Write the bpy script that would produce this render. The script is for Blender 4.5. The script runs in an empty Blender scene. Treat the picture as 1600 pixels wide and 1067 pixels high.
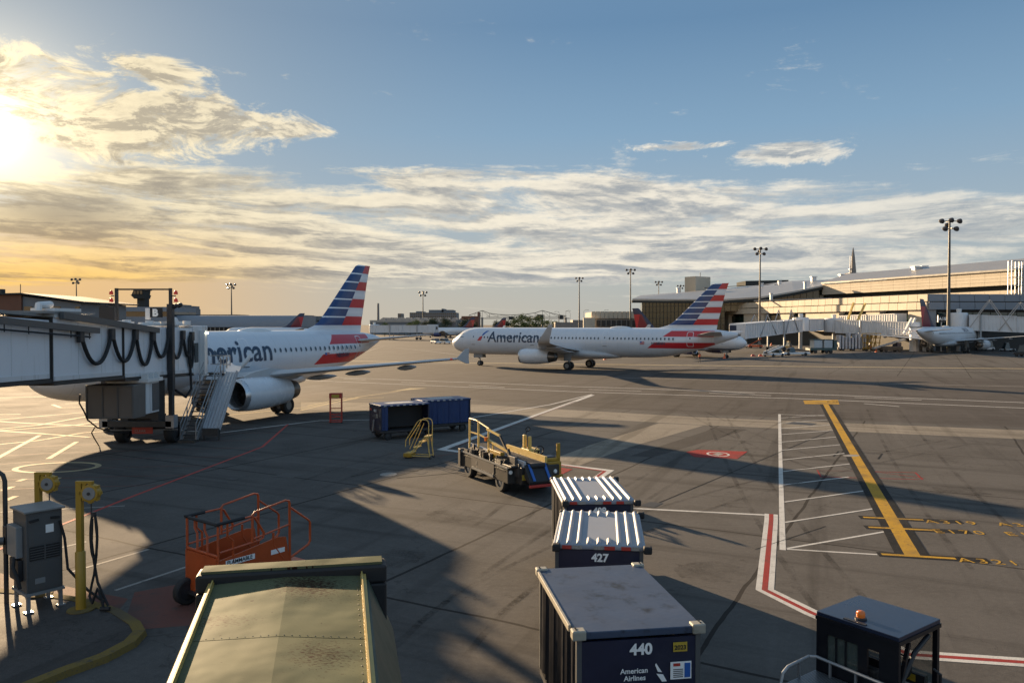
import bpy, bmesh, math, random
import numpy as np
from mathutils import Vector, Matrix
random.seed(7)
R = math.radians
sc = bpy.context.scene
# ------------------------------------------------------------------ camera
FPX, CAMH, YH = 1215.0, 6.35, 507.0
PITCH = math.atan((533.5-YH)/FPX)
cam_d = bpy.data.cameras.new('camera'); cam = bpy.data.objects.new('camera', cam_d)
sc.collection.objects.link(cam)
cam.location = (0, 0, CAMH); cam.rotation_euler = (R(90)-PITCH, 0, 0)
cam_d.sensor_fit = 'HORIZONTAL'; cam_d.sensor_width = 36.0; cam_d.lens = 36.0*FPX/1600.0
cam_d.clip_start = 0.1; cam_d.clip_end = 20000
sc.camera = cam
# ------------------------------------------------------------------ exposure
sc.view_settings.view_transform = 'Standard'; sc.view_settings.look = 'None'
sc.view_settings.gamma = 1.0; sc.view_settings.exposure = 1.75
sc.cycles.max_bounces = 6; sc.cycles.diffuse_bounces = 3; sc.cycles.glossy_bounces = 3
sc.cycles.transparent_max_bounces = 8; sc.cycles.transmission_bounces = 4
sc.cycles.use_denoising = True
sc.cycles.sample_clamp_indirect = 6.0
# ------------------------------------------------------------------ sun
SUN_AZ, SUN_EL = R(-34.2), R(11.9)        # azimuth measured from +Y towards +X
SUNV = Vector((math.sin(SUN_AZ)*math.cos(SUN_EL), math.cos(SUN_AZ)*math.cos(SUN_EL), math.sin(SUN_EL)))
sl = bpy.data.lights.new('sun', 'SUN'); sun = bpy.data.objects.new('sun', sl); sc.collection.objects.link(sun)
sl.energy = 4.3; sl.angle = R(0.6); sl.color = (1.0, 0.72, 0.43)
sun.rotation_euler = (-SUNV).to_track_quat('-Z', 'Y').to_euler(); sun.location = SUNV*200
# ------------------------------------------------------------------ world: Nishita sky with cloud layers in the sky's own directions
W = bpy.data.worlds.new('World'); sc.world = W; W.use_nodes = True
class NT:
    """tiny node-graph writer: every method returns an output socket"""
    def __init__(s, nt): s.nt = nt; s.N = nt.nodes; s.L = nt.links
    def put(s, inp, v):
        if hasattr(v, 'is_linked') or isinstance(v, bpy.types.NodeSocket): s.L.new(v, inp)
        else: inp.default_value = v
    def m(s, op, a, b=None, c=None, clamp=False):
        n = s.N.new('ShaderNodeMath'); n.operation = op; n.use_clamp = clamp
        s.put(n.inputs[0], a)
        if b is not None: s.put(n.inputs[1], b)
        if c is not None: s.put(n.inputs[2], c)
        return n.outputs[0]
    def add(s, a, b): return s.m('ADD', a, b)
    def sub(s, a, b): return s.m('SUBTRACT', a, b)
    def mul(s, a, b): return s.m('MULTIPLY', a, b)
    def sst(s, v, lo, hi, a=0.0, b=1.0):
        n = s.N.new('ShaderNodeMapRange'); n.interpolation_type = 'SMOOTHSTEP'
        s.put(n.inputs[0], v); s.put(n.inputs[1], lo); s.put(n.inputs[2], hi); s.put(n.inputs[3], a); s.put(n.inputs[4], b)
        return n.outputs[0]
    def mix(s, f, a, b, blend='MIX'):
        n = s.N.new('ShaderNodeMix'); n.data_type = 'RGBA'; n.blend_type = blend; n.clamp_factor = True
        s.put(n.inputs[0], f); s.put(n.inputs[6], a if not isinstance(a, tuple) else a+((1.0,) if len(a) == 3 else ()))
        s.put(n.inputs[7], b if not isinstance(b, tuple) else b+((1.0,) if len(b) == 3 else ()))
        return n.outputs[2]
    def comb(s, x, y, z):
        n = s.N.new('ShaderNodeCombineXYZ')
        for i, v in enumerate((x, y, z)): s.put(n.inputs[i], v)
        return n.outputs[0]
    def sep(s, v):
        n = s.N.new('ShaderNodeSeparateXYZ'); s.put(n.inputs[0], v); return n.outputs
    def noise(s, vec, scale, detail=4.0, rough=0.55, dist=0.0, color=False):
        n = s.N.new('ShaderNodeTexNoise'); s.put(n.inputs['Vector'], vec)
        n.inputs['Scale'].default_value = scale; n.inputs['Detail'].default_value = detail
        n.inputs['Roughness'].default_value = rough; n.inputs['Distortion'].default_value = dist
        return n.outputs[1] if color else n.outputs[0]
    def coord(s, which='Object'):
        return s.N.new('ShaderNodeTexCoord').outputs[which]
    def ramp(s, f, stops):
        n = s.N.new('ShaderNodeValToRGB'); s.put(n.inputs[0], f); cr = n.color_ramp
        while len(cr.elements) < len(stops): cr.elements.new(0.5)
        for e, (p, c) in zip(cr.elements, stops): e.position = p; e.color = tuple(c)+((1.0,) if len(c) == 3 else ())
        return n.outputs[0]
    def gauss(s, v, c, w):
        d = s.m('DIVIDE', s.sub(v, c), w); return s.m('EXPONENT', s.mul(s.mul(d, d), -1.0))

def build_world():
    t = NT(W.node_tree); t.N.clear()
    sky = t.N.new('ShaderNodeTexSky'); sky.sky_type = 'NISHITA'; sky.sun_disc = False
    sky.sun_elevation = SUN_EL; sky.sun_rotation = SUN_AZ
    sky.altitude = 0; sky.air_density = 1.0; sky.dust_density = 1.2; sky.ozone_density = 2.2
    g = t.coord('Generated')
    nrm = t.N.new('ShaderNodeVectorMath'); nrm.operation = 'NORMALIZE'; t.L.new(g, nrm.inputs[0])
    x, y, z = t.sep(nrm.outputs[0])
    az = t.m('ARCTAN2', x, y); el = t.m('ARCSINE', z)
    D = 57.29578
    azd = t.mul(az, D); eld = t.mul(el, D)
    dt = t.N.new('ShaderNodeVectorMath'); dt.operation = 'DOT_PRODUCT'
    t.L.new(nrm.outputs[0], dt.inputs[0]); dt.inputs[1].default_value = SUNV
    cs = t.m('MAXIMUM', dt.outputs['Value'], 0.0)
    # ---- cloud fields: streets stretched along the horizon
    warp = t.noise(t.comb(t.mul(azd, .05), t.mul(eld, .12), 3.1), 1.0, 3, .5, color=True)
    wx, wy, wz = t.sep(warp)
    a2 = t.add(azd, t.mul(t.sub(wx, .5), 8.0)); e2 = t.add(eld, t.mul(t.sub(wy, .5), 1.8))
    e2 = t.add(e2, t.mul(azd, .03))
    def field(oa, oe):
        el_ = t.m('LOGARITHM', t.m('MAXIMUM', t.add(t.add(e2, oe), 2.2), .3), 2.71828)
        c = t.comb(t.mul(t.add(a2, oa), .072), t.mul(el_, 5.0), 8.3)
        return t.noise(c, 1.0, 12.0, .66, .35)
    def puff(oa, oe):
        c = t.comb(t.mul(t.add(azd, oa), .20), t.mul(t.add(eld, oe), .46), 1.7)
        return t.noise(c, 1.0, 12.0, .70, .8)
    # coverage (degrees): wide bank low in the sky, tall bank left, one patch right
    top = t.sub(11.3, t.mul(t.mul(azd, azd), .0022)); top = t.sub(top, t.mul(azd, .028))
    bank = t.mul(t.sst(eld, 1.5, 3.8), t.sst(t.sub(eld, top), .9, -1.4))
    bank = t.mul(bank, t.sst(t.sub(eld, t.mul(azd, .11)), -.5, 2.2))
    lw = t.sst(azd, -12.0, -27.0, .9, 4.0)
    left = t.mul(t.gauss(t.m('DIVIDE', t.sub(eld, 13.5), lw), 0.0, 1.0), t.sst(azd, -8.5, -16.0))
    hump = t.mul(t.gauss(azd, -24.5, 3.6), t.gauss(eld, 16.4, 1.5))
    left = t.m('MAXIMUM', left, t.mul(hump, 1.1))
    patch = t.mul(t.gauss(azd, 19.2, 5.2), t.gauss(eld, 11.7, .95))
    patch2 = t.mul(t.gauss(azd, 12.5, 5.0), t.gauss(eld, 12.5, .40))
    wisp = t.mul(t.gauss(azd, -3.0, 5.5), t.gauss(eld, 11.0, .5))
    slab = t.mul(t.gauss(azd, -30.0, 5.0), t.gauss(eld, 7.0, 1.5))
    low = t.mul(t.sst(eld, 7.0, 4.0), t.sst(eld, .6, 2.6))
    def dens(f, p):
        cov = t.add(t.add(t.mul(bank, .255), t.mul(low, .04)), t.add(t.mul(wisp, .14), t.mul(slab, .17)))
        d1 = t.add(f, t.sub(cov, .645))
        pc = t.m('MAXIMUM', t.mul(left, .43), t.m('MAXIMUM', t.mul(patch, .54), t.mul(patch2, .38)))
        pc = t.sub(pc, .05)
        d2 = t.add(p, t.sub(pc, .70))
        return t.m('MAXIMUM', d1, d2)
    d0 = dens(field(0, 0), puff(0, 0))
    d1 = dens(field(-1.2, .5), puff(-.9, .6))      # a little towards the sun: bright where it thins out towards the light
    fine_m = t.noise(t.comb(t.mul(azd, .75), t.mul(eld, 1.3), 4.4), 1.0, 9.0, .7, .4)
    mask = t.sst(t.add(d0, t.mul(t.sub(fine_m, .5), .16)), -.045, .13)
    mask = t.mul(t.mul(mask, t.sst(eld, .3, 2.5)), t.sst(azd, 8.0, 34.0, 1.0, .72))
    light = t.sst(t.sub(d0, d1), -.075, .10)
    thin = t.sst(d0, .20, -.02)
    fine = t.noise(t.comb(t.mul(azd, .55), t.mul(eld, 1.5), 2.2), 1.0, 10.0, .68, .6)
    fine2 = t.noise(t.comb(t.mul(a2, .22), t.mul(e2, 1.1), 7.2), 1.0, 8.0, .62, .4)
    lit = t.add(t.add(t.mul(light, .62), t.mul(thin, .42)), t.add(t.mul(t.sub(fine, .5), .85), t.mul(t.sub(fine2, .5), .70)))
    lit = t.sst(lit, -.22, .88)
    lit = t.mul(lit, t.sub(1.0, t.mul(slab, .75)))
    lit = t.m('MAXIMUM', lit, t.mul(left, .22), clamp=True)
    near = t.m('POWER', cs, 10.0)
    lowglow = t.mul(t.sst(eld, 8.5, 2.0), t.sst(azd, -8.0, -31.0))
    litc = t.mix(near, (.98, .90, .75), (1.0, .85, .55))
    litc = t.mix(lowglow, litc, (1.0, .60, .13))
    darkc = t.mix(near, (.31, .345, .385), (.34, .285, .21))
    darkc = t.mix(t.mul(lowglow, .8), darkc, (.40, .25, .10))
    cloudc = t.mix(lit, darkc, litc)
    # ---- clear air: Nishita, pulled towards the photographed blue, warm veil near the horizon (values as displayed, see the scale below)
    base = t.mix(1.0, sky.outputs[0], (SKYG*1.0, SKYG*1.04, SKYG*1.16), 'MULTIPLY')
    clear = t.ramp(t.m('DIVIDE', eld, 40.0, clamp=True), [(0.0, (.52, .52, .48)), (.08, (.47, .51, .51)), (.20, (.38, .49, .58)), (.34, (.255, .415, .58)), (.52, (.150, .285, .46)), (1.0, (.20, .33, .50))])  # last stop: unseen high sky, brightened to fill the shade
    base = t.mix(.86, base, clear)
    base = t.mix(t.mul(t.sst(azd, 8.0, -36.0), .48), base, (.33, .37, .39))
    base = t.mix(t.mul(lowglow, .92), base, (.95, .50, .10))
    warm = t.mul(t.sst(eld, 9.0, .5), t.sst(azd, 16.0, -14.0))
    base = t.mix(t.mul(warm, .45), base, (.58, .50, .38))
    bk = t.sst(y, .2, -.8, 1.0, 1.55)                # gain added to the unseen sky behind the camera, lifts the shade
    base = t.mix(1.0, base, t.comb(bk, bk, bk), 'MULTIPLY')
    col = t.mix(t.mul(mask, .93), base, cloudc)
    # ---- glow of the veiled sun
    g1 = t.mul(t.m('POWER', cs, 70.0), .22); g2 = t.mul(t.m('POWER', cs, 330.0), .75); g3 = t.mul(t.m('POWER', cs, 2600.0), 2.4)
    gl = t.add(g1, t.add(g2, g3))
    gl = t.mul(gl, t.sst(t.mul(mask, t.sub(1.0, lit)), 1.0, .1, .45, 1.0))
    gl = t.mul(gl, t.sub(1.0, t.mul(slab, .7)))
    add = t.mix(1.0, (1.0, .80, .48), t.comb(gl, gl, gl), 'MULTIPLY')
    fin = t.mix(1.0, col, add, 'ADD')
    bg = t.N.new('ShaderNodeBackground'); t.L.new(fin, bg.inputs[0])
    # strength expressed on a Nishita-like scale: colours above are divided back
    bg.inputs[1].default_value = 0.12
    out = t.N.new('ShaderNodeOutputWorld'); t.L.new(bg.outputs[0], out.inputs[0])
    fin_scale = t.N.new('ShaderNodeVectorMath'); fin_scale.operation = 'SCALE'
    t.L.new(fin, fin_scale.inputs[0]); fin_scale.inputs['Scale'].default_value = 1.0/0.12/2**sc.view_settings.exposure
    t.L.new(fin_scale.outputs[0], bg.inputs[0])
SKYG = 0.05
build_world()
# ------------------------------------------------------------------ pixel helpers (photo pixels 1600 x 1067)
_c, _s = math.cos(PITCH), math.sin(PITCH)
def ray(px, py):
    a = (px-800)/FPX; b = (533.5-py)/FPX
    return Vector((a, _c+b*_s, -_s+b*_c))
def G(px, py, z=0.0):
    r = ray(px, py); return Vector((0, 0, CAMH)) + r*((z-CAMH)/r.z)
def P(px, py, d):
    r = ray(px, py); return Vector((0, 0, CAMH)) + r*(d/r.y)
# ------------------------------------------------------------------ mesh builder
class MB:
    def __init__(s): s.v = []; s.f = []; s.mi = []; s.cur = 0
    def poly(s, pts):
        n = len(s.v); s.v += [tuple(p) for p in pts]; s.f.append(tuple(range(n, n+len(pts)))); s.mi.append(s.cur); return s
    def box(s, c, size, rz=0.0, M=None):
        hx, hy, hz = size[0]/2, size[1]/2, size[2]/2
        pts = [Vector((x*hx, y*hy, z*hz)) for z in (-1, 1) for x, y in ((-1, -1), (1, -1), (1, 1), (-1, 1))]
        T = M if M is not None else Matrix.Translation(Vector(c)) @ Matrix.Rotation(rz, 4, 'Z')
        n = len(s.v); s.v += [tuple(T @ p) for p in pts]
        for f in ((3, 2, 1, 0), (4, 5, 6, 7), (0, 1, 5, 4), (1, 2, 6, 5), (2, 3, 7, 6), (3, 0, 4, 7)):
            s.f.append(tuple(n+i for i in f)); s.mi.append(s.cur)
        return s
    def bb(s, x0, x1, y0, y1, z0, z1):
        return s.box(((x0+x1)/2, (y0+y1)/2, (z0+z1)/2), (abs(x1-x0), abs(y1-y0), abs(z1-z0)))
    def hexa(s, b, t):
        """solid between bottom quad b and top quad t (same winding)"""
        n = len(s.v); k = len(b); s.v += [tuple(p) for p in list(b)+list(t)]
        s.f.append(tuple(n+i for i in reversed(range(k)))); s.f.append(tuple(n+k+i for i in range(k))); s.mi += [s.cur]*2
        for i in range(k):
            j = (i+1) % k; s.f.append((n+i, n+j, n+k+j, n+k+i)); s.mi.append(s.cur)
        return s
    def extr(s, pts, vec):
        v = Vector(vec); return s.hexa(pts, [Vector(p)+v for p in pts])
    def rings(s, rs, cap0=True, cap1=True, closed=True):
        n = len(s.v); k = len(rs[0])
        for r in rs: s.v += [tuple(p) for p in r]
        for a in range(len(rs)-1):
            for i in range(k if closed else k-1):
                j = (i+1) % k
                s.f.append((n+a*k+i, n+a*k+j, n+(a+1)*k+j, n+(a+1)*k+i)); s.mi.append(s.cur)
        if cap0: s.f.append(tuple(n+i for i in reversed(range(k)))); s.mi.append(s.cur)
        if cap1: s.f.append(tuple(n+(len(rs)-1)*k+i for i in range(k))); s.mi.append(s.cur)
        return s
    def tube(s, pts, r, n=8):
        pts = [Vector(p) for p in pts]; rs = []
        up = None
        for i, p in enumerate(pts):
            t = (pts[min(i+1, len(pts)-1)]-pts[max(i-1, 0)]).normalized()
            if up is None: up = Vector((0, 0, 1)) if abs(t.z) < .9 else Vector((1, 0, 0))
            u = t.cross(up).normalized(); w = u.cross(t).normalized(); up = w
            rr = r[i] if isinstance(r, (list, tuple)) else r
            rs.append([p + (u*math.cos(6.28318*j/n)+w*math.sin(6.28318*j/n))*rr for j in range(n)])
        return s.rings(rs)
    def bar(s, a, b, w, h=None):
        a, b = Vector(a), Vector(b); h = h or w; t = (b-a).normalized()
        up = Vector((0, 0, 1)) if abs(t.z) < .95 else Vector((0, 1, 0))
        u = t.cross(up).normalized()*w/2; q = u.cross(t).normalized()*h/2
        return s.rings([[p+u+q, p-u+q, p-u-q, p+u-q] for p in (a, b)])
    def lathe(s, prof, o=(0, 0, 0), axis='Z', n=24, cap0=True, cap1=True):
        o = Vector(o); rs = []
        for h, r in prof:
            ring = []
            for j in range(n):
                a = 6.28318530718*j/n; c, d = math.cos(a)*r, math.sin(a)*r
                ring.append(o + (Vector((c, d, h)) if axis == 'Z' else Vector((h, c, d)) if axis == 'X' else Vector((d, h, c))))
            rs.append(ring)
        return s.rings(rs, cap0, cap1)
    def xf(s, M):
        s.v = [tuple(M @ Vector(p)) for p in s.v]; return s
    def build(s, name, mats, parent=None, smooth=False, bevel=0.0, world=False, ang=40):
        me = bpy.data.meshes.new(name)
        vs = s.v
        if world and parent is not None:
            Mi = Mat(parent).inverted(); vs = [tuple(Mi @ Vector(p)) for p in vs]
        me.from_pydata(vs, [], s.f); me.update()
        for m_ in (mats if isinstance(mats, (list, tuple)) else [mats]): me.materials.append(m_)
        if isinstance(mats, (list, tuple)) and len(mats) > 1: me.polygons.foreach_set('material_index', s.mi)
        bm = bmesh.new(); bm.from_mesh(me); bmesh.ops.recalc_face_normals(bm, faces=bm.faces); bm.to_mesh(me); bm.free()
        if smooth:
            me.polygons.foreach_set('use_smooth', [True]*len(me.polygons))
            try: me.set_sharp_from_angle(angle=R(ang))
            except Exception: pass
        o = bpy.data.objects.new(name, me); sc.collection.objects.link(o)
        if parent is not None: o.parent = parent
        if bevel:
            b = o.modifiers.new('bevel', 'BEVEL'); b.width = bevel; b.segments = 2; b.limit_method = 'ANGLE'; b.angle_limit = R(40)
        return o
def Mat(o):
    M = Matrix.Translation(o.location) @ Matrix.Rotation(o.rotation_euler.z, 4, 'Z') @ Matrix.Diagonal((*o.scale, 1))
    return Mat(o.parent) @ M if o.parent else M
def tag(o, label=None, cat=None, group=None, kind=None):
    if label: o['label'] = label
    if cat: o['category'] = cat
    if group: o['group'] = group
    if kind: o['kind'] = kind
    return o
def thing(name, label, cat, loc=(0, 0, 0), rz=0.0, group=None, scale=1.0):
    o = bpy.data.objects.new(name, None); sc.collection.objects.link(o); o.empty_display_size = .3
    o.location = loc; o.rotation_euler = (0, 0, rz); o.scale = (scale,)*3
    return tag(o, label, cat, group)
def copy_tree(o, parent=None):
    c = o.copy(); sc.collection.objects.link(c)
    if parent is not None: c.parent = parent
    for ch in list(o.children): copy_tree(ch, c)
    return c
def dup(o, loc, rz=0.0, label=None, group=None, scale=None):
    c = copy_tree(o); c.location = loc; c.rotation_euler = (0, 0, rz)
    if label: c['label'] = label
    if group: c['group'] = group
    if scale: c.scale = (scale,)*3
    return c
def struct(name, mb, m, **k): return tag(mb.build(name, m, **k), kind='structure')
# ------------------------------------------------------------------ materials
def mat(name, col, rough=.5, metal=0.0, var=.18, vs=1.2, bump=0.0, bs=30.0, spec=.5, stain=0.0, stcol=(.03, .025, .02), sts=.7, streak=False, emit=None, es=1.0, coat=0.0):
    m = bpy.data.materials.new(name); m.use_nodes = True; t = NT(m.node_tree); b = t.N['Principled BSDF']
    co = t.coord('Object')
    n1 = t.noise(co, vs, 5, .6)
    dark = tuple(c*(1-var) for c in col); lite = tuple(min(1, c*(1+var*.8)) for c in col)
    c = t.mix(n1, dark, lite)
    if stain:
        cc = co
        if streak:
            x, y, z = t.sep(co); cc = t.comb(t.mul(x, 5), t.mul(y, 5), t.mul(z, .5))
        n2 = t.noise(cc, sts, 6, .65)
        c = t.mix(t.mul(t.sst(n2, .52, .72), stain), c, stcol)
    t.put(b.inputs['Base Color'], c)
    n3 = t.noise(co, vs*2.7, 4, .6)
    t.put(b.inputs['Roughness'], t.m('MULTIPLY_ADD', n3, .22, max(.03, rough-.11), clamp=True))
    b.inputs['Metallic'].default_value = metal; b.inputs['Specular IOR Level'].default_value = spec
    b.inputs['Coat Weight'].default_value = coat
    if bump:
        bp = t.N.new('ShaderNodeBump'); bp.inputs['Strength'].default_value = bump; bp.inputs['Distance'].default_value = .02
        t.L.new(t.noise(co, bs, 4, .6), bp.inputs['Height']); t.L.new(bp.outputs[0], b.inputs['Normal'])
    if emit:
        b.inputs['Emission Color'].default_value = (*emit, 1); b.inputs['Emission Strength'].default_value = es
    return m
def glass(name, col=(.02, .03, .035), rough=.08, alpha=1.0):
    m = bpy.data.materials.new(name); m.use_nodes = True; t = NT(m.node_tree); b = t.N['Principled BSDF']
    n = t.noise(t.coord('Object'), .6, 3, .5)
    t.put(b.inputs['Base Color'], t.mix(n, tuple(c*.6 for c in col), tuple(c*1.5 for c in col)))
    b.inputs['Roughness'].default_value = rough; b.inputs['Specular IOR Level'].default_value = .8
    b.inputs['Alpha'].default_value = alpha
    return m
MT = {}
MT['black'] = mat('black_rubber', (.012, .012, .013), .7, var=.3, vs=6)
MT['tyre'] = mat('tyre_rubber', (.016, .016, .017), .75, var=.3, vs=8)
MT['mull'] = mat('dark_mullion', (.03, .03, .03), .6)
MT['dark'] = mat('dark_steel', (.035, .035, .038), .5, .3, vs=3, stain=.3)
MT['grime'] = mat('grimy_machine_steel', (.045, .042, .040), .6, .2, var=.4, vs=5, stain=.5)
MT['steel'] = mat('galvanised_steel', (.33, .34, .35), .42, .6, vs=4)
MT['alu'] = mat('brushed_aluminium', (.55, .56, .58), .30, .85, vs=3)
MT['white'] = mat('white_paint', (.66, .66, .65), .42, var=.08, vs=1.2, stain=.22, stcol=(.30, .27, .23), streak=True)
MT['offwhite'] = mat('weathered_white_panel', (.60, .61, .62), .45, var=.10, vs=.6, stain=.5, stcol=(.20, .175, .145), sts=.6, streak=True)
MT['greywhite'] = mat('grey_white_cladding', (.42, .43, .45), .5, var=.1, vs=.5, stain=.3, stcol=(.24, .22, .19), streak=True)  # greyer than the other whites, one base with streaked stain
MT['navy'] = mat('navy_paint', (.008, .012, .036), .42, var=.35, vs=2.0, bump=.35, bs=2.2, stain=.25, stcol=(.05, .05, .06))
MT['blue'] = mat('blue_tarpaulin', (.010, .032, .115), .6, var=.3, vs=2.0, bump=.2, bs=6)
MT['blackcurtain'] = mat('black_vinyl_curtain', (.014, .014, .018), .35, var=.3, vs=2, bump=.25, bs=3)
MT['yellow'] = mat('safety_yellow_paint', (.34, .20, .018), .45, var=.22, vs=4, stain=.35, stcol=(.16, .09, .03), sts=2.0)
MT['paleyellow'] = mat('sun_bleached_yellow_paint', (.60, .42, .12), .42, var=.2, vs=4, stain=.3, stcol=(.2, .13, .05), sts=2.0)
MT['red'] = mat('red_paint', (.40, .035, .025), .4, var=.2, vs=2)
MT['orange'] = mat('orange_paint', (.42, .070, .014), .45, var=.2, vs=3, stain=.35, stcol=(.12, .03, .015), sts=1.6)
MT['cone'] = mat('orange_cone_plastic', (.75, .13, .03), .5)
MT['lime'] = mat('lime_cone_plastic', (.36, .62, .03), .5, var=.1)
MT['grey'] = mat('grey_enamel', (.075, .078, .08), .45, var=.15, vs=2, stain=.4, stcol=(.09, .075, .06), streak=True)
MT['lightgrey'] = mat('light_grey_enamel', (.20, .205, .205), .45, var=.15, vs=2, stain=.3, stcol=(.12, .09, .07))
MT['glass'] = glass('dark_tinted_glass'); MT['greenglass'] = glass('green_curtain_glass', (.012, .03, .026), .16)
MT['cabglass'] = glass('cab_window_glass', (.10, .13, .12), .06, .45)
MT['lamp'] = mat('lit_floodlight', (.9, .9, .8), .3, emit=(1.0, .97, .72), es=2.2)
MT['lampoff'] = mat('unlit_floodlight', (.04, .04, .045), .35)
MT['redlamp'] = mat('red_beacon_lens', (.50, .03, .015), .25, emit=(1.0, .07, .02), es=.03)
MT['amber'] = mat('amber_beacon_lens', (.45, .11, .015), .25, emit=(1, .25, .02), es=.02)
MT['paintw'] = mat('white_lettering', (.78, .78, .76), .5, var=.1, vs=8)
MT['sticker'] = mat('yellow_sticker', (.42, .29, .03), .5)
MT['concrete'] = mat('concrete', (.27, .255, .235), .8, var=.2, vs=.4, stain=.3, stcol=(.14, .125, .11))
MT['skin'] = mat('skin', (.42, .24, .17), .55)
# ------------------------------------------------------------------ lettering
def text_mesh(s, size, bold=0.0, shear=0.0, space=1.0):
    """2D vertices and faces of a line of text, lower left at (0, 0)"""
    cu = bpy.data.curves.new('lettering', 'FONT'); cu.body = s; cu.size = size; cu.offset = bold; cu.shear = shear
    cu.space_character = space; cu.resolution_u = 4; cu.fill_mode = 'FRONT'
    o = bpy.data.objects.new('lettering', cu); sc.collection.objects.link(o)
    dg = bpy.context.evaluated_depsgraph_get(); me = bpy.data.meshes.new_from_object(o.evaluated_get(dg))
    bm = bmesh.new(); bm.from_mesh(me)
    bpy.data.objects.remove(o); bpy.data.curves.remove(cu); bpy.data.meshes.remove(me)
    return bm
def flat_text(s, size, origin, ux, uy, m, parent=None, name='lettering', bold=0.0, shear=0.0, world=True, off=0.0, center=False, space=1.0):
    bm = text_mesh(s, size, bold, shear, space); origin, ux, uy = Vector(origin), Vector(ux).normalized(), Vector(uy).normalized()
    nz = ux.cross(uy)*off
    if center:
        xs = [v.co.x for v in bm.verts]; origin = origin - ux*(max(xs)+min(xs))/2
    b = MB(); b.v = [tuple(origin+ux*v.co.x+uy*v.co.y+nz) for v in bm.verts]
    bm.verts.index_update(); b.f = [tuple(v.index for v in f.verts) for f in bm.faces]; b.mi = [0]*len(b.f); bm.free()
    return b.build(name, m, parent, world=world)
# ================================================================== AIRLINERS
def hermite(xs, ys, x):
    xs, ys = np.array(xs, float), np.array(ys, float); d = np.diff(ys)/np.diff(xs)
    mm = np.zeros(len(xs)); mm[0], mm[-1] = d[0], d[-1]
    for i in range(1, len(xs)-1): mm[i] = 0 if d[i-1]*d[i] <= 0 else 2*d[i-1]*d[i]/(d[i-1]+d[i])
    i = min(max(int(np.searchsorted(xs, x))-1, 0), len(xs)-2); h = xs[i+1]-xs[i]; u = (x-xs[i])/h
    return float((2*u**3-3*u**2+1)*ys[i]+(u**3-2*u**2+u)*h*mm[i]+(-2*u**3+3*u**2)*ys[i+1]+(u**3-u**2)*h*mm[i+1])
class Fuselage:
    def __init__(s, L):
        s.L = L
        T = [(0, 3.36, 3.46, .05), (.12, 3.05, 3.78, .36), (.4, 2.72, 4.12, .70), (.9, 2.38, 4.48, 1.03), (1.5, 2.14, 4.86, 1.33), (2.2, 1.97, 5.32, 1.58),
             (3.0, 1.85, 5.64, 1.76), (4.0, 1.77, 5.82, 1.90), (5.4, 1.75, 5.89, 1.975), (L-13.5, 1.75, 5.89, 1.975), (L-10.5, 1.88, 5.89, 1.95), (L-8, 2.25, 5.88, 1.84),
             (L-5.6, 2.85, 5.83, 1.56), (L-3.4, 3.52, 5.70, 1.13), (L-1.7, 4.08, 5.53, .73), (L-.6, 4.48, 5.36, .42), (L, 4.72, 5.22, .24)]
        s.T = list(zip(*T))
    def at(s, d): return [hermite(s.T[0], s.T[k], d) for k in (1, 2, 3)]
    def y(s, d, z, off=0.0):
        zb, zt, hw = s.at(min(max(d, .01), s.L)); zc, rz = (zb+zt)/2, (zt-zb)/2
        q = max(0.0, 1-((z-zc)/rz)**2); return (hw+off)*math.sqrt(q)+off*.3
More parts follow.
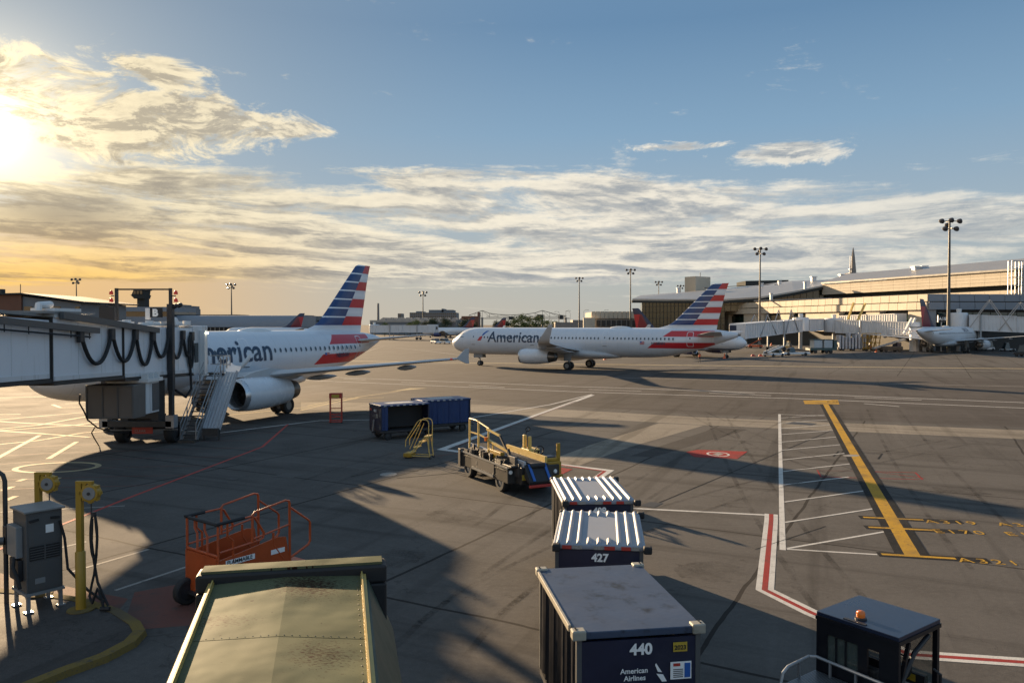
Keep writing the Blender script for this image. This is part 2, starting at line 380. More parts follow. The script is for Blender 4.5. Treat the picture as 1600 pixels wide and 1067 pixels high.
def livery(kind, mg, L):
    m = bpy.data.materials.new('airliner_paint_'+kind); m.use_nodes = True; t = NT(m.node_tree); b = t.N['Principled BSDF']
    co = t.coord('Object'); x, y, z = t.sep(co); xt = -(L-mg)
    a = t.sub(x, xt)                                   # metres ahead of the tail cone end
    n = t.noise(co, .7, 5, .6)
    if kind == 'striped':
        silver = t.mix(n, (.54, .575, .625), (.61, .64, .68))
        r = t.m('DIVIDE', t.sub(11.78, z), .785); row = t.m('FLOOR', r); fr = t.sub(r, row)
        even = t.m('LESS_THAN', t.m('MODULO', t.add(row, .01), 2.0), .5)
        wht = t.mix(t.mul(t.m('ABSOLUTE', t.sub(fr, .5)), 1.2), (.74, .75, .77), (.50, .52, .56))
        red = (.50, .022, .03); blue = t.mix(t.noise(co, 1.3, 3), (.008, .03, .12), (.02, .065, .20))
        c = t.mix(even, wht, red)
        xb = t.m('MULTIPLY_ADD', t.sub(11.78, z), .70, 2.05)           # blue ahead of this line on the fin
        isb = t.mul(t.m('GREATER_THAN', a, xb), t.m('LESS_THAN', row, 6.5))
        bl = t.mix(t.m('LESS_THAN', fr, .15), blue, (.72, .73, .75))
        c = t.mix(isb, c, bl)
        lowf = t.m('GREATER_THAN', row, 7.5)
        xf = t.m('MULTIPLY_ADD', t.sub(5.9, z), 1.35, 8.0)
        inb = t.mul(t.m('LESS_THAN', a, xf), t.m('GREATER_THAN', a, 2.9))
        belly = t.m('LESS_THAN', row, 10.5)
        keep = t.m('MAXIMUM', t.m('LESS_THAN', row, 7.5), t.mul(inb, belly))
        c = t.mix(keep, silver, c)
    else:
        white = t.mix(n, (.62, .63, .65), (.72, .73, .74))
        fin = t.m('GREATER_THAN', z, 5.86)
        lead = t.m('MULTIPLY_ADD', t.sub(z, 5.7), -.98, 8.8)           # fin leading edge
        dl = t.sub(lead, a)
        redz = t.mul(t.m('LESS_THAN', z, 10.2), t.m('GREATER_THAN', dl, t.m('MULTIPLY_ADD', t.sub(10.2, z), .32, .0)))
        maroon = t.m('LESS_THAN', t.add(z, t.mul(dl, .8)), 10.6)
        fc = t.mix(redz, (.012, .018, .06), t.mix(maroon, (.45, .02, .03), (.16, .008, .02)))
        c = t.mix(fin, white, fc)
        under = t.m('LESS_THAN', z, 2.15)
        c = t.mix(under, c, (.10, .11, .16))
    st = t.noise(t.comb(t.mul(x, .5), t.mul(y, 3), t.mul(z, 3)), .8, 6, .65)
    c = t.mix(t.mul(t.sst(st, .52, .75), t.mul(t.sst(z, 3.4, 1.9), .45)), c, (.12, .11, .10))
    # panel joints every 1.6 m
    j = t.m('FRACT', t.m('DIVIDE', a, 1.6)); jj = t.mul(t.m('LESS_THAN', j, .012), t.m('LESS_THAN', z, 5.8))
    c = t.mix(t.mul(jj, .35), c, (.15, .15, .16))
    t.put(b.inputs['Base Color'], c); t.put(b.inputs['Roughness'], t.m('MULTIPLY_ADD', n, .16, .24)); b.inputs['Specular IOR Level'].default_value = .5
    b.inputs['Coat Weight'].default_value = .25; b.inputs['Coat Roughness'].default_value = .12
    return m
def foil(n=9):
    up, lo = [], []
    for i in range(n):
        u = .5*(1-math.cos(math.pi*i/(n-1))); h = 5*(.2969*math.sqrt(u)-.126*u-.3516*u*u+.2843*u**3-.1015*u**4)
        up.append((u, h)); lo.append((u, -h*.75))
    return list(reversed(up)) + lo[1:-1]
FOIL = foil()
def loft_wing(secs):
    """secs: (leading edge point, chord, thickness, direction of the thickness)"""
    mb = MB(); rs = []
    for le, ch, th, nv in secs:
        le, nv = Vector(le), Vector(nv).normalized()
        rs.append([le+Vector((-u*ch, 0, 0))+nv*(h*th) for u, h in FOIL])
    return mb.rings(rs)
def airliner(name, label, loc, rz, L, mg, paint, kind, tip='fence', side=1, scale=1.0, detail=True, wins=(6.6, 26, 36), doors=(), titles=None, group=None, engmat=None):
    root = thing(name, label, 'airliner', loc, rz, group, scale); F = Fuselage(L); xt = -(L-mg)
    tx = lambda d: mg-d
    # body
    ds = [0, .03, .12, .25, .4, .6, .9, 1.2, 1.5, 1.85, 2.2, 2.6, 3, 3.5, 4, 4.7, 5.4] + list(np.linspace(6.5, L-13.5, 14)) + list(np.linspace(L-12.5, L-.6, 22)) + [L-.3, L]
    rs = []
    for d in ds:
        zb, zt, hw = F.at(d); zc, rzz = (zb+zt)/2, (zt-zb)/2
        rs.append([(tx(d), hw*math.cos(a), zc+rzz*math.sin(a)) for a in np.linspace(0, 2*math.pi, 48, endpoint=False)])
    MB().rings(rs).build('fuselage', paint, root, smooth=True)
    # belly fairing
    rs = []
    for x, w, zb, zt in ((7.4, .3, 1.9, 2.2), (6.6, 1.2, 1.66, 2.7), (5.2, 1.85, 1.48, 2.95), (2, 2.12, 1.38, 3.0), (-2, 2.12, 1.38, 2.95), (-4.5, 1.7, 1.5, 2.7), (-6.2, .9, 1.66, 2.3), (-7, .25, 1.85, 2.0)):
        zc, rzz = (zb+zt)/2, (zt-zb)/2
        rs.append([(x, w*abs(math.cos(a))**.7*(1 if math.cos(a) > 0 else -1), zc+rzz*math.sin(a)) for a in np.linspace(0, 2*math.pi, 24, endpoint=False)])
    MB().rings(rs).build('belly_fairing', MT['wing'], root, smooth=True)
    # wings
    for sd in (1, -1):
        S = lambda p: (p[0], p[1]*sd, p[2])
        secs = [(S((6.9, 0, 2.55)), 7.6, .95, (0, 0, 1)), (S((5.9, 1.9, 2.62)), 6.7, .85, (0, 0, 1)), (S((3.5, 6.4, 3.05)), 4.4, .52, (0, 0, 1)), (S((.35, 12.5, 3.62)), 2.75, .30, (0, 0, 1)), (S((-1.75, 16.6, 4.0)), 1.75, .19, (0, 0, 1))]
        if tip == 'sharklet':
            secs += [(S((-2.05, 17.15, 4.14)), 1.62, .16, (0, -.45*sd, .9)), (S((-2.45, 17.5, 4.55)), 1.42, .13, (0, -.88*sd, .45)), (S((-3.2, 17.72, 5.4)), 1.0, .09, (0, -1*sd, .2)), (S((-3.95, 17.9, 6.35)), .52, .05, (0, -1*sd, .15))]
        else:
            secs += [(S((-1.95, 17.0, 4.04)), 1.55, .14, (0, 0, 1))]
        w = loft_wing(secs).build('wing', MT['wing'], root, smooth=True, ang=50)
        if tip == 'fence':
            b = MB(); y0 = 17.02*sd
            q = [(-1.8, y0, 4.06), (-3.1, y0, 4.66), (-3.62, y0, 4.70), (-3.55, y0, 4.04), (-3.62, y0, 3.66), (-3.1, y0, 3.70)]
            b.extr(q, (0, .05*sd, 0)); b.build('wingtip_fence', MT['wing'], w)
            MB().lathe([(-.14, .02), (-.1, .06), (.08, .07), (.14, .02)], (-1.75, 16.7*sd, 4.02), 'X', 10).build('navigation_light', MT['redlamp' if sd > 0 else 'lampoff'], w, smooth=True)
        if detail:
            for yy, xx, zz, ln in ((6.9, .0, 2.62, 3.4), (9.7, -.4, 2.98, 3.0), (13.0, -1.5, 3.36, 2.5)):
                MB().lathe([(ln*.5, .02), (ln*.36, .12), (ln*.1, .19), (-ln*.2, .17), (-ln*.42, .08), (-ln*.5, .02)], (xx-.6, yy*sd, zz), 'X', 12).build('flap_track_fairing', MT['fairing'], w, smooth=True)
        # engine
        e = (5.75*sd, 1.86); o = (0, e[0], e[1])
        nac = MB().lathe([(6.35, .78), (6.52, .84), (6.6, .90), (6.55, .96), (6.3, 1.02), (5.7, 1.075), (4.9, 1.09), (4.0, 1.07), (3.0, .98), (2.0, .86), (2.0, .80)], o, 'X', 36, False, False)
        nac = nac.build('engine', engmat or MT['nacelle'], root, smooth=True)
        if detail:
            MB().lathe([(6.0, .76), (6.36, .782), (6.53, .845), (6.615, .90), (6.56, .968), (6.28, 1.03)], o, 'X', 36, False, False).build('intake_lip', MT['alu'], nac, smooth=True)
            fan = MB(); fan.lathe([(5.55, .05), (5.5, .775)], o, 'X', 36, True, False)
            for k in range(22):
                a = 6.283*k/22; ca, sa = math.cos(a), math.sin(a); cb, sb = math.cos(a+.17), math.sin(a+.17)
                fan.poly([(5.62, e[0]+ca*.25, e[1]+sa*.25), (5.66, e[0]+ca*.76, e[1]+sa*.76), (5.54, e[0]+cb*.76, e[1]+sb*.76), (5.56, e[0]+cb*.25, e[1]+sb*.25)])
            fan.build('fan', MT['dark'], nac)
            MB().lathe([(5.6, .26), (5.8, .2), (6.0, .08), (6.06, .01)], o, 'X', 16).build('spinner', MT['dark'], nac, smooth=True)
            MB().lathe([(6.0, .765), (5.5, .78)], o, 'X', 36, False, False).build('intake_duct', MT['grey'], nac, smooth=True)
        MB().lathe([(2.4, .76), (1.98, .78), (1.5, .70), (1.05, .60), (1.05, .52), (.9, .30), (.75, .06)], o, 'X', 28).build('exhaust_nozzle', MT['exhaust'], nac, smooth=True)
        rs = []
        for x, zl, zh, w_ in ((5.9, 2.84, 3.02, .08), (5.0, 2.78, 3.28, .19), (3.6, 2.7, 3.45, .23), (2.2, 2.45, 3.3, .22), (.8, 2.62, 3.05, .14), (-.1, 2.85, 2.98, .05)):
            rs.append([(x, e[0]+w_, zl), (x, e[0]+w_, zh), (x, e[0]-w_, zh), (x, e[0]-w_, zl)])
        MB().rings(rs).build('pylon', MT['wing'], root, smooth=True)
        # tailplane
        loft_wing([((xt+6.0, .2*sd, 4.82), 4.0, .40, (0, 0, 1)), ((xt+5.4, .8*sd, 4.88), 3.6, .36, (0, 0, 1)), ((xt+2.0, 6.22*sd, 5.42), 1.35, .13, (0, 0, 1))]).build('tailplane', MT['wing'], root, smooth=True, ang=50)
    # fin
    fin = loft_wing([((xt+12.0, 0, 5.60), 9.2, .30, (0, 1, 0)), ((xt+10.6, 0, 5.92), 7.85, .42, (0, 1, 0)), ((xt+9.5, 0, 6.2), 6.8, .60, (0, 1, 0)), ((xt+8.75, 0, 6.6), 6.1, .62, (0, 1, 0)), ((xt+7.75, 0, 7.5), 5.35, .56, (0, 1, 0)), ((xt+5.2, 0, 10.0), 3.4, .36, (0, 1, 0)), ((xt+3.5, 0, 11.62), 2.2, .24, (0, 1, 0)), ((xt+3.1, 0, 11.76), 1.9, .10, (0, 1, 0))])
    fin.build('tail_fin', paint, root, smooth=True, ang=60)
    if detail:
        MB().lathe([(.0, .14), (-.35, .12), (-.36, .05)], (xt+.02, 0, 4.97), 'X', 16).build('exhaust_outlet', MT['exhaust'], root, smooth=True)
        # satellite dome and aerials
        rs = []
        for u in np.linspace(-1, 1, 13):
            q = math.sqrt(max(.0004, 1-u*u)); rs.append([(xt+16.3-u*1.7, .55*q**.6*math.cos(a), 5.82+.36*q*max(0, math.sin(a))-.05) for a in np.linspace(-.2, math.pi+.2, 14)])
        MB().rings(rs, closed=False).build('antenna_dome', MT['white'], root, smooth=True)
        MB().extr([(tx(9), -.02, 5.86), (tx(9.5), -.02, 5.86), (tx(9.55), -.02, 6.2), (tx(9.3), -.02, 6.2)], (0, .04, 0)).build('blade_aerial', MT['white'], root)
        MB().extr([(tx(13), -.02, 1.8), (tx(13.45), -.02, 1.8), (tx(13.6), -.02, 1.42), (tx(13.35), -.02, 1.42)], (0, .04, 0)).build('blade_aerial', MT['white'], root)
    # landing gear
    def wheel(parent, x, y, r, w):
        t_ = MB().lathe([(-w/2, r*.55), (-w/2, r*.88), (-w*.36, r*.985), (0, r), (w*.36, r*.985), (w/2, r*.88), (w/2, r*.55)], (x, y, r), 'Y', 26, False, False).build('tyre', MT['tyre'], parent, smooth=True)
        MB().lathe([(-w*.42, .05), (-w*.40, r*.56), (w*.40, r*.56), (w*.42, .05)], (x, y, r), 'Y', 18).build('wheel_hub', MT['lightgrey'], parent)
    for sd in (1, -1):
        g = MB(); y0 = 3.8*sd
        g.tube([(0, y0, .55), (0, y0, 1.5), (0, y0-.12*sd, 2.9)], [.11, .13, .17], 10); g.bar((0, y0-.62, .58), (0, y0+.62, .58), .12)
        g.bar((.1, y0, 1.4), (.55, y0-.9*sd, 2.6), .1); g.bar((-.12, y0, 1.5), (-.12, y0, .7), .08)
        g.extr([(-.55, y0+.42*sd, 1.25), (.55, y0+.42*sd, 1.25), (.6, y0+.2*sd, 2.7), (-.6, y0+.2*sd, 2.7)], (0, .05*sd, 0))
        g = g.build('landing_gear', MT['lightgrey'], root)
        for dy in (-.46, .46): wheel(g, 0, y0+dy, .58, .42)
    xn = mg-5.07
    g = MB(); g.tube([(xn, 0, .38), (xn+.12, 0, 1.9)], .1, 10); g.bar((xn, -.36, .38), (xn, .36, .38), .08); g.bar((xn+.05, 0, 1.1), (xn+1.0, 0, 1.9), .09)
    for sd in (1, -1): g.extr([(xn+.9, .42*sd, 1.85), (xn-.7, .42*sd, 1.85), (xn-.7, .5*sd, 1.25), (xn+.9, .5*sd, 1.25)], (0, .03*sd, 0))
    g.bar((xn+.22, -.18, 1.2), (xn+.22, .18, 1.2), .14)
    g = g.build('landing_gear', MT['lightgrey'], root)
    for dy in (-.27, .27): wheel(g, xn, dy, .38, .24)
    if not detail: return root, F
    # ---- things painted on or let into the skin
    def wrap(bm, d0, z0, name, m, parent=root, off=.022, flip=1):
        for zz in np.arange(1.9, 5.85, .11):
            bmesh.ops.bisect_plane(bm, geom=bm.verts[:]+bm.edges[:]+bm.faces[:], plane_co=(0, zz-z0, 0), plane_no=(0, 1, 0))
        bm.verts.index_update(); mb = MB()
        for v in bm.verts:
            d, z = d0+v.co.x*flip, z0+v.co.y; mb.v.append((tx(d), side*F.y(d, z, off), z))
        mb.f = [tuple(v.index for v in f.verts) for f in bm.faces]; mb.mi = [0]*len(mb.f); bm.free()
        return mb.build(name, m, parent)
    def outline(pts):
        bm = bmesh.new()
        for p in pts: bm.faces.new([bm.verts.new((u, v, 0)) for u, v in p])
        return bm
    tag_wrap = (wrap, outline)
    fl = 1 if side > 0 else -1
    # cabin windows: one mesh, copied along the constant section
    d0, d1, n = wins
    el = [(.115*math.cos(a)*(1.0), .17*math.sin(a)) for a in np.linspace(0, 2*math.pi, 14, endpoint=False)]
    wz = 4.42
    def win_mesh(k, m, off, name, parent=None, dd=9.0):
        return wrap(outline([[(u*k, v*k) for u, v in el]]), dd, wz, name, m, root, off)
    w0 = win_mesh(1.0, MT['window'], .012, 'cabin_window', dd=(d0+d1)/2)
    w1 = win_mesh(1.28, MT['windowframe'], .008, 'window_frame', dd=(d0+d1)/2); w1.parent = w0
    for k in range(n):
        dd = d0+(d1-d0)*k/(n-1)
        if any(abs(dd-dr) < .55 for dr in doors): continue
        if k == 0: tgt = w0
        else: tgt = copy_tree(w0)
        tgt.location.x = (d0+d1)/2-dd
    # doors
    for i, dr in enumerate(doors):
        w_, h_, zb = (.42, 1.02, 3.42) if 6 < dr < L-8 and L > 40 else (.43, .98, 3.4)
        zc = zb+h_
        rr = lambda k: [(w_*k*sx+(.12*cx), (h_-(1-k)*w_)*sy+(.12*cy)) for sx, sy, cx, cy in ((-1, -1, 1, 0), (1, -1, -1, 0), (1, -1, 0, 1), (1, 1, 0, -1), (1, 1, -1, 0), (-1, 1, 1, 0), (-1, 1, 0, -1), (-1, -1, 0, 1))]
        o_, i_ = rr(1.0), rr(.87); fr = [[o_[k], o_[(k+1) % 8], i_[(k+1) % 8], i_[k]] for k in range(8)]
        dp = wrap(outline([i_]), dr, zc, 'door', paint, root, .010)
        wrap(outline(fr), dr, zc, 'door_surround', MT['doorline'], dp, .014)
        wrap(outline([[(u*.8, v*.8) for u, v in el]]), dr, 4.5, 'door_window', MT['window'], dp, .018)
        wrap(outline([[(-.3, -.05), (.3, -.05), (.3, .0), (-.3, .0)]]), dr, zb-.06, 'door_sill', MT['dark'], dp, .02)
    # cockpit windows
    cw = []
    for a, b_, c_, d_ in (((1.62, 4.42), (2.35, 4.40), (2.42, 4.95), (1.98, 4.86)), ((2.42, 4.40), (3.02, 4.42), (2.98, 4.98), (2.50, 4.97))): cw.append([a, b_, c_, d_])
    for sd2 in (1, -1):
        mb = MB()
        for q in cw: mb.poly([(tx(d), sd2*F.y(d, z, .012), z) for d, z in q])
        mb.poly([(tx(1.28), sd2*.04, 4.66+.02), (tx(1.56), sd2*F.y(1.56, 4.43, .012), 4.43), (tx(1.92), sd2*F.y(1.92, 4.88, .015), 4.88), (tx(1.78), sd2*.04, 5.08)])
        mb.build('cockpit_window', MT['glass'], root)
    return root, F, wrap, outline, fl
WIN_LIT = {}
MT['wing'] = mat('grey_wing_paint', (.43, .44, .45), .33, var=.12, vs=.8, stain=.3, stcol=(.2, .19, .18))
MT['fairing'] = mat('dull_fairing_paint', (.26, .265, .27), .5, var=.15)
MT['nacelle'] = mat('silver_nacelle_paint', (.64, .66, .69), .26, var=.07, vs=1.0, coat=.3)
MT['navynacelle'] = mat('navy_nacelle_paint', (.015, .025, .11), .28, var=.1, coat=.3)
MT['exhaust'] = mat('burnt_exhaust_metal', (.17, .155, .14), .36, .8, vs=3)
MT['window'] = glass('cabin_window_glass', (.05, .065, .085), .05)
MT['windowframe'] = mat('window_surround', (.56, .57, .59), .35, .3, var=.05)
MT['doorline'] = mat('door_outline_paint', (.70, .71, .72), .4, var=.05)
MT['titleblue'] = mat('dark_title_paint', (.022, .045, .085), .35, var=.1)
MT['flagblue'] = mat('bright_blue_paint', (.02, .10, .36), .35, var=.1)
MT['flagred'] = mat('bright_red_paint', (.50, .03, .035), .35, var=.1)
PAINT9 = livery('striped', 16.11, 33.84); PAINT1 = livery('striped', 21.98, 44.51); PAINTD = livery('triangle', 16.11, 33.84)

# A: airliner at the gate on the left
T9 = airliner('airliner', 'silver airliner parked at the boarding bridge with striped flag tail', (-20.0, 57.39, 0), R(245.66), 33.84, 16.11, PAINT9, 'striped', 'fence', 1, 1, True, (7.0, 27.6, 36), (5.0, 14.6, 28.9))
root9, F9, wrap, outline, fl = T9
wrap(text_mesh('American', 2.22, .03, 0, 1.02), 8.5, 3.74, 'lettering', MT['titleblue'])
wrap(text_mesh('N835AW', .50, .012), 25.0, 3.62, 'lettering', MT['titleblue'])
wrap(outline([[(0, 0), (.62, 0), (.62, .09), (0, .09)], [(0, .16), (.62, .16), (.62, .25), (0, .25)], [(.27, .31), (.62, .31), (.62, .39), (.27, .39)]]), 23.4, 3.66, 'flag_decal', MT['flagred'])
wrap(outline([[(0, .2), (.26, .2), (.26, .4), (0, .4)]]), 23.4, 3.66, 'flag_decal', MT['flagblue'])
# B: airliner taxiing past
T1 = airliner('airliner', 'long silver airliner taxiing past with upturned wingtip and striped flag tail', (9.82, 112.35, 0), R(150.65), 44.51, 21.98, PAINT1, 'striped', 'sharklet', 1, 1, True, (6.4, 36.4, 54), (5.0, 15.2, 26.6, 38.6))
root1, F1, wrap, outline, fl = T1
wrap(text_mesh('American', 2.22, .03, 0, 1.02), 7.6, 3.74, 'lettering', MT['titleblue'])
wrap(outline([[(0, .28), (.62, .30), (.86, .78), (.82, 1.0), (.40, .86)]]), 5.72, 3.62, 'tail_emblem', MT['flagred'])
wrap(outline([[(.72, 1.02), (1.0, 1.08), (1.32, 1.44), (1.78, 1.82), (1.30, 1.74), (.92, 1.42)]]), 5.72, 3.62, 'tail_emblem', MT['flagblue'])
wrap(text_mesh('N108NN', .50, .012), 33.4, 3.62, 'lettering', MT['titleblue'])
wrap(outline([[(0, 0), (.62, 0), (.62, .09), (0, .09)], [(0, .16), (.62, .16), (.62, .25), (0, .25)], [(.27, .31), (.62, .31), (.62, .39), (.27, .39)]]), 31.8, 3.66, 'flag_decal', MT['flagred'])
wrap(outline([[(0, .2), (.26, .2), (.26, .4), (0, .4)]]), 31.8, 3.66, 'flag_decal', MT['flagblue'])
# C: white airliner at the far gate on the right
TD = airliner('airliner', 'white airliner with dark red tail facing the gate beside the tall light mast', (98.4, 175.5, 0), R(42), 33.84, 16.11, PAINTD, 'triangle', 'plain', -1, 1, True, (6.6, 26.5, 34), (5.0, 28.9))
rootD, FD, wrap, outline, fl = TD
wrap(text_mesh('DELTA', 1.1, .02), 11.5, 4.72, 'lettering', MT['titleblue'], flip=-1)
# D: smaller one behind the taxiing tail
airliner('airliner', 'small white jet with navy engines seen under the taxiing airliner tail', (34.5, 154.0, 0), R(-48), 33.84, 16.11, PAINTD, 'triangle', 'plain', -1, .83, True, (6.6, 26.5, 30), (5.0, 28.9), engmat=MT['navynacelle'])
# E: three far off across the apron
far = airliner('airliner', 'distant white jet with red and navy tail left of the dark trees', (-30.5, 372, 0), R(165), 33.84, 16.11, PAINTD, 'triangle', 'plain', 1, .83, False, engmat=MT['navynacelle'])[0]
dup(far, (-16.0, 385, 0), R(168), 'distant jet whose red and navy tail stands before the brick building')
dup(far, (-93.0, 292, 0), R(188), 'distant jet with brown red tail showing over the parked airliner roof', scale=.9)
# ================================================================== GROUND
def apron_material(name, tone, joints=True, rough=.95):
    m = bpy.data.materials.new(name); m.use_nodes = True; t = NT(m.node_tree); b = t.N['Principled BSDF']
    co = t.coord('Object')
    big = t.noise(co, .035, 6, .6); mid = t.noise(co, .33, 6, .65); fine = t.noise(co, 7.0, 4, .7); grain = t.noise(co, 42.0, 3, .7)
    c = t.mix(big, tuple(v*.52 for v in tone), tuple(v*1.5 for v in tone))
    c = t.mix(t.mul(t.sst(mid, .42, .70), .62), c, tuple(v*.62 for v in tone))
    c = t.mix(t.mul(t.sst(fine, .35, .75), .30), c, tuple(v*1.55 for v in tone))
    c = t.mix(t.mul(t.sst(grain, .52, .70), .35), c, tuple(v*.45 for v in tone))
    c = t.mix(t.mul(t.sst(grain, .50, .33), .28), c, tuple(v*1.9 for v in tone))
    # tyre sweeps: long streaks along two driving directions
    x, y, z = t.sep(co)
    for ang, sc_, lim in ((R(-25), .9, .62), (R(-112), .8, .63)):
        u = t.add(t.mul(x, math.cos(ang)), t.mul(y, math.sin(ang))); v = t.add(t.mul(x, -math.sin(ang)), t.mul(y, math.cos(ang)))
        s_ = t.noise(t.comb(t.mul(u, .035), t.mul(v, sc_), 1.3), 1.0, 5, .6, .3)
        c = t.mix(t.mul(t.sst(s_, lim-.10, lim+.08), .60), c, tuple(v_*.45 for v_ in tone))
        c = t.mix(t.mul(t.sst(s_, .42, .26), .32), c, tuple(v_*1.5 for v_ in tone))
    # oil drips
    spot = t.noise(co, .9, 3, .5); c = t.mix(t.mul(t.sst(spot, .70, .78), .55), c, (.012, .011, .010))
    wob = t.mul(t.sub(t.noise(co, .5, 3, .5), .5), .18)
    if joints:
        for ang, per, wd in ((R(-118.5), 7.9, .020), (R(-28.5), 9.6, .018)):
            v = t.add(t.add(t.mul(x, -math.sin(ang)), t.mul(y, math.cos(ang))), wob)
            f = t.m('ABSOLUTE', t.sub(t.m('FRACT', t.m('DIVIDE', v, per)), .5))
            c = t.mix(t.mul(t.m('LESS_THAN', f, wd/per*2.6), .80), c, (.018, .016, .015))
    # wandering cracks
    vor = t.N.new('ShaderNodeTexVoronoi'); vor.feature = 'DISTANCE_TO_EDGE'; vor.inputs['Scale'].default_value = .085
    wv = t.noise(co, .5, 5, .6, color=True); vm = t.N.new('ShaderNodeVectorMath'); vm.operation = 'MULTIPLY_ADD'
    t.L.new(wv, vm.inputs[0]); vm.inputs[1].default_value = (4, 4, 0); t.L.new(co, vm.inputs[2]); t.L.new(vm.outputs[0], vor.inputs['Vector'])
    c = t.mix(t.mul(t.sst(vor.outputs['Distance'], .0030, .0006), .30), c, (.02, .018, .016))
    t.put(b.inputs['Base Color'], c)
    t.put(b.inputs['Roughness'], t.m('MULTIPLY_ADD', mid, .22, rough-.12)); b.inputs['Specular IOR Level'].default_value = .085
    bp = t.N.new('ShaderNodeBump'); bp.inputs['Strength'].default_value = .55; bp.inputs['Distance'].default_value = .012
    h = t.add(t.mul(grain, .6), t.mul(fine, .8)); t.L.new(h, bp.inputs['Height']); t.L.new(bp.outputs[0], b.inputs['Normal'])
    return m
MT['apron'] = apron_material('worn_apron_concrete', (.093, .087, .081))
MT['asphalt'] = apron_material('dark_asphalt', (.074, .067, .062), False)
MT['strip'] = apron_material('pale_concrete_strip', (.215, .190, .155), False)
MT['patch'] = apron_material('dark_patch', (.056, .052, .049), False)
def paint(name, col, wear=.5, rough=.8):
    m = bpy.data.materials.new(name); m.use_nodes = True; t = NT(m.node_tree); b = t.N['Principled BSDF']; co = t.coord('Object')
    n1 = t.noise(co, 3.0, 6, .7); n2 = t.noise(co, .5, 4, .6); n3 = t.noise(co, 30, 3, .7)
    w = t.m('MAXIMUM', t.mul(t.sst(n1, .50, .72), wear), t.mul(t.sst(n2, .48, .72), wear*.8)); w = t.m('MAXIMUM', w, t.mul(t.sst(n3, .52, .66), wear*.7))
    t.put(b.inputs['Base Color'], t.mix(w, t.mix(n2, tuple(v*.8 for v in col), col), (.07, .064, .058)))
    b.inputs['Roughness'].default_value = rough; b.inputs['Specular IOR Level'].default_value = .06
    bp = t.N.new('ShaderNodeBump'); bp.inputs['Strength'].default_value = .5; bp.inputs['Distance'].default_value = .012; t.L.new(n3, bp.inputs['Height']); t.L.new(bp.outputs[0], b.inputs['Normal'])
    return m
MT['mwhite'] = paint('white_road_paint', (.58, .57, .54), .45); MT['mpale'] = paint('faded_white_paint', (.34, .32, .29), .75)
MT['myellow'] = paint('yellow_road_paint', (.50, .29, .04), .8); MT['mcream'] = paint('cream_road_paint', (.52, .43, .26), .5)
MT['mred'] = paint('red_road_paint', (.32, .045, .04), .65); MT['mredline'] = paint('pinkish_red_paint', (.46, .085, .07), .3); MT['mblack'] = paint('black_edge_paint', (.022, .022, .022), .5)
MT['mpink'] = paint('faded_red_paint', (.17, .075, .06), .85)
MT['hatchcover'] = mat('iron_hatch_cover', (.035, .034, .033), .6, .4, var=.3, vs=6)
struct('ground', MB().poly([(-6000, -200, 0), (6000, -200, 0), (6000, 9000, 0), (-6000, 9000, 0)]), MT['apron'])
def sheet(name, pxs, m, z): 
    pts = [G(*p) for p in pxs]; return struct(name, MB().poly([(p.x, p.y, z) for p in pts]), m)
sheet('taxiway', [(-900, 560), (300, 560), (1900, 600), (2400, 640), (1600, 667), (1100, 648), (760, 626), (480, 600), (-900, 640)], MT['asphalt'], .0007)
sheet('pavement_strip', [(470, 628), (730, 631), (1100, 652), (1600, 672), (2100, 700), (2100, 722), (1600, 686), (1100, 664), (730, 643), (470, 640)], MT['strip'], .0013)
sheet('pavement_strip', [(1030, 661), (1100, 664.5), (985, 698), (905, 727), (845, 724), (925, 694)], MT['strip'], .0016)
sheet('pavement_patch', [(1120, 668), (1168, 671), (1020, 714), (985, 712)], MT['patch'], .0013)
_zl = [0]
def zl():
    _zl[0] = (_zl[0]+1) % 22; return .0022+.0002*_zl[0]
def line(name, pxs, w, m, closed=False, world=False, z=None, mb=None):
    """a painted line along photo pixels, w metres wide, mitred"""
    pts = [Vector((p[0], p[1], 0)) for p in pxs] if world else [G(*p) for p in pxs]
    z = z or zl(); n = len(pts); Ls, Rs = [], []
    for i in range(n):
        a = pts[i-1] if (i > 0 or closed) else None; b = pts[(i+1) % n] if (i < n-1 or closed) else None
        d1 = (pts[i]-a).normalized() if a is not None else None; d2 = (b-pts[i]).normalized() if b is not None else None
        d1 = d1 or d2; d2 = d2 or d1
        n1, n2 = Vector((-d1.y, d1.x, 0)), Vector((-d2.y, d2.x, 0)); mi = (n1+n2)
        mi = mi/max(.35, mi.dot(n1)) if mi.length > 1e-4 else n1
        Ls.append(pts[i]+mi*w/2); Rs.append(pts[i]-mi*w/2)
    own = mb is None; mb = mb or MB()
    for i in range(n if closed else n-1):
        j = (i+1) % n; mb.poly([(p.x, p.y, z) for p in (Rs[i], Rs[j], Ls[j], Ls[i])])
    return struct(name, mb, m) if own else mb
# service road across the picture
line('road_marking', [(300, 577), (500, 588.5), (900, 604), (1300, 617), (1600, 629), (1900, 641)], .28, MT['mwhite'])
line('road_marking', [(200, 578), (500, 595), (900, 612), (1240, 622.5), (1600, 637.5), (1900, 651)], .26, MT['mwhite'])
for a, b in (((537, 592), (572, 593.5)), ((627, 597), (665, 599)), ((732, 602), (788, 605)), ((920, 608.5), (1002, 611)), ((1108, 614), (1205, 618)), ((1335, 621), (1440, 625)), ((1110, 611), (1180, 615)), ((1350, 630.5), (1405, 635))):
    line('road_dash', [a, b], .22, MT['mwhite'])
line('road_marking', [(560, 553), (600, 541), (690, 551), (760, 560)], .5, MT['mpale'])
line('road_marking', [(960, 590), (1600, 604)], .3, MT['mpale'])
line('taxi_line', [(430, 562), (700, 566.5), (1100, 571), (1700, 577)], 1.1, MT['mcream'])
line('taxi_line', [(1000, 575), (1300, 577.5), (1700, 581)], .35, MT['mpale'])
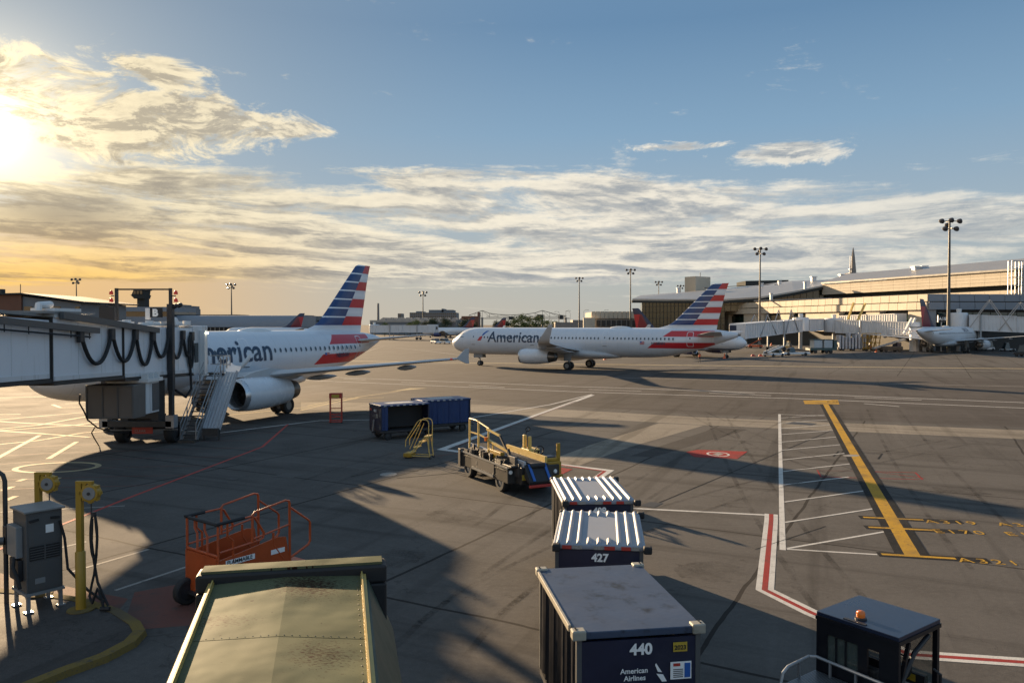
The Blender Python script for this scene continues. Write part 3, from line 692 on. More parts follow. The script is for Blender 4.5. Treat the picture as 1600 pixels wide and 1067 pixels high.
# gate envelope lines
line('gate_line', [(925, 616), (860, 632), (735, 653), (620, 655), (500, 657), (450, 663), (345, 676), (262, 671)], .2, MT['mwhite'])
line('gate_line', [(926, 617), (690, 702), (728, 707), (860, 724), (951, 735), (928, 750), (905, 766)], .42, MT['mwhite'])
line('gate_stripe', [(900, 627), (712, 697.5)], .10, MT['mpink']); line('gate_stripe', [(862, 724.5), (945, 736), (925, 750), (903, 766)], .15, MT['mred'])
line('red_line', [(450, 663), (410, 698), (195, 780), (95, 820), (-120, 905)], .13, MT['mredline'])
for y0, x0, k in ((668, 436, .0), (676, 428, .0), (687, 420, .0), (699, 408, .0), (713, 370, .0), (727, 335, 0), (742, 297, 0), (758, 252, 0)):
    line('hatch_line', [(x0, y0), (x0-130, y0+2.5), (x0-330, y0+9), (-60, y0+17)], .09, MT['mpink'])
# left-hand lead-in tangle
for a in ([(-20, 622), (60, 620), (140, 620)], [(-20, 657), (135, 644), (200, 640)], [(-20, 672), (60, 664), (150, 648), (230, 641)], [(-20, 674), (120, 664), (235, 646)], [(-20, 696), (60, 688), (130, 676), (190, 672)],
          [(-20, 657), (40, 661), (150, 666), (260, 668)], [(-20, 672), (60, 677), (140, 683)], [(62, 680), (30, 697), (-30, 730)], [(-20, 648), (32, 647)], [(82, 632), (95, 637), (140, 636)], [(102, 631), (138, 628)],
          [(120, 690), (75, 717)], [(40, 748), (28, 752)], [(20, 760), (3, 767)], [(92, 746), (84, 750)], [(25, 775), (8, 782)], [(200, 611), (330, 596), (420, 590)], [(470, 641), (560, 620), (625, 611)], [(300, 654), (480, 636), (560, 622)], [(480, 634), (540, 622), (600, 621)]):
    line('lead_in_line', a, .24, MT['mcream'])
sheet('lead_in_block', [(618, 611), (668, 606.5), (640, 606.5), (608, 612)], MT['mcream'], 0.0070)
for a in ([(180, 922), (295, 884)], [(112, 893), (232, 858)], [(96, 855), (135, 846)], [(0, 800), (195, 790)]): line('stand_line', a, .10, MT['mpale'])
c_ = Vector((-20.25, 34.5, 0)); line('ring_marking', [(c_.x+1.72*math.cos(a), c_.y+1.22*math.sin(a)) for a in np.linspace(0, 6.283, 48, endpoint=False)], .24, MT['mcream'], True, True)
# stand on the right: hatched zone, yellow lead-in line and stop bars
zx = lambda c: (1180+c[0]/3.557, 600+c[1]/3.557)
line('zone_edge', [(1218, 647), (1219, 700), (1223, 859)], .17, MT['mwhite']); line('zone_edge', [zx((130, 168)), zx((385, 176))], .13, MT['mwhite'])
for a, b in (((140, 188), (385, 172)), ((140, 217), (400, 198)), ((142, 247), (420, 226)), ((145, 280), (437, 257)), ((145, 322), (455, 293)), ((148, 367), (480, 336)), ((150, 421), (520, 382)), ((155, 485), (545, 441)), ((157, 560), (520, 516)), ((162, 655), (625, 590)), ((165, 768), (683, 688)), ((178, 912), (760, 812)), ((176, 916), (678, 946))):
    line('zone_hatch', [zx(a), zx(b)], .10, MT['mwhite'])
LT, LB = G(1288, 628), G(1426, 868)
line('lead_in_border', [LT[:2], LB[:2]], 0.88, MT['mblack'], world=True, z=0.0073); line('lead_in_line', [LT[:2], LB[:2]], .40, MT['myellow'], world=True, z=0.0080)
u = (LB-LT).normalized(); w_ = Vector((-u.y, u.x, 0))
bl, br = G(1256, 629), G(1311, 629)
sheet('stand_sign', [zx(p) for p in ((275, 111), (468, 113), (459, 88), (267, 92))], MT['myellow'], 0.0087)
flat_text('B4', .95, G(1310, 627.0)+Vector((0, 0, .0096)), (G(1256, 627.0)-G(1310, 627.0)), -(G(1283, 624.6)-G(1282, 630.4)), MT['mblack'], None, 'stand_number', .02, world=False, off=0)
for o in list(sc.collection.objects):
    if o.name.startswith('stand_number'): o['kind'] = 'structure'
def ground_text(s, a, b, h):
    p, q = G(*a), G(*b); ux = (q-p).normalized(); o = flat_text(s, h, Vector((p.x, p.y, zl()+.004)), ux, Vector((-ux.y, ux.x, 0)), MT['myellow'], None, 'stand_lettering', .0, world=False, space=1.25)
    o['kind'] = 'structure'
for a, b, ex in (((600, 740), (935, 755), (1150, 765)), ((630, 795), (985, 812), (1200, 822)), ((702, 945), (1115, 970), (1300, 981))):
    A_, B_ = zx(a), zx(b); E_ = zx(ex); F_ = (A_[0]-6, A_[1]-.3)
    line('stop_bar_border', [F_, E_], .46, MT['mblack']); line('stop_bar', [A_, B_], .17, MT['myellow'], z=0.0090)
ground_text('A319  A320', zx((950, 771)), zx((1440, 790)), .62)
ground_text('E170  E175', zx((1000, 826)), zx((1494, 845)), .62)
ground_text('A321  7', zx((1135, 988)), zx((1480, 1008)), .60)
# red, white outlined boundary in front of the stand
def triple(pxs, wo=.42, wr=.14):
    line('boundary_line', pxs, wo, MT['mwhite'], z=0.0050); line('boundary_stripe', pxs, wr, MT['mred'], z=0.0060)
line('boundary_line', [(975, 793), (1000, 794.5), (1200, 804.5)], .17, MT['mwhite'])
triple([(1205, 803), (1205, 812), (1195, 921), (1268, 957), (1420, 1022), (1640, 1037)])
sheet('red_mark', [(1072, 706), (1090, 702.5), (1168, 705.5), (1152, 717), (1085, 714)], MT['mred'], 0.0077)
k_ = G(1122, 709.5); line('red_mark_ring', [(k_.x+.50*math.cos(a), k_.y+.62*math.sin(a)) for a in np.linspace(0, 6.283, 24, endpoint=False)], .10, MT['mwhite'], True, True, z=0.0083)
sheet('red_mark_disc', [(1113, 709.3), (1122, 707), (1131, 709.3), (1122, 712)], MT['mpale'], 0.0083)
line('red_mark_outline', [zx(p) for p in ((345, 478), (365, 515), (930, 530), (890, 492), (660, 486), (940, 522))], .07, MT['mred'])
line('red_mark_outline', [zx(p) for p in ((350, 480), (640, 484), (900, 491))], .07, MT['mpink'])
sheet('red_mark', [(858, 728), (895, 733), (876, 742), (848, 746)], MT['mred'], 0.0073)
sheet('red_mark', [(210, 925), (320, 905), (318, 975), (190, 985)], MT['mpink'], .0020); sheet('red_mark', [(0, 895), (200, 935), (180, 960), (95, 935), (0, 925)], MT['mpink'], .0020)
line('faded_line', [(684, 712), (715, 708)], .10, MT['mpink'])
for q in ([(424, 744), (448, 739), (476, 741), (455, 747)], [(1000, 790), (1015, 784), (1036, 786), (1022, 793)], [(1226, 662), (1240, 659), (1276, 661.5), (1268, 664.5)], [(645, 739), (655, 736), (668, 737), (660, 741)], [(350, 748), (362, 746.5), (375, 748), (364, 750)]):
    sheet('drain_cover', q, MT['hatchcover'], 0.0072)
k_ = G(607, 741); struct('manhole_cover', MB().poly([(k_.x+.36*math.cos(a), k_.y+.44*math.sin(a), 0.0075) for a in np.linspace(0, 6.283, 24, endpoint=False)]), MT['mpale'])
for q, w in (([(1300, 672), (1150, 735), (1030, 785)], .06), ([(548, 745), (600, 733), (668, 737)], .07), ([(620, 747), (720, 738)], .10), ([(1302, 713), (1310, 705), (1378, 709), (1372, 717)], .08), ([(1180, 858), (1290, 822)], .03)):
    line('crack_seal', q, w, MT['mblack'])
struct('manhole_cover', MB().poly([G(1330+13*math.cos(a), 711.5+1.6*math.sin(a), 0.0097) for a in np.linspace(0, 6.283, 20, endpoint=False)]), MT['mpale'])
def rubber():
    m = bpy.data.materials.new('rubbed_off_tyre_rubber'); m.use_nodes = True; t = NT(m.node_tree); b = t.N['Principled BSDF']; co = t.coord('Object')
    b.inputs['Base Color'].default_value = (.022, .02, .019, 1); b.inputs['Roughness'].default_value = .85; b.inputs['Specular IOR Level'].default_value = .05
    n = t.noise(co, .6, 5, .65); n2 = t.noise(co, 9.0, 4, .7); t.put(b.inputs['Alpha'], t.mul(t.sst(n, .34, .68), t.mul(t.sst(n2, .25, .7), .40))); return m
MT['rubber'] = rubber()
def arc(p0, p1, p2, n=18):
    a, b, c = G(*p0), G(*p1), G(*p2); return [tuple((a*(1-u)**2+b*2*u*(1-u)+c*u*u)[:2]) for u in np.linspace(0, 1, n)]
for p0, p1, p2, gap in (((640, 1060), (760, 860), (1240, 640), 1.5), ((700, 980), (900, 800), (1500, 690), 1.4), ((1580, 800), (1300, 760), (1080, 640), 1.6), ((1400, 1040), (1200, 830), (1120, 650), 1.3),
                        ((840, 600), (1200, 640), (1640, 700), 2.4), ((560, 690), (700, 650), (1000, 620), 1.5), ((1600, 900), (1480, 800), (1380, 640), 2.2), ((760, 830), (820, 800), (900, 690), 1.3), ((480, 760), (620, 700), (930, 650), 1.5), ((1590, 660), (1300, 650), (960, 640), 2.0)):
    ln = [Vector((q[0], q[1], 0)) for q in arc(p0, p1, p2)]
    for s_ in (-gap/2, gap/2):
        pts = []
        for i, q in enumerate(ln):
            d = (ln[min(i+1, len(ln)-1)]-ln[max(i-1, 0)]).normalized(); pts.append((q.x-d.y*s_, q.y+d.x*s_))
        line('tyre_mark', pts, .17, MT['rubber'], world=True)
for q in ([(1040, 880), (1130, 872), (1180, 905), (1085, 915)], [(700, 700), (745, 694), (790, 704), (745, 712)], [(1440, 760), (1520, 756), (1560, 775), (1480, 782)], [(660, 800), (720, 792), (770, 812), (705, 822)], [(1120, 785), (1165, 782), (1180, 792), (1130, 796)], [(560, 860), (640, 850), (660, 880), (590, 892)]):
    c = sum((G(*p) for p in q), Vector())/4; rg = random.Random(q[0][0]); r0 = (G(*q[0])-G(*q[2])).length*.42
    struct('oil_stain', MB().poly([(c.x+r0*(.6+.5*rg.random())*math.cos(a), c.y+r0*(.6+.5*rg.random())*math.sin(a), zl()*.5) for a in np.linspace(0, 6.283, 26, endpoint=False)][:26]), MT['rubber'])
# ================================================================== LIGHT MASTS
def mast(label, px, ytop, d, lit, wide=.55, heads=6, h_head=1.0):
    b = P(px, YH, d); top = P(px, ytop, d).z; s = d/1215.0
    t = thing('light_mast', label, 'light mast', (b.x, b.y, 0), 0, 'floodlight masts')
    MB().lathe([(0, wide*.62), (.6, wide*.6), (top*.5, wide*.42), (top-.3, wide*.27)], n=12).build('pole', MT['mastpole'], t, smooth=True)
    f = MB(); k = h_head
    for zz, w in ((top-.25, 1.75*k), (top-1.7*k, 1.45*k)):
        f.bar((-w, 0, zz), (w, 0, zz), .16*k); f.bar((0, -w*.7, zz), (0, w*.7, zz), .16*k)
    f.build('crossarm', MT['dark'], t)
    spots = [(-1.75, -.35, -.25), (0, -.6, -.1), (1.75, -.35, -.25), (-1.1, -.4, -1.75), (1.1, -.4, -1.75), (0, .8, -.9)][:heads]
    for i, (x, y, z) in enumerate(spots):
        h = MB(); M = Matrix.Translation((x*k, y*k, top+z*k)) @ Matrix.Rotation(R(55), 4, 'X')
        h.lathe([(-.15, .55), (.0, .55), (.25, .42), (.5, .2)], n=12); h.xf(M @ Matrix.Scale(k, 4)); hd = h.build('lamp_head', MT['lampoff'], t)
        g = MB().lathe([(-.17, .5), (-.155, .5)], n=12).xf(M @ Matrix.Scale(k, 4)); g.build('lamp_lens', MT['lamp'] if lit and i != 5 else MT['glass'], hd)
    return t
MT['mastpole'] = mat('weathered_mast_steel', (.10, .095, .085), .5, .3, var=.2, vs=1)
mast('tallest dark floodlight mast beside the white airliner with dark red tail', 1482, 344, 176, False, .75, 6, 1.15)
mast('dark floodlight mast rising from the boarding bridge before the terminal roof', 1187, 388, 241, False, .7)
mast('dark floodlight mast left of the glass terminal hall', 985, 421, 338, False, .7)
mast('dark floodlight mast standing alone over the taxiing airliner roof', 905, 434, 405, False, .75)
mast('short dark floodlight mast behind the tip of the terminal roof', 1029, 440, 420, False, .6, 6, 1.0)
mast('short dark floodlight mast against the beige rooftop block', 1063, 446, 470, False, .6)
mast('lit floodlight mast over the distant terminal between chimney and bridge', 661, 456, 560, True, .9, 6, 1.5)
mast('lit floodlight mast over the long terminal behind the parked airliner', 362, 444, 463, True, .9, 6, 1.35)
mast('floodlight mast beside the sloping roof hangar on the far left', 120, 436, 300, True, .55, 6, .9)
mast('lit floodlight mast half hidden behind the parked airliner tail fin', 538, 455, 560, True, .9, 6, 1.5)
# ================================================================== BUILDINGS
def panels(mb, a, b, z0, z1, nx, nz, gap=.06, th=.25, out=None):
    """rows of cladding panels with open joints along a wall from a to b"""
    a, b = Vector(a), Vector(b); u = (b-a); L = u.length; u.normalize(); n = Vector((u.y, -u.x, 0)) if out is None else Vector(out)
    for i in range(nx):
        for k in range(nz):
            x0, x1 = L*i/nx+gap/2, L*(i+1)/nx-gap/2; y0, y1 = z0+(z1-z0)*k/nz+gap/2, z0+(z1-z0)*(k+1)/nz-gap/2
            p = [a+u*x0, a+u*x1]; q = [Vector((p[0].x, p[0].y, y0)), Vector((p[1].x, p[1].y, y0)), Vector((p[1].x, p[1].y, y1)), Vector((p[0].x, p[0].y, y1))]
            mb.extr(q, n*th)
    return mb
MT['beige'] = mat('beige_stone_cladding', (.50, .44, .345), .7, var=.12, vs=.15, stain=.3, stcol=(.3, .25, .19), streak=True)
MT['bluegrey'] = mat('blue_grey_shade_and_cladding', (.20, .22, .25), .55, var=.1, vs=.2)  # right terminal: shade painted as a colour; left terminal: its own cladding
MT['roofmetal'] = mat('standing_seam_roof', (.34, .33, .31), .38, .35, var=.15, vs=.3)
MT['roofdark'] = mat('dark_fascia', (.05, .055, .055), .85, spec=.1)
MT['recess'] = mat('dark_recess', (.035, .033, .03), .7)
MT['brick'] = mat('red_brown_brick', (.17, .075, .045), .8, var=.2, vs=.4)
MT['farconc'] = mat('far_concrete', (.22, .20, .18), .8, var=.15, vs=.05)
MT['fargrey'] = mat('far_grey_cladding', (.16, .17, .18), .7, var=.15, vs=.05)
tb = thing('terminal_building', 'long beige terminal with glass hall and sweeping metal roof on the right', 'building', (100.5, 188, 0))
A_, B_, C_ = Vector((72.5, 292, 0)), Vector((100.5, 188, 0)), Vector((162, 192, 0))
inn = Vector((.965, .26, 0))
wl = MB(); panels(wl, A_, B_, 9.9, 11.8, 34, 1, .12, .4, (-.965, -.26, 0)); panels(wl, A_+inn*.25, B_+inn*.25, 11.9, 13.75, 34, 1, .12, .4, (-.965, -.26, 0))
wl.build('parapet', MT['beige'], tb, world=True)
wl = MB(); panels(wl, B_, C_, 9.9, 11.8, 16, 1, .12, .4, (.065, -1, 0)); panels(wl, B_+Vector((0, .25, 0)), C_+Vector((0, .25, 0)), 11.9, 13.75, 16, 1, .12, .4, (.065, -1, 0))
wl.build('parapet', MT['bluegrey'], tb, world=True)  # face turned from the sun, its shade painted in as blue grey
core = MB(); core.hexa([A_+inn*2.2, B_+Vector((2.2, 1.6, 0)), C_+Vector((0, 1.6, 0)), C_+Vector((0, 90, 0)), A_+inn*80], [p+Vector((0, 0, 13.2)) for p in (A_+inn*2.2, B_+Vector((2.2, 1.6, 0)), C_+Vector((0, 1.6, 0)), C_+Vector((0, 90, 0)), A_+inn*80)])
core.build('concourse_wall', MT['recess'], tb, world=True)
uu = (B_-A_).normalized()
for t0, t1 in ((2, 16), (26, 38), (47, 52), (60, 75), (86, 91), (101, 106.5)):
    pr = MB(); p, q = A_+uu*t0+Vector((0, 0, 4.4)), A_+uu*t1+Vector((0, 0, 4.4)); pr.hexa([p+inn*.3, q+inn*.3, q+inn*2.3, p+inn*2.3], [v+Vector((0, 0, 5.48)) for v in (p+inn*.3, q+inn*.3, q+inn*2.3, p+inn*2.3)]); pr.build('pier', MT['beige'], tb, world=True)
for t0, t1 in ((0, 2.2), (30, 35), (58, 61)):
    pr = MB(); p, q = B_+Vector((t0, 0, 0)), B_+Vector((t1, 0, 0)); pr.bb(p.x, q.x, 188.4+t0*.065, 190+t0*.065, 0, 9.9); pr.build('pier', MT['bluegrey'], tb, world=True)  # piers on the unlit face carry the same painted shade
gl = MB(); panels(gl, A_+inn*1.8, B_+inn*1.8, 4.6, 9.4, 40, 2, .18, .12, (-.965, -.26, 0)); gl.build('concourse_window', MT['greenglass'], tb, world=True); gl = MB(); panels(gl, B_+Vector((3, 1.5, 0)), C_+Vector((0, 1.5, 0)), 4.6, 9.4, 26, 2, .18, .12, (.065, -1, 0))
gl.build('concourse_window', MT['greenglass'], tb, world=True)
sg = MB(); sg.bar(B_+Vector((2, 1.1, 7.0)), C_+Vector((0, 1.1, 7.0)), .25); sg.build('handrail', MT['steel'], tb, world=True)
# upper hall
U0, U1 = P(1286, YH, 262), P(1589, YH, 195); U0.z = U1.z = 0; Z0, Z1 = 19.9, 19.8
iu = Vector((.95, .31, 0)); up = lambda p, z: Vector((p.x, p.y, z))
wl = MB(); panels(wl, U0, U1, 16.3, 19.9, 16, 4, .05, .5, -iu); wl.build('hall_wall', MT['beige'], tb, world=True)
MB().hexa([U0+iu, U1+iu, U1+iu*9, U0+iu*9], [up(p, 19.7) for p in (U0+iu, U1+iu, U1+iu*9, U0+iu*9)]).build('clerestory', MT['roofdark'], tb, world=True)
wl = MB(); panels(wl, U0, U1, 12.6, 15.0, 16, 1, .05, .5, -iu); wl.build('hall_wall', MT['beige'], tb, world=True)
e0, e1 = U1+Vector((.4, -.6, 0)), U1+Vector((60, 4, 0))
wl = MB(); panels(wl, e0, e1, 9.0, 20.4, 12, 4, .06, .4, (0, -1, 0)); wl.build('end_wall', MT['bluegrey'], tb, world=True)  # end wall in shade, the shade put into its colour
rf = MB(); q = [up(U0-iu*1.0, 19.95), up(U1-iu*1.0+Vector((30, -4, 0))*0, 19.85), up(U1+iu*10, 23.1), up(U0+iu*10, 23.1)]
rf.hexa(q, [p+Vector((0, 0, .5)) for p in q]); q = [up(U1-iu*1.0, 19.9), up(U1+Vector((60, 3, 0)), 20.6), up(U1+Vector((66, 14, 0)), 24.2), up(U1+iu*10, 23.1)]
rf.hexa([p+Vector((0, 0, .01)) for p in q], [p+Vector((0, 0, .49)) for p in q]); q = [up(U1+iu*10, 23.1), up(U0+iu*10, 23.1), up(U0+iu*40, 21), up(U1+iu*40, 21)]; rf.hexa(q, [p+Vector((0, 0, .45)) for p in q])
rf.build('roof', MT['roofmetal'], tb, world=True)
sc_ = MB()                                              # scaffold tower by the end wall
for dx in (-3.4, -1.6, 0): 
    for dy in (-1.6, -3.0): sc_.bar(U1+Vector((dx, dy, 12.5)), U1+Vector((dx, dy, 22)), .16)
for zz in (14, 16, 18, 20, 22):
    for dy in (-1.6, -3.0): sc_.bar(U1+Vector((-3.4, dy, zz)), U1+Vector((0, dy, zz)), .14)
sc_.build('access_tower', MT['steel'], tb, world=True)
# glass hall with the long eave
E = [P(988, 467, 292), P(1060, 467.5, 280), P(1130, 467.5, 268), P(1190, 463.5, 262), P(1240, 455, 261), P(1292, 444.5, 261)]
T = [P(1012, 463.5, 335), P(1072, 456, 335), P(1135, 451, 330), P(1195, 444, 325), P(1236, 439, 320), P(1300, 437, 316)]
Mi_ = [(a+b)/2+Vector((0, 0, .9)) for a, b in zip(E, T)]
rf = MB(); th = Vector((0, 0, -.55))
for i in range(5):
    rf.hexa([E[i]+th, E[i+1]+th, Mi_[i+1]+th, Mi_[i]+th], [E[i], E[i+1], Mi_[i+1], Mi_[i]]); rf.hexa([Mi_[i]+th, Mi_[i+1]+th, T[i+1]+th, T[i]+th], [Mi_[i], Mi_[i+1], T[i+1], T[i]])
rf.build('swept_roof', MT['roofmetal'], tb, world=True)
fs = MB()
for i in range(5): fs.hexa([E[i]+Vector((0, .3, -1.4)), E[i+1]+Vector((0, .3, -1.4)), E[i+1]+Vector((0, 2, -1.4)), E[i]+Vector((0, 2, -1.4))], [E[i]+Vector((0, .3, -.57)), E[i+1]+Vector((0, .3, -.57)), E[i+1]+Vector((0, 2, -.57)), E[i]+Vector((0, 2, -.57))])
fs.build('fascia', MT['roofdark'], tb, world=True)
a, b, c = P(1003, YH, 290), P(1132, YH, 270), P(1290, YH, 264)
gw = MB(); gw.hexa([up(a, 0), up(b, 0), up(b+Vector((3, 40, 0)), 0), up(a+Vector((6, 40, 0)), 0)], [up(a, 15.2), up(b, 14.6), up(b+Vector((3, 40, 0)), 15), up(a+Vector((6, 40, 0)), 15)])
gw.hexa([up(b, 11), up(c, 11), up(c+Vector((3, 30, 0)), 11), up(b+Vector((3.1, 40, 0)), 11)], [up(b, 14.5), up(c, 18.6), up(c+Vector((3, 30, 0)), 18.6), up(b+Vector((3.1, 40, 0)), 14.5)])
gw.build('curtain_wall', MT['greenglass'], tb, world=True)
mu = MB()
for k in range(23): p = a.lerp(b, k/22)+Vector((0, -.12, 0)); mu.bar(up(p, 0), up(p, 15.0-.5*k/22), .09, .12)
for zz in (3.5, 6.3, 8.6, 10.8, 13.0): mu.bar(up(a+Vector((0, -.16, 0)), zz), up(b+Vector((0, -.16, 0)), zz), .12)
for k in range(1, 16): p = b.lerp(c, k/16)+Vector((0, -.12, 0)); mu.bar(up(p, 11), up(p, 14.4+4.1*k/16), .09, .12)
mu.bar(up(b+Vector((0, -.16, 0)), 13), up(c+Vector((0, -.16, 0)), 13.2), .2); mu.build('mullion', MT['mull'], tb, world=True)
# rooftop plant
pb = P(1088, YH, 335); M_ = Matrix.Translation((pb.x+1.4, pb.y+4, 21.5)) @ Matrix.Rotation(R(35), 4, 'Z')
MB().box(0, (9.4, 6.2, 11), M=M_).build('rooftop_block', MT['beige'], tb, world=True)
MB().tube([P(1094, 432, 338), P(1094, 426, 338)], .14, 6).build('rooftop_aerial', MT['dark'], tb, world=True)
p = [P(1165, 446, 350), P(1165, 439, 350), P(1232, 437.5, 350), P(1232, 440, 350)]; MB().extr(p, (0, 14, 0)).build('rooftop_block', MT['roofdark'], tb, world=True)
for x, y, d, w in ((1271, 439, 290, 1.6), (1316, 436, 272, 1.7), (1060, 456, 320, 1.2), (1190, 449, 300, 1.0), (1218, 446, 300, 1.0), (1432, 425, 235, 2.0), (1443, 424, 240, 1.6), (1205, 466, 256, .8), (1258, 448, 262, .8)):
    c = P(x, y, d); v = MB(); v.box(c+Vector((0, 0, .2)), (w, w, 2.2)); v.box(c+Vector((0, 0, 1.5)), (w*1.3, w*1.3, .35)); v.build('roof_vent', MT['offwhite'], tb, world=True)
for x0, x1, y, d in ((1100, 1230, 446, 312), (1150, 1270, 449, 300), (1210, 1290, 441, 300)):
    MB().bar(P(x0, y+4, d), P(x1, y-3, d), .25).build('roof_rail', MT['dark'], tb, world=True)
MB().bar(P(1178, 470, 254), P(1300, 466, 240), .3).build('roof_rail', MT['steel'], tb, world=True)
# spire behind
sp = P(1332, YH, 430); t = thing('spire_tower', 'slender pointed tower with scaffold standing behind the terminal roof', 'tower', (sp.x, sp.y, 0))
MB().lathe([(30, 2.1), (36, 1.75), (44, .95), (48.6, .22)], n=6).build('spire', MT['farconc'], t)
s_ = MB()
for k in range(4): s_.bb(-2.2, -1.2, -1, 1, 30+k*2.2, 30.5+k*2.2)
for dx in (-2.1, -1.3): s_.bar((dx, -.9, 29), (dx, -.9, 44), .2)
s_.build('scaffold', MT['offwhite'], t); b_ = MB(); b_.bb(-4.2, 6.5, -5, 5, 0, 32); b_.bb(-3.2, 2.5, -4, 4, 32, 34.6); b_.build('base_block', MT['farconc'], t)
# low beige concourse beyond the taxiing airliner
def box_px(x0, x1, yt, d, dep, z0=0.0): 
    a, b = P(x0, yt, d), P(x1, yt, d); return a.x, b.x, d, d+dep, z0, a.z
t = thing('concourse_building', 'low beige concourse left of the glass hall behind the taxiing airliner', 'building', (P(950, 500, 352).x, 352, 0))
x0, x1, y0, y1, _, zt = box_px(924, 1006, 486.5, 352, 30)
panels(MB(), (x0, y0, 0), (x1, y0, 0), zt-3.2, zt, 12, 1, .12, .4, (0, -1, 0)).build('parapet', MT['beige'], t, world=True); MB().bb(x0, x1, y0+.2, y1, 0, zt-.3).build('wall', MT['farconc'], t, world=True)
x0, x1, y0, y1, _, zt = box_px(911, 929, 496.5, 350, 8); MB().bb(x0, x1, y0-2, y0-.3, 0, zt).build('wall', MT['beige'], t, world=True)
wn = MB()
for k in range(9): wn.bb(P(932+8*k, 500, 352).x, P(938+8*k, 500, 352).x, 351.9, 352.1, 5.5, 8.2)
wn.build('window', MT['recess'], t, world=True)
# left: hangar with sloping roof
t = thing('hangar_building', 'grey building with thin sloping overhanging roof at the left edge', 'building', (P(60, 500, 150).x, 150, 0))
a = [P(-60, 460, 150), P(32, 457.5, 150), P(131, 471.3, 150)]
rf = MB(); dp = Vector((0, 22, 0)); k_ = Vector((0, 0, -.28))
for p, q in ((a[0], a[1]), (a[1], a[2])): rf.hexa([p+k_, q+k_, q+k_+dp, p+k_+dp], [p, q, q+dp, p+dp])
rf.build('roof', MT['roofdark'], t, world=True)
b = [P(29, 0, 151), P(121, 0, 151)]; z_ = [P(29, 463, 151).z, P(121, 474, 151).z]
w = MB(); w.hexa([up(b[0], 0), up(b[1], 0), up(b[1], 0)+dp*.8, up(b[0], 0)+dp*.8], [up(b[0], z_[0]), up(b[1], z_[1]), up(b[1], z_[1])+dp*.8, up(b[0], z_[0])+dp*.8]); w.build('wall', MT['fargrey'], t, world=True)
w = MB(); x0 = P(-70, 0, 150.5).x; w.bb(x0, b[0].x-.02, 150.6, 168, 0, P(0, 460.5, 150.5).z); w.build('wall', MT['brick'], t, world=True)
w = MB()
for q0, q1 in ((31, 44), (56, 62), (64, 89), (112, 119)): w.bb(P(q0, 0, 150.9).x, P(q1, 0, 150.9).x, 150.8, 150.95, 4, P(50, 479, 151).z)
w.build('window', MT['glass'], t, world=True); MB().bar(P(62.5, 500, 150.7), P(62.5, 472, 150.7), .14).build('downpipe', MT['dark'], t, world=True)
MB().tube([P(32, 458, 158), P(32, 444, 158)], .07, 6).build('roof_aerial', MT['dark'], t, world=True); MB().bb(P(-2, 0, 156).x, P(2, 0, 156).x, 155, 156, 10, P(0, 452, 156).z).build('roof_vent', MT['roofdark'], t, world=True)
# long terminal across the left
t = thing('terminal_building', 'long low grey terminal behind the boarding bridge and parked airliner', 'building', (P(250, 500, 335).x, 335, 0))
x0, x1, y0, y1, _, zt = box_px(118, 262, 479.5, 335, 30); m = MB(); m.bb(x0, x1, y0, y1, zt-2.0, zt); m.bb(x0, x1, y0+.5, y1, 0, zt-4.2); m.build('wall', MT['bluegrey'], t, world=True)
MB().bb(x0, x1, y0+1.5, y1, zt-4.2, zt-2.0).build('clerestory', MT['glass'], t, world=True)
x0, x1, y0, y1, _, zt = box_px(262, 470, 494, 340, 26)
rs = [[(x, y0+6*(1-math.cos(q)), zt-5.2*(1-math.sin(q))+.4) for q in np.linspace(0, math.pi/2, 7)]+[(x, y1, zt+.4), (x, y1, zt-4.9)] for x in np.linspace(x0, x1, 22)]
MB().rings(rs).build('barrel_roof', MT['bluegrey'], t, world=True, smooth=True); MB().bb(x0+.5, x1-.5, y0+1, y1-1, 0, zt-5).build('wall', MT['recess'], t, world=True)
m = MB()
for k in range(30): x = x0+(x1-x0)*(k+.5)/30; m.bb(x-.12, x+.12, y0+.6, y0+.95, 2.5, zt-5)
m.build('mullion', MT['steel'], t, world=True); MB().bb(P(256, 0, 350).x, P(362, 0, 350).x, 352, 370, 5, P(300, 491.5, 352).z).build('roof_parapet', MT['roofdark'], t, world=True)
# skyline blocks: px left, px right, py top, distance, depth, material
def block(name, label, x0, x1, yt, d, dep, m, steps=(), wins=None):
    t = thing(name, label, 'building', (P((x0+x1)/2, 500, d).x, d, 0)); X0, X1, y0, y1, _, zt = box_px(x0, x1, yt, d, dep)
    MB().bb(X0, X1, y0, y1, 0, zt).build('wall', m, t, world=True)
    for sx0, sx1, sy in steps: a, b, _, _, _, z2 = box_px(sx0, sx1, sy, d+1, dep); MB().bb(a, b, y0+1, y1-1, zt, z2).build('roof_block', m, t, world=True)
    if wins:
        nx, rows, zlow = wins; w = MB(); hh = (zt-zlow)/rows
        for i in range(nx):
            for k in range(rows):
                xa = X0+(X1-X0)*(i+.2)/nx; xb = X0+(X1-X0)*(i+.8)/nx; w.bb(xa, xb, y0-.25, y0+.1, zlow+hh*(k+.25), zlow+hh*(k+.72))
        w.build('window', MT['glass'], t, world=True)
    return t
block('office_block', 'grey block with stepped roof right of the letter sign on the bridge', 256, 289, 482, 600, 30, MT['fargrey'], ((263, 289, 477.5), (272, 276, 475.5)), (8, 4, 10))
block('office_block', 'small brick block with square roof house left of the striped tail fin', 461, 480, 498, 620, 25, MT['brick'], ((468, 479, 492.5),), (5, 2, 6))
block('office_block', 'dark stepped block close to the striped tail fin of the parked airliner', 487, 503, 499, 640, 25, MT['fargrey'], ((493, 500, 494),), (4, 2, 5))
block('warehouse', 'low grey shed between brick block and striped tail fin', 470, 512, 503, 560, 25, MT['fargrey'])
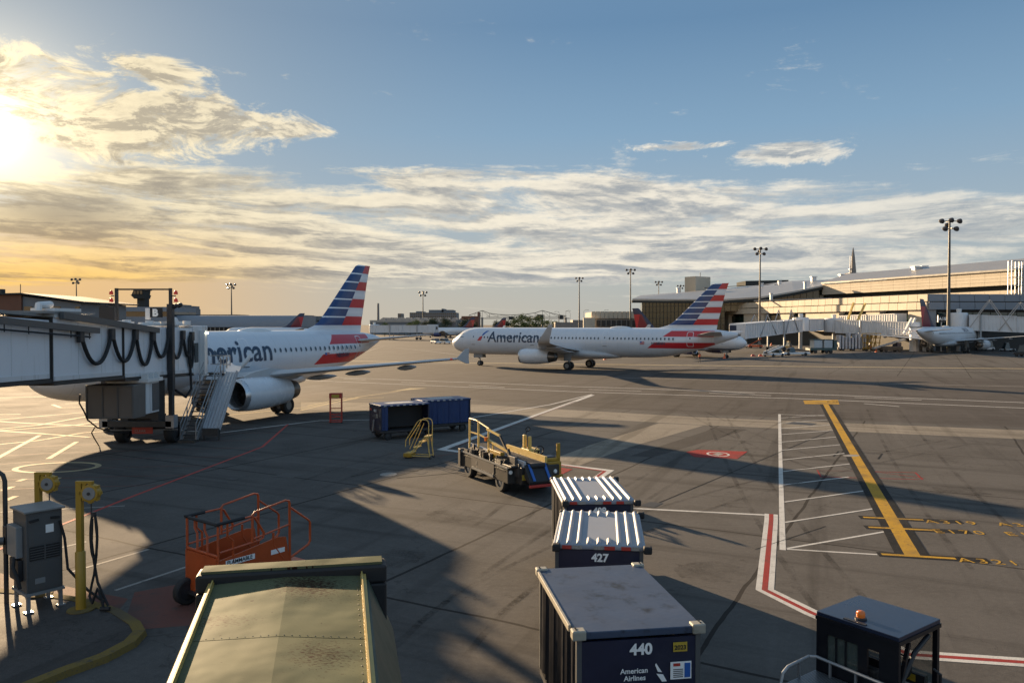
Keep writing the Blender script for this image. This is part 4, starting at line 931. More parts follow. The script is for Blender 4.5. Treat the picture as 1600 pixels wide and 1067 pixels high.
block('hotel_building', 'wide grey hotel with rows of windows behind the lit mast', 640, 713, 488.3, 800, 40, MT['fargrey'], ((670, 708, 484.2), (650, 659, 486.3), (690, 693, 482.3)), (24, 4, 8))
block('tower_block', 'faint slim tower between chimney and hotel', 621.5, 626.8, 489.8, 1500, 40, MT['farconc'], (), (3, 6, 8))
block('brick_warehouse', 'red brown brick warehouse left of the steel bridge', 721, 748, 494, 470, 25, MT['brick'], ((746.0, 748.5, 487.5),))
block('warehouse', 'grey shed in front of the brick warehouse', 712, 738, 500, 440, 16, MT['fargrey'])
block('warehouse', 'low pale car park deck behind the taxiing airliner wingtip', 868, 925, 503.5, 420, 20, MT['farconc'], ((895, 920, 500),))
t = thing('chimney', 'tall thin lone chimney right of the striped tail fin', 'chimney', (P(591, 500, 1200).x, 1200, 0)); MB().lathe([(0, 2.1), (39, 1.5)], n=14).build('stack', MT['farconc'], t, smooth=True)
# terminal with glazed monitors on the roof
t = thing('terminal_building', 'distant terminal with a row of slanted skylights under the hotel', 'building', (P(650, 500, 490).x, 490, 0)); x0, x1, y0, y1, _, zt = box_px(578, 726, 501, 490, 40)
MB().bb(x0, x1, y0, y1, 0, zt).build('wall', MT['fargrey'], t, world=True); MB().bb(x0, x1, y0-.4, y0-.05, zt-.9, zt+.3).build('roof_edge', MT['roofmetal'], t, world=True)
for k in range(11):
    a = P(592+k*12.3, 500.5, 495); b = MB(); b.hexa([a, a+Vector((3.8, 0, 0)), a+Vector((3.8, 20, 0)), a+Vector((0, 20, 0))], [a+Vector((2.6, 0, 1.8)), a+Vector((3.9, 0, 1.8)), a+Vector((3.9, 20, 1.8)), a+Vector((2.6, 20, 1.8))]); b.build('skylight', MT['roofmetal'], t, world=True)
# control tower far left
cp = P(223, 500, 700); t = thing('control_tower', 'dark angular control tower on the horizon seen through the bridge light frame', 'tower', (cp.x, cp.y, 0)); k7 = 700/1215
m = MB(); m.bb(-6*k7, 6.5*k7, -3, 5, 0, 6.35+41*k7); m.build('shaft', MT['roofdark'], t)
m = MB(); m.hexa([(-8*k7, -6, 6.35+40*k7), (7*k7, -6, 6.35+40*k7), (7*k7, 6, 6.35+40*k7), (-8*k7, 6, 6.35+40*k7)], [(-13*k7, -7, 6.35+46*k7), (8*k7, -7, 6.35+46*k7), (8*k7, 7, 6.35+46*k7), (-13*k7, 7, 6.35+46*k7)])
m.hexa([(-12*k7, -6, 6.35+46*k7), (7*k7, -6, 6.35+46*k7), (7*k7, 6, 6.35+46*k7), (-12*k7, 6, 6.35+46*k7)], [(-9*k7, -6, 6.35+53*k7), (8*k7, -6, 6.35+53*k7), (8*k7, 6, 6.35+53*k7), (-9*k7, 6, 6.35+53*k7)]); m.bb(-9.5*k7, 9.5*k7, -7, 7, 6.35+53*k7, 6.35+54.5*k7); m.build('tower_cab', MT['roofdark'], t)
m = MB()
for k in range(3): m.bb(-8*k7+k*5*k7, -4.5*k7+k*5*k7, -7.2, -6.9, 6.35+47*k7, 6.35+52*k7)
m.build('cab_window', MT['glass'], t)
# steel bridge on the horizon
bp = P(800, 500, 1600); t = thing('steel_bridge', 'long steel truss bridge with two peaks on the horizon', 'bridge', (bp.x, bp.y, 0)); k16 = 1600/1215
z = lambda y: 6.35+(507-y)*k16; X = lambda x: (x-800)*k16
m = MB(); m.bar((X(728), 0, z(497.5)), (X(890), 0, z(497.5)), 6, 1.4); m.bar((X(760), 0, z(494.8)), (X(884), 0, z(494.8)), 6, .9); m.build('deck', MT['roofdark'], t)
tp = [(733, 492.5), (742, 489.5), (753.5, 485.3), (765, 489.6), (778, 491.4), (800, 492.2), (822, 491.0), (836, 488.9), (847.5, 485.2), (859, 488.6), (872, 491.8), (885, 493.5)]
m = MB()
for a, b in zip(tp, tp[1:]): m.bar((X(a[0]), 0, z(a[1])), (X(b[0]), 0, z(b[1])), 1.1)
for i, (x, y) in enumerate(tp[:-1]):
    m.bar((X(x), 0, z(y)), (X(x), 0, z(496)), .7); m.bar((X(x), 0, z(y)), (X(tp[i+1][0]), 0, z(495)), .5)
m.build('truss', MT['roofdark'], t); m = MB()
for x in (753.5, 847.5, 733, 884): m.bb(X(x)-2, X(x)+2, -4, 4, 0, z(496))
m.build('bridge_pier', MT['farconc'], t)
# road signs and curved lamps in the distance
for x0, x1, y0, y1, lab in ((795, 803, 495, 499.5, 'small dark highway sign board under the steel bridge'), (839, 849.5, 491.5, 497.5, 'largest dark highway sign board above the trees'), (874, 880, 493, 499, 'dark highway sign board nearest the lone light mast')):
    c = P((x0+x1)/2, y1, 560); t = thing('highway_sign', lab, 'sign', (c.x, 560, 0)); h0, h1 = P(0, y1, 560).z, P(0, y0, 560).z; w = (x1-x0)*560/1215
    MB().bb(-w/2, w/2, -.15, .15, h0, h1).build('sign_board', MT['roofdark'], t); m = MB(); m.bar((-w/2-.6, .4, 0), (-w/2-.6, .4, h1), .3); m.bar((w/2+.6, .4, 0), (w/2+.6, .4, h1), .3); m.bar((-w/2-.6, .4, (h0+h1)/2), (w/2+.6, .4, (h0+h1)/2), .3); m.build('sign_gantry', MT['dark'], t)
for i, (x, yt, dr, lab) in enumerate(((884, 485, 1, 'curved street lamp right of the steel bridge'), (891, 486, -1, 'curved street lamp between sign and lone mast'), (912, 484, 1, 'curved street lamp over the beige concourse end'), (874, 486.5, -1, 'curved street lamp above the dark highway sign'), (943, 484, 1, 'curved street lamp over the roof of the low concourse'))):
    c = P(x, 500, 520); h = P(0, yt, 520).z; t = thing('street_lamp', lab, 'street lamp', (c.x, 520, 0), 0, 'curved lamps along the far road')
    m = MB(); m.tube([(0, 0, 0), (0, 0, h-1.5), (.5*dr, 0, h-.4), (1.6*dr, 0, h), (2.6*dr, 0, h-.2)], .09, 6); m.build('pole', MT['mastpole'], t); MB().box((2.9*dr, 0, h-.25), (.9, .35, .2)).build('lamp_head', MT['dark'], t)
# ================================================================== TREES
MT['bark'] = mat('tree_bark', (.05, .038, .028), .9); MT['leafd'] = mat('dark_leaves', (.030, .045, .016), .8, var=.45, vs=.5); MT['leafl'] = mat('bright_leaves', (.10, .125, .030), .8, var=.4, vs=.6)
def tree_proto(label, leaf, h, w, n, seed):
    rg = random.Random(seed); t = thing('tree', label, 'tree', (0, 0, 0), 0, 'trees along the far road')
    tr = MB(); tr.tube([(0, 0, 0), (.1, 0, h*.3), (0, .1, h*.6)], [.3, .22, .1], 8)
    for k in range(5): a = k*1.26; tr.tube([(0, 0, h*.3), (math.cos(a)*w*.3, math.sin(a)*w*.3, h*.62)], [.14, .05], 6)
    tr.build('trunk', MT['bark'], t); cr = MB(); cl = []
    for k in range(16):
        a = rg.uniform(0, 6.28); r = rg.uniform(.1, .5)*w; zz = rg.uniform(.34, .95)*h; r *= (1-abs(zz/h-.55)*.9); cl.append((Vector((math.cos(a)*r, math.sin(a)*r, zz)), rg.uniform(.13, .26)*h))
    for k in range(n):
        c, r = rg.choice(cl); v = Vector((rg.gauss(0, 1), rg.gauss(0, 1), rg.gauss(0, 1))).normalized()*r*rg.random()**.4; p = c+Vector((v.x, v.y, v.z*.75)); s = rg.uniform(.12, .26)*h/8
        q = Vector((rg.gauss(0, 1), rg.gauss(0, 1), rg.gauss(0, 1))).normalized(); o = q.orthogonal().normalized(); e = q.cross(o); cr.poly([p+o*s, p+e*s*.6, p-o*s, p-e*s*.6])
    cr.build('crown', leaf, t); return t
td = tree_proto('dark rounded tree nearest the lit mast before the hotel', MT['leafd'], 9.6, 7.6, 2200, 3); tl = tree_proto('bright green tree tallest under the steel bridge', MT['leafl'], 11.4, 9.5, 2600, 5)
td.location = P(676, 500, 415); td.location.z = 0
for px, d, s, lab in ((694, 410, 1.0, 'dark pointed tree left of the first red and navy tail'), (727, 420, .95, 'dark tree right of the first red and navy tail'), (742, 425, .75, 'small dark tree between the two red and navy tails'), (776, 425, .85, 'dark low tree right of the second red and navy tail'), (790, 428, .9, 'dark tree second right of the second red tail'), (664, 418, .8, 'dark tree left of the lit mast foot')):
    c = P(px, 500, d); dup(td, (c.x, d, 0), px*.7, lab, scale=s)
tl.location = P(815, 500, 430); tl.location.z = 0
for px, d, s, lab in ((828, 436, .9, 'bright green tree right of the tallest one under the bridge'), (842, 432, .95, 'bright green tree below the largest highway sign'), (857, 440, .75, 'low bright tree right of the largest highway sign'), (803, 432, .8, 'bright green tree left of the tallest one'), (869, 445, .7, 'low bright tree beside the small dark sign board'), (650, 430, .75, 'bright green tree left of the dark tree group'), (641, 440, .65, 'smallest bright green tree before the skylight terminal'), (601, 420, .62, 'lone bright green bush behind the white far bridge'), (884, 450, .62, 'last low bright tree before the lone mast')):
    c = P(px, 500, d); dup(tl, (c.x, d, 0), px*.9, lab, scale=s)
# ================================================================== BOARDING BRIDGE AT THE LEFT GATE
XF = -18.1
br = thing('boarding_bridge', 'white passenger boarding bridge with hanging cable loops docked to the parked airliner', 'boarding bridge', (-19.6, 41.5, 0))
MT['warmwall'] = mat('sun_aged_bridge_panel', (.68, .70, .73), .42, var=.07, vs=.5, stain=.18, stcol=(.2, .185, .17), sts=.7, streak=True)
def tunnel(name, y0, y1, x1, zb0, zb1, zt0, zt1, w=3.0, nribs=5):
    m = MB(); x0 = x1-w
    b = [(x0, y0, zb0), (x1, y0, zb0), (x1, y1, zb1), (x0, y1, zb1)]; t = [(x0, y0, zt0), (x1, y0, zt0), (x1, y1, zt1), (x0, y1, zt1)]
    m.hexa([Vector(p) for p in b], [Vector(p) for p in t]); o = m.build(name, MT['warmwall'], br, world=True, bevel=.03)
    e = MB()
    for yy, zb, zt in ((y0, zb0, zt0), (y1, zb1, zt1)): e.bb(x0-.02, x1+.02, yy-.035, yy+.035, zb-.05, zt+.03)
    e.hexa([Vector((x0-.06, y0, zb0-.16)), Vector((x1+.06, y0, zb0-.16)), Vector((x1+.06, y1, zb1-.16)), Vector((x0-.06, y1, zb1-.16))], [Vector((x0-.06, y0, zb0-.01)), Vector((x1+.06, y0, zb0-.01)), Vector((x1+.06, y1, zb1-.01)), Vector((x0-.06, y1, zb1-.01))])
    e.build('tunnel_frame', MT['grime'], o, world=True)
    s = MB(); s.hexa([Vector((x1, y0+.1, zb0+.02)), Vector((x1+.035, y0+.1, zb0+.02)), Vector((x1+.035, y1-.1, zb1+.02)), Vector((x1, y1-.1, zb1+.02))], [Vector((x1, y0+.1, zb0+.2)), Vector((x1+.035, y0+.1, zb0+.2)), Vector((x1+.035, y1-.1, zb1+.2)), Vector((x1, y1-.1, zb1+.2))])
    for k in range(1, nribs): u = k/nribs; s.bb(x1, x1+.012, y0+(y1-y0)*u-.015, y0+(y1-y0)*u+.015, zb0+(zb1-zb0)*u+.22, zt0+(zt1-zt0)*u-.1)
    s.build('side_trim', MT['offwhite'], o, world=True)
    return o
tunnel('tunnel_section', 14.0, 30.53, XF-.05, 4.55, 4.22, 7.15, 6.52, 2.1, 7)
tunnel('tunnel_section', 30.6, 36.1, XF, 4.10, 3.98, 6.62, 6.36, 2.2, 3)
tunnel('tunnel_section', 36.16, 44.0, XF+.04, 3.86, 3.62, 6.30, 6.12, 2.3, 4)
# roof lines, rails and roof clutter
m = MB(); m.bar((XF+.22, 14, 7.35), (XF+.22, 33.6, 6.08), .18, .24); m.bar((XF+.22, 30.9, 6.72), (XF+.22, 39.3, 6.05), .18, .26); m.build('cable_rail', MT['grey'], br, world=True)
m = MB(); m.tube([(XF+.2, 14, 7.0), (XF+.2, 33, 5.82)], .04, 6)
for k in range(14): yy = 15+k*1.38; zz = 7.28-(yy-14)*.065; m.bar((XF+.2, yy, zz), (XF+.2, yy, zz-.32), .03)
m.build('cable_tray', MT['dark'], br, world=True)
m = MB(); m.hexa([Vector((-20.2, 14, 7.3)), Vector((XF-.15, 14, 7.3)), Vector((XF-.15, 30.2, 6.66)), Vector((-20.2, 30.2, 6.66))], [Vector((-20.2, 14, 7.42)), Vector((XF-.15, 14, 7.42)), Vector((XF-.15, 30.2, 6.78)), Vector((-20.2, 30.2, 6.78))])
m.bb(-20.2, XF+.1, 29.9, 33.6, 6.78, 6.88); m.build('roof_sheet', MT['lightgrey'], br, world=True)
m = MB(); m.bb(XF-.9, XF+.05, 30.7, 32.6, 6.62, 7.0); m.tube([(XF-.4, 30.4, 6.9), (XF-.4, 30.4, 7.1), (XF-.4, 31.2, 7.15)], .14, 8)
for k in range(16): yy = 35+k*.62; m.box((XF-.15-random.random()*.5, yy, 6.36+random.random()*.12), (.35, .5, .12+random.random()*.14), random.random())
m.bb(XF-2.1, XF-.05, 36.3, 43.8, 6.3, 6.38); m.build('roof_clutter', MT['white'], br, world=True)
# hanging cable loops
def hang(px, py, y): p = P(px, py, y); return Vector((XF+.16, p.y, p.z))
ypx = lambda px: (XF+.16)*1215/(px-800)
hp = [(126, 521), (175, 518), (212, 519), (239, 521), (265, 519), (286, 520), (300, 522)]; sag = [569, 565, 571, 558, 560, 557]
cb = MB()
for k in range(6):
    a, b = hang(*hp[k], ypx(hp[k][0])), hang(*hp[k+1], ypx(hp[k+1][0])); zs = P(0, sag[k], (a.y+b.y)/2).z
    pts = []
    for i in range(17):
        u = i/16; q = a.lerp(b, u); q.z = q.z-(min(a.z, b.z)-zs)*(1-abs(2*u-1)**2.2); pts.append(q)
    cb.tube(pts, .085, 8)
cb.build('hanging_cable', MT['black'], br, world=True, smooth=True)
for x, y in hp: q = hang(x, y, ypx(x)); MB().box(q+Vector((0, 0, -.12)), (.18, .34, .5)).build('cable_trolley', MT['dark'], br, world=True, bevel=.03)
cb = MB(); a = hang(298, 524, ypx(298)); cb.tube([a+Vector((0, .3*math.sin(t), -.9+.9*math.cos(t))) for t in np.linspace(0, 6.28, 22)], .07, 8); cb.tube([a, a+Vector((0, -.1, -1.6)), a+Vector((0, .0, -3.0)), a+Vector((-.1, -.5, -3.4)), a+Vector((0, -1.2, -3.2)), a+Vector((0, -2, -2.9))], .07, 8)
cb.build('hanging_cable', MT['black'], br, world=True, smooth=True)
# cab
m = MB(); m.hexa([Vector((-21.6, 43.9, 3.5)), Vector((XF+.12, 43.9, 3.5)), Vector((XF+.1, 46.0, 3.5)), Vector((-21.4, 47.2, 3.5))], [Vector((-21.6, 43.9, 6.28)), Vector((XF+.12, 43.9, 6.28)), Vector((XF+.1, 46.0, 6.28)), Vector((-21.4, 47.2, 6.28))])
cab = m.build('cab', MT['offwhite'], br, world=True, bevel=.05)
m = MB(); m.bb(XF+.12, XF+.42, 44.7, 45.1, 3.5, 6.0); m.bb(XF+.12, XF+.55, 44.7, 45.9, 3.4, 3.52); m.build('cab_door', MT['white'], cab, world=True)
m = MB(); m.bb(XF+.125, XF+.15, 43.98, 44.5, 4.2, 5.3); m.build('cab_window', MT['glass'], cab, world=True)
MB().lathe([(-.07, .03), (0, .08), (.07, .03)], (XF+.5, 44.9, 5.86), 'Z', 10).build('cab_lamp', MT['lamp'], cab, world=True)
m = MB(); pts = [Vector((-22.2, 46.6, 3.4)), Vector((-18.1, 45.9, 3.4)), Vector((-18.6, 46.7, 3.4)), Vector((-22.2, 47.6, 3.4))]; m.hexa(pts, [p+Vector((0, 0, 2.7)) for p in pts]); m.build('canopy', MT['black'], br, world=True)
# light frame with beacons and lift columns
m = MB(); zt = 8.25
for xx in (-20.75, -17.92): m.bb(xx-.07, xx+.07, 40.78, 40.92, 6.4 if xx < -20 else 5.9, zt)
m.bar((-20.75, 40.85, zt-.06), (-17.92, 40.85, zt-.06), .08); m.build('light_frame', MT['grime'], br, world=True)
for xx, sx in ((-20.75, -1), (-17.92, 1)):
    for zz in (8.02, 7.62):
        b = MB(); b.lathe([(-.10, .10), (0, .10), (.08, .07), (.12, .02)], (xx+.28*sx, 40.85, zz), 'Z', 12); b.build('beacon', MT['redlamp'], br, world=True, smooth=True)
    MB().bar((xx, 40.85, 7.85), (xx+.28*sx, 40.85, 7.85), .05).build('beacon_bracket', MT['dark'], br, world=True)
for xx in (-21.35, -17.88):
    m = MB(); m.bb(xx-.15, xx+.15, 40.6, 40.9, 2.9, 7.42); m.bb(xx-.11, xx+.11, 40.61, 40.89, 1.2, 2.9); c = m.build('lift_column', MT['dark'], br, world=True, bevel=.02)
    MB().bb(xx-.22, xx+.22, 40.5, 41.0, .95, 1.6).build('column_foot', MT['steel'], c, world=True)
m = MB(); m.bb(-21.5, -20.7, 40.5, 41, 6.35, 7.25); m.build('light_box', MT['dark'], br, world=True)
sgn = MB().bb(-18.75, -18.15, 40.3, 40.42, 6.72, 7.22).build('gate_sign', MT['black'], br, world=True)
flat_text('B', .50, (-18.62, 40.285, 6.79), (1, 0, 0), (0, 0, 1), MT['paintw'], sgn, 'lettering', .03)
MB().bb(-19.0, -18.76, 40.3, 40.42, 6.6, 7.2).build('sign_panel', MT['white'], br, world=True)
for dx in (.15, .38):
    m = MB(); m.lathe([(-.14, .12), (.05, .12), (.12, .05)], n=10); m.xf(Matrix.Translation((-17.78+dx, 40.8, 7.3+dx*.2)) @ Matrix.Rotation(R(60), 4, 'Y')); m.build('floodlight', MT['dark'], br, world=True)
m = MB(); m.lathe([(0, .24), (.34, .24), (.55, .16), (.6, .04)], (-18.5, 42.6, 6.15), 'Z', 16); m.build('beacon_dome', MT['white'], br, world=True, smooth=True)
# drive bogie
m = MB(); m.bb(-20.9, -18.3, 41.5, 42.1, .7, 1.1); m.bb(-20.3, -18.9, 41.2, 42.4, .9, 1.5); m.bb(-21.4, -17.8, 40.5, 41.0, 1.0, 1.3); m.bb(-20.6, -20.2, 40.8, 41.6, 1.0, 3.4)
m.bb(-19.0, -18.6, 40.8, 41.6, 1.2, 3.4); m.bar((-20.6, 40.9, 1.2), (-18.6, 40.9, 3.2), .12); m.bb(-20.4, -19.0, 40.9, 41.4, 1.4, 2.0); m.build('drive_bogie', MT['grime'], br, world=True)
def tyre(parent, c, r, w, axis='X', hub=True, world=True, n=26, hubmat=None):
    t = MB().lathe([(-w/2, r*.6), (-w/2, r*.88), (-w*.36, r*.985), (0, r), (w*.36, r*.985), (w/2, r*.88), (w/2, r*.6)], c, axis, n, False, False).build('wheel', MT['tyre'], parent, world=world, smooth=True)
    if hub: MB().lathe([(-w*.46, .02), (-w*.44, r*.2), (-w*.36, r*.61), (w*.36, r*.61), (w*.44, r*.2), (w*.46, .02)], c, axis, 16).build('hub', hubmat or MT['dark'], t, world=world)
    return t
for xx in (-20.95, -18.3): tyre(br, (xx, 41.8, .62), .62, .5)
m = MB(); m.tube([(-21.3, 41.1, .75), (-17.7, 41.05, .8)], .035, 6); m.build('safety_bar', MT['lightgrey'], br, world=True)
mm = MB().bb(-20.1, -19.0, 41.0, 41.04, .58, .92).build('warning_plate', MT['red'], br, world=True); flat_text('CLEAR', .2, (-19.95, 40.98, .66), (1, 0, 0), (0, 0, 1), MT['mpale'], mm, 'lettering')
# conditioned air box slung beneath
y0 = 36.4; y1 = 37.6; XA = -17.75
ac = MB().bb(XA-2.25, XA, y0, y1, 1.92, 3.50).build('air_unit', mat('brown_grey_unit_paint', (.115, .10, .088), .55, var=.15, vs=1.5, stain=.4, stcol=(.06, .05, .045)), br, world=True, bevel=.03)
m = MB()
for xx in (XA-2.2, XA-1.46, XA-.75, XA-.05): m.bb(xx-.03, xx+.03, y0-.04, y0, 1.98, 3.44)
for zz in (1.95, 3.40): m.bb(XA-2.22, XA-.03, y0-.038, y0-.002, zz, zz+.06)
m.build('unit_frame', MT['grey'], ac, world=True)
m = MB(); m.bb(XA-1.9, XA+.02, 37.65, 39.0, 2.0, 3.55); o = m.build('air_duct', MT['offwhite'], br, world=True, bevel=.02); MB().bb(XA+.02, XA+.05, 38.25, 38.95, 2.1, 3.45).build('louvre', MT['grey'], o, world=True)
m = MB(); m.bb(XA-1.9, XA+.16, 37.5, 39.15, 3.55, 3.72)
for k in range(3): m.bb(XA-.2, XA+.1, 37.6+k*.6, 37.72+k*.6, 3.72, 3.95)
m.build('unit_hanger', MT['white'], br, world=True)
m = MB(); m.tube([P(125, 616, 36), P(124, 630, 36), P(131, 642, 36), P(137, 656, 36.2), P(152, 668, 37), P(172, 674, 38.5), P(200, 676, 40)], .035, 6); m.tube([P(148, 668, 37), P(143, 676, 38), P(147, 684, 38.5), G(155, 697, .03)], .03, 6); m.build('loose_cable', MT['black'], br, world=True, smooth=True)
# service stairs on the bridge
m = MB(); b0, b1 = Vector((-17.5, 41.9, 0)), Vector((-17.3, 45.0, 3.5))
for k in range(15): c = b0.lerp(b1, (k+.5)/15); m.box(c, (.80, .26, .04))
m.bb(-17.9, -16.7, 45.0, 46.1, 3.44, 3.52); st = m.build('service_stairs', MT['dark'], br, world=True)
m = MB(); m2 = MB()
for dx in (-.42, .42):
    o_ = Vector((dx, 0, 0)); m2.bar(b0+o_, b1+o_, .06, .22)
    for h in (.55, 1.0): m.tube([b0+o_+Vector((0, 0, h)), b1+o_+Vector((0, 0, h))], .028, 6)
    for k in range(5): c = b0.lerp(b1, k/4)+o_; m.bar(c, c+Vector((0, 0, 1.0)), .045)
for zz in (4.0, 4.5): m.tube([(-16.72, 45.0, zz), (-16.72, 46.1, zz), (-17.9, 46.1, zz)], .028, 6)
for q in ((-16.72, 45.0), (-16.72, 45.55), (-16.72, 46.1)): m.bar((q[0], q[1], 3.5), (q[0], q[1], 4.5), .045)
m.build('handrail', MT['steel'], st, world=True); m2.build('stringer', MT['steel'], st, world=True)
m = MB(); m.bb(-17.9, -17.0, 41.5, 42.0, .0, .14); 
for q in ((-17.7, 41.6), (-17.1, 41.6)): m.lathe([(-.06, .1), (.06, .1)], (q[0], q[1], .1), 'X', 10)
m.build('stair_foot', MT['grime'], st, world=True)
# baggage slide standing beside the stairs
sl = thing('baggage_slide', 'white roller baggage slide leaning from the bridge stairs to the apron beside the engine', 'baggage slide', (-16.45, 42.8, 0))
s0, s1 = Vector((-16.52, 42.7, .55)), Vector((-16.42, 45.3, 3.55)); m = MB(); q = Vector((.42, 0, 0)); nz = Vector((0, -.75, .66))
m.hexa([s0-q, s0+q, s1+q, s1-q], [p+nz*.05 for p in (s0-q, s0+q, s1+q, s1-q)])
for sx in (-1, 1): m.bar(s0+q*sx+nz*.08, s1+q*sx+nz*.08, .06, .26)
m.build('slide_bed', MT['greywhite'], sl, world=True)
for k in range(4): m = MB(); o_ = Vector((-.27+.18*k, 0, 0)); m.bar(s0+o_+nz*.075, s1+o_+nz*.075, .055, .05); m.build('roller_strip', MT['alu'], sl, world=True)
m = MB(); rs = []
for yy, rr in ((45.25, .45), (45.6, .52), (46.0, .62), (46.4, .62)):
    rs.append([(s1.x+.15+rr*math.cos(a)*1.05, yy, 3.45+(yy-45.2)*.35+rr*(1+math.sin(a))*.9) for a in np.linspace(R(200), R(380), 14)])
m.rings(rs, False, False, False); m.build('hood', MT['white'], sl, world=True, smooth=True)
m = MB()
for sx in (-1, 1): m.bar(s0+q*sx, Vector((s0.x+q.x*sx, s0.y-.1, 0)), .07); m.bar(s1+q*sx+Vector((0, 0, -.1)), Vector((s1.x+q.x*sx-.6, 45.5, 3.45)), .07)
m.build('slide_leg', MT['grime'], sl, world=True); m = MB(); m.bar(s0-q+Vector((0, -.15, -.1)), s0+q+Vector((0, -.15, -.1)), .3, .4); m.build('foot_frame', MT['grime'], sl, world=True)
# ================================================================== GROUND POWER CABINET, POSTS, ISLAND
isl = [G(*p) for p in ((-260, 900), (-60, 922), (60, 930), (130, 940), (190, 958), (222, 978), (230, 992), (214, 1010), (170, 1034), (110, 1056), (40, 1085), (-120, 1130), (-500, 1200))]
def inset(poly, d):
    out = []
    for i in range(len(poly)):
        a, b, c = poly[i-1], poly[i], poly[(i+1) % len(poly)]; n1 = Vector((-(b-a).y, (b-a).x, 0)).normalized(); n2 = Vector((-(c-b).y, (c-b).x, 0)).normalized(); k = (n1+n2); k = k/max(.5, k.dot(n1)); out.append(b-k*d)
    return out
ar = sum(isl[i-1].x*isl[i].y-isl[i].x*isl[i-1].y for i in range(len(isl))); sg_ = -1 if ar > 0 else 1
inn_ = inset(isl, .26*sg_); K = Vector((0, 0, .12))
m = MB(); n = len(isl)
for i in range(n):
    j = (i+1) % n; m.hexa([isl[i], isl[j], inn_[j], inn_[i]], [p+K for p in (isl[i]+(inn_[i]-isl[i])*.12, isl[j]+(inn_[j]-isl[j])*.12, inn_[j], inn_[i])])
MT['kerbyellow'] = paint('worn_kerb_yellow', (.20, .14, .045), .9, .85)
struct('kerb', m, MT['kerbyellow']); MT['island'] = apron_material('island_concrete', (.066, .060, .056), False, .8)
struct('pavement_island', MB().poly([p+Vector((0, 0, .106)) for p in inn_]), MT['island'])
gp = thing('power_cabinet', 'grey ground power cabinet on four legs with side boxes on the kerbed island', 'power cabinet', (-10.55, 17.2, .11), R(-40))
MB().bb(-.40, .40, -.36, .36, .42, 2.16).build('cabinet', MT['grey'], gp, bevel=.015)
MB().bb(-.45, .45, -.41, .41, 2.165, 2.21).build('roof_plate', MT['lightgrey'], gp, bevel=.01)
lg = {}
for sx in (-1, 1):
    for sy in (-1, 1):
        m = MB(); m.bb(sx*.36-.035, sx*.36+.035, sy*.32-.035, sy*.32+.035, 0, .42); m.bb(sx*.36-.08, sx*.36+.08, sy*.32-.08, sy*.32+.08, 0, .02); m.bar((sx*.36, sy*.32, .2), (sx*.12, sy*.32, .42), .04); m.build('leg', MT['steel'], gp)
m = MB(); m.bb(-.43, .43, -.39, .39, .36, .418); m.build('base_frame', MT['lightgrey'], gp)
m = MB(); m.bb(.402, .415, -.30, .30, 1.12, 1.42); v = m.build('vent_panel', MT['black'], gp); m = MB()
for k in range(5): m.bb(.415, .425, -.29, .29, 1.15+k*.055, 1.165+k*.055)
m.bb(.415, .428, -.012, .012, 1.12, 1.42); m.build('vent_slat', MT['grey'], v)
m = MB(); m.bb(.402, .412, -.32, .32, 1.46, 2.10); o = m.build('front_door', MT['grey'], gp); MB().bb(.412, .416, .02, .18, 1.68, 1.86).build('label_plate', MT['paintw'], o)
m = MB(); m.bb(.402, .412, -.32, .32, .48, 1.08); o = m.build('front_door', MT['grey'], gp); MB().bb(.412, .415, -.2, .0, .6, .72).build('label_plate', MT['lightgrey'], o)
m = MB(); m.bar((.42, -.3, 1.98), (.42, -.12, 2.0), .05); m.bar((.42, .12, 2.0), (.42, .3, 1.98), .05); m.build('latch', MT['black'], gp)
MB().bb(-.34, .22, -.50, -.362, 1.18, 1.86).build('side_box', MT['lightgrey'], gp, bevel=.015)
MB().bb(-.34, .20, -.46, -.362, .66, 1.12).build('side_box', MT['dark'], gp, bevel=.015)
MB().bb(-.62, -.402, -.50, .1, 1.16, 1.78).build('side_box', MT['dark'], gp, bevel=.015)
m = MB(); m.tube([(-.5, -.5, 1.45), (-.62, -.72, 1.45), (-.85, -.9, 1.5)], .09, 10); m.build('pipe_elbow', MT['grey'], gp, smooth=True)
m = MB(); m.tube([(.1, -.5, 1.2), (.2, -.56, 1.0), (.34, -.52, .8), (.36, -.48, .56)], .04, 8); m.tube([(.43, .3, 1.9), (.47, .38, 1.5), (.46, .44, .8), (.7, .75, .3), (1.1, .95, .06)], .03, 8); m.build('power_cable', MT['black'], gp, smooth=True)
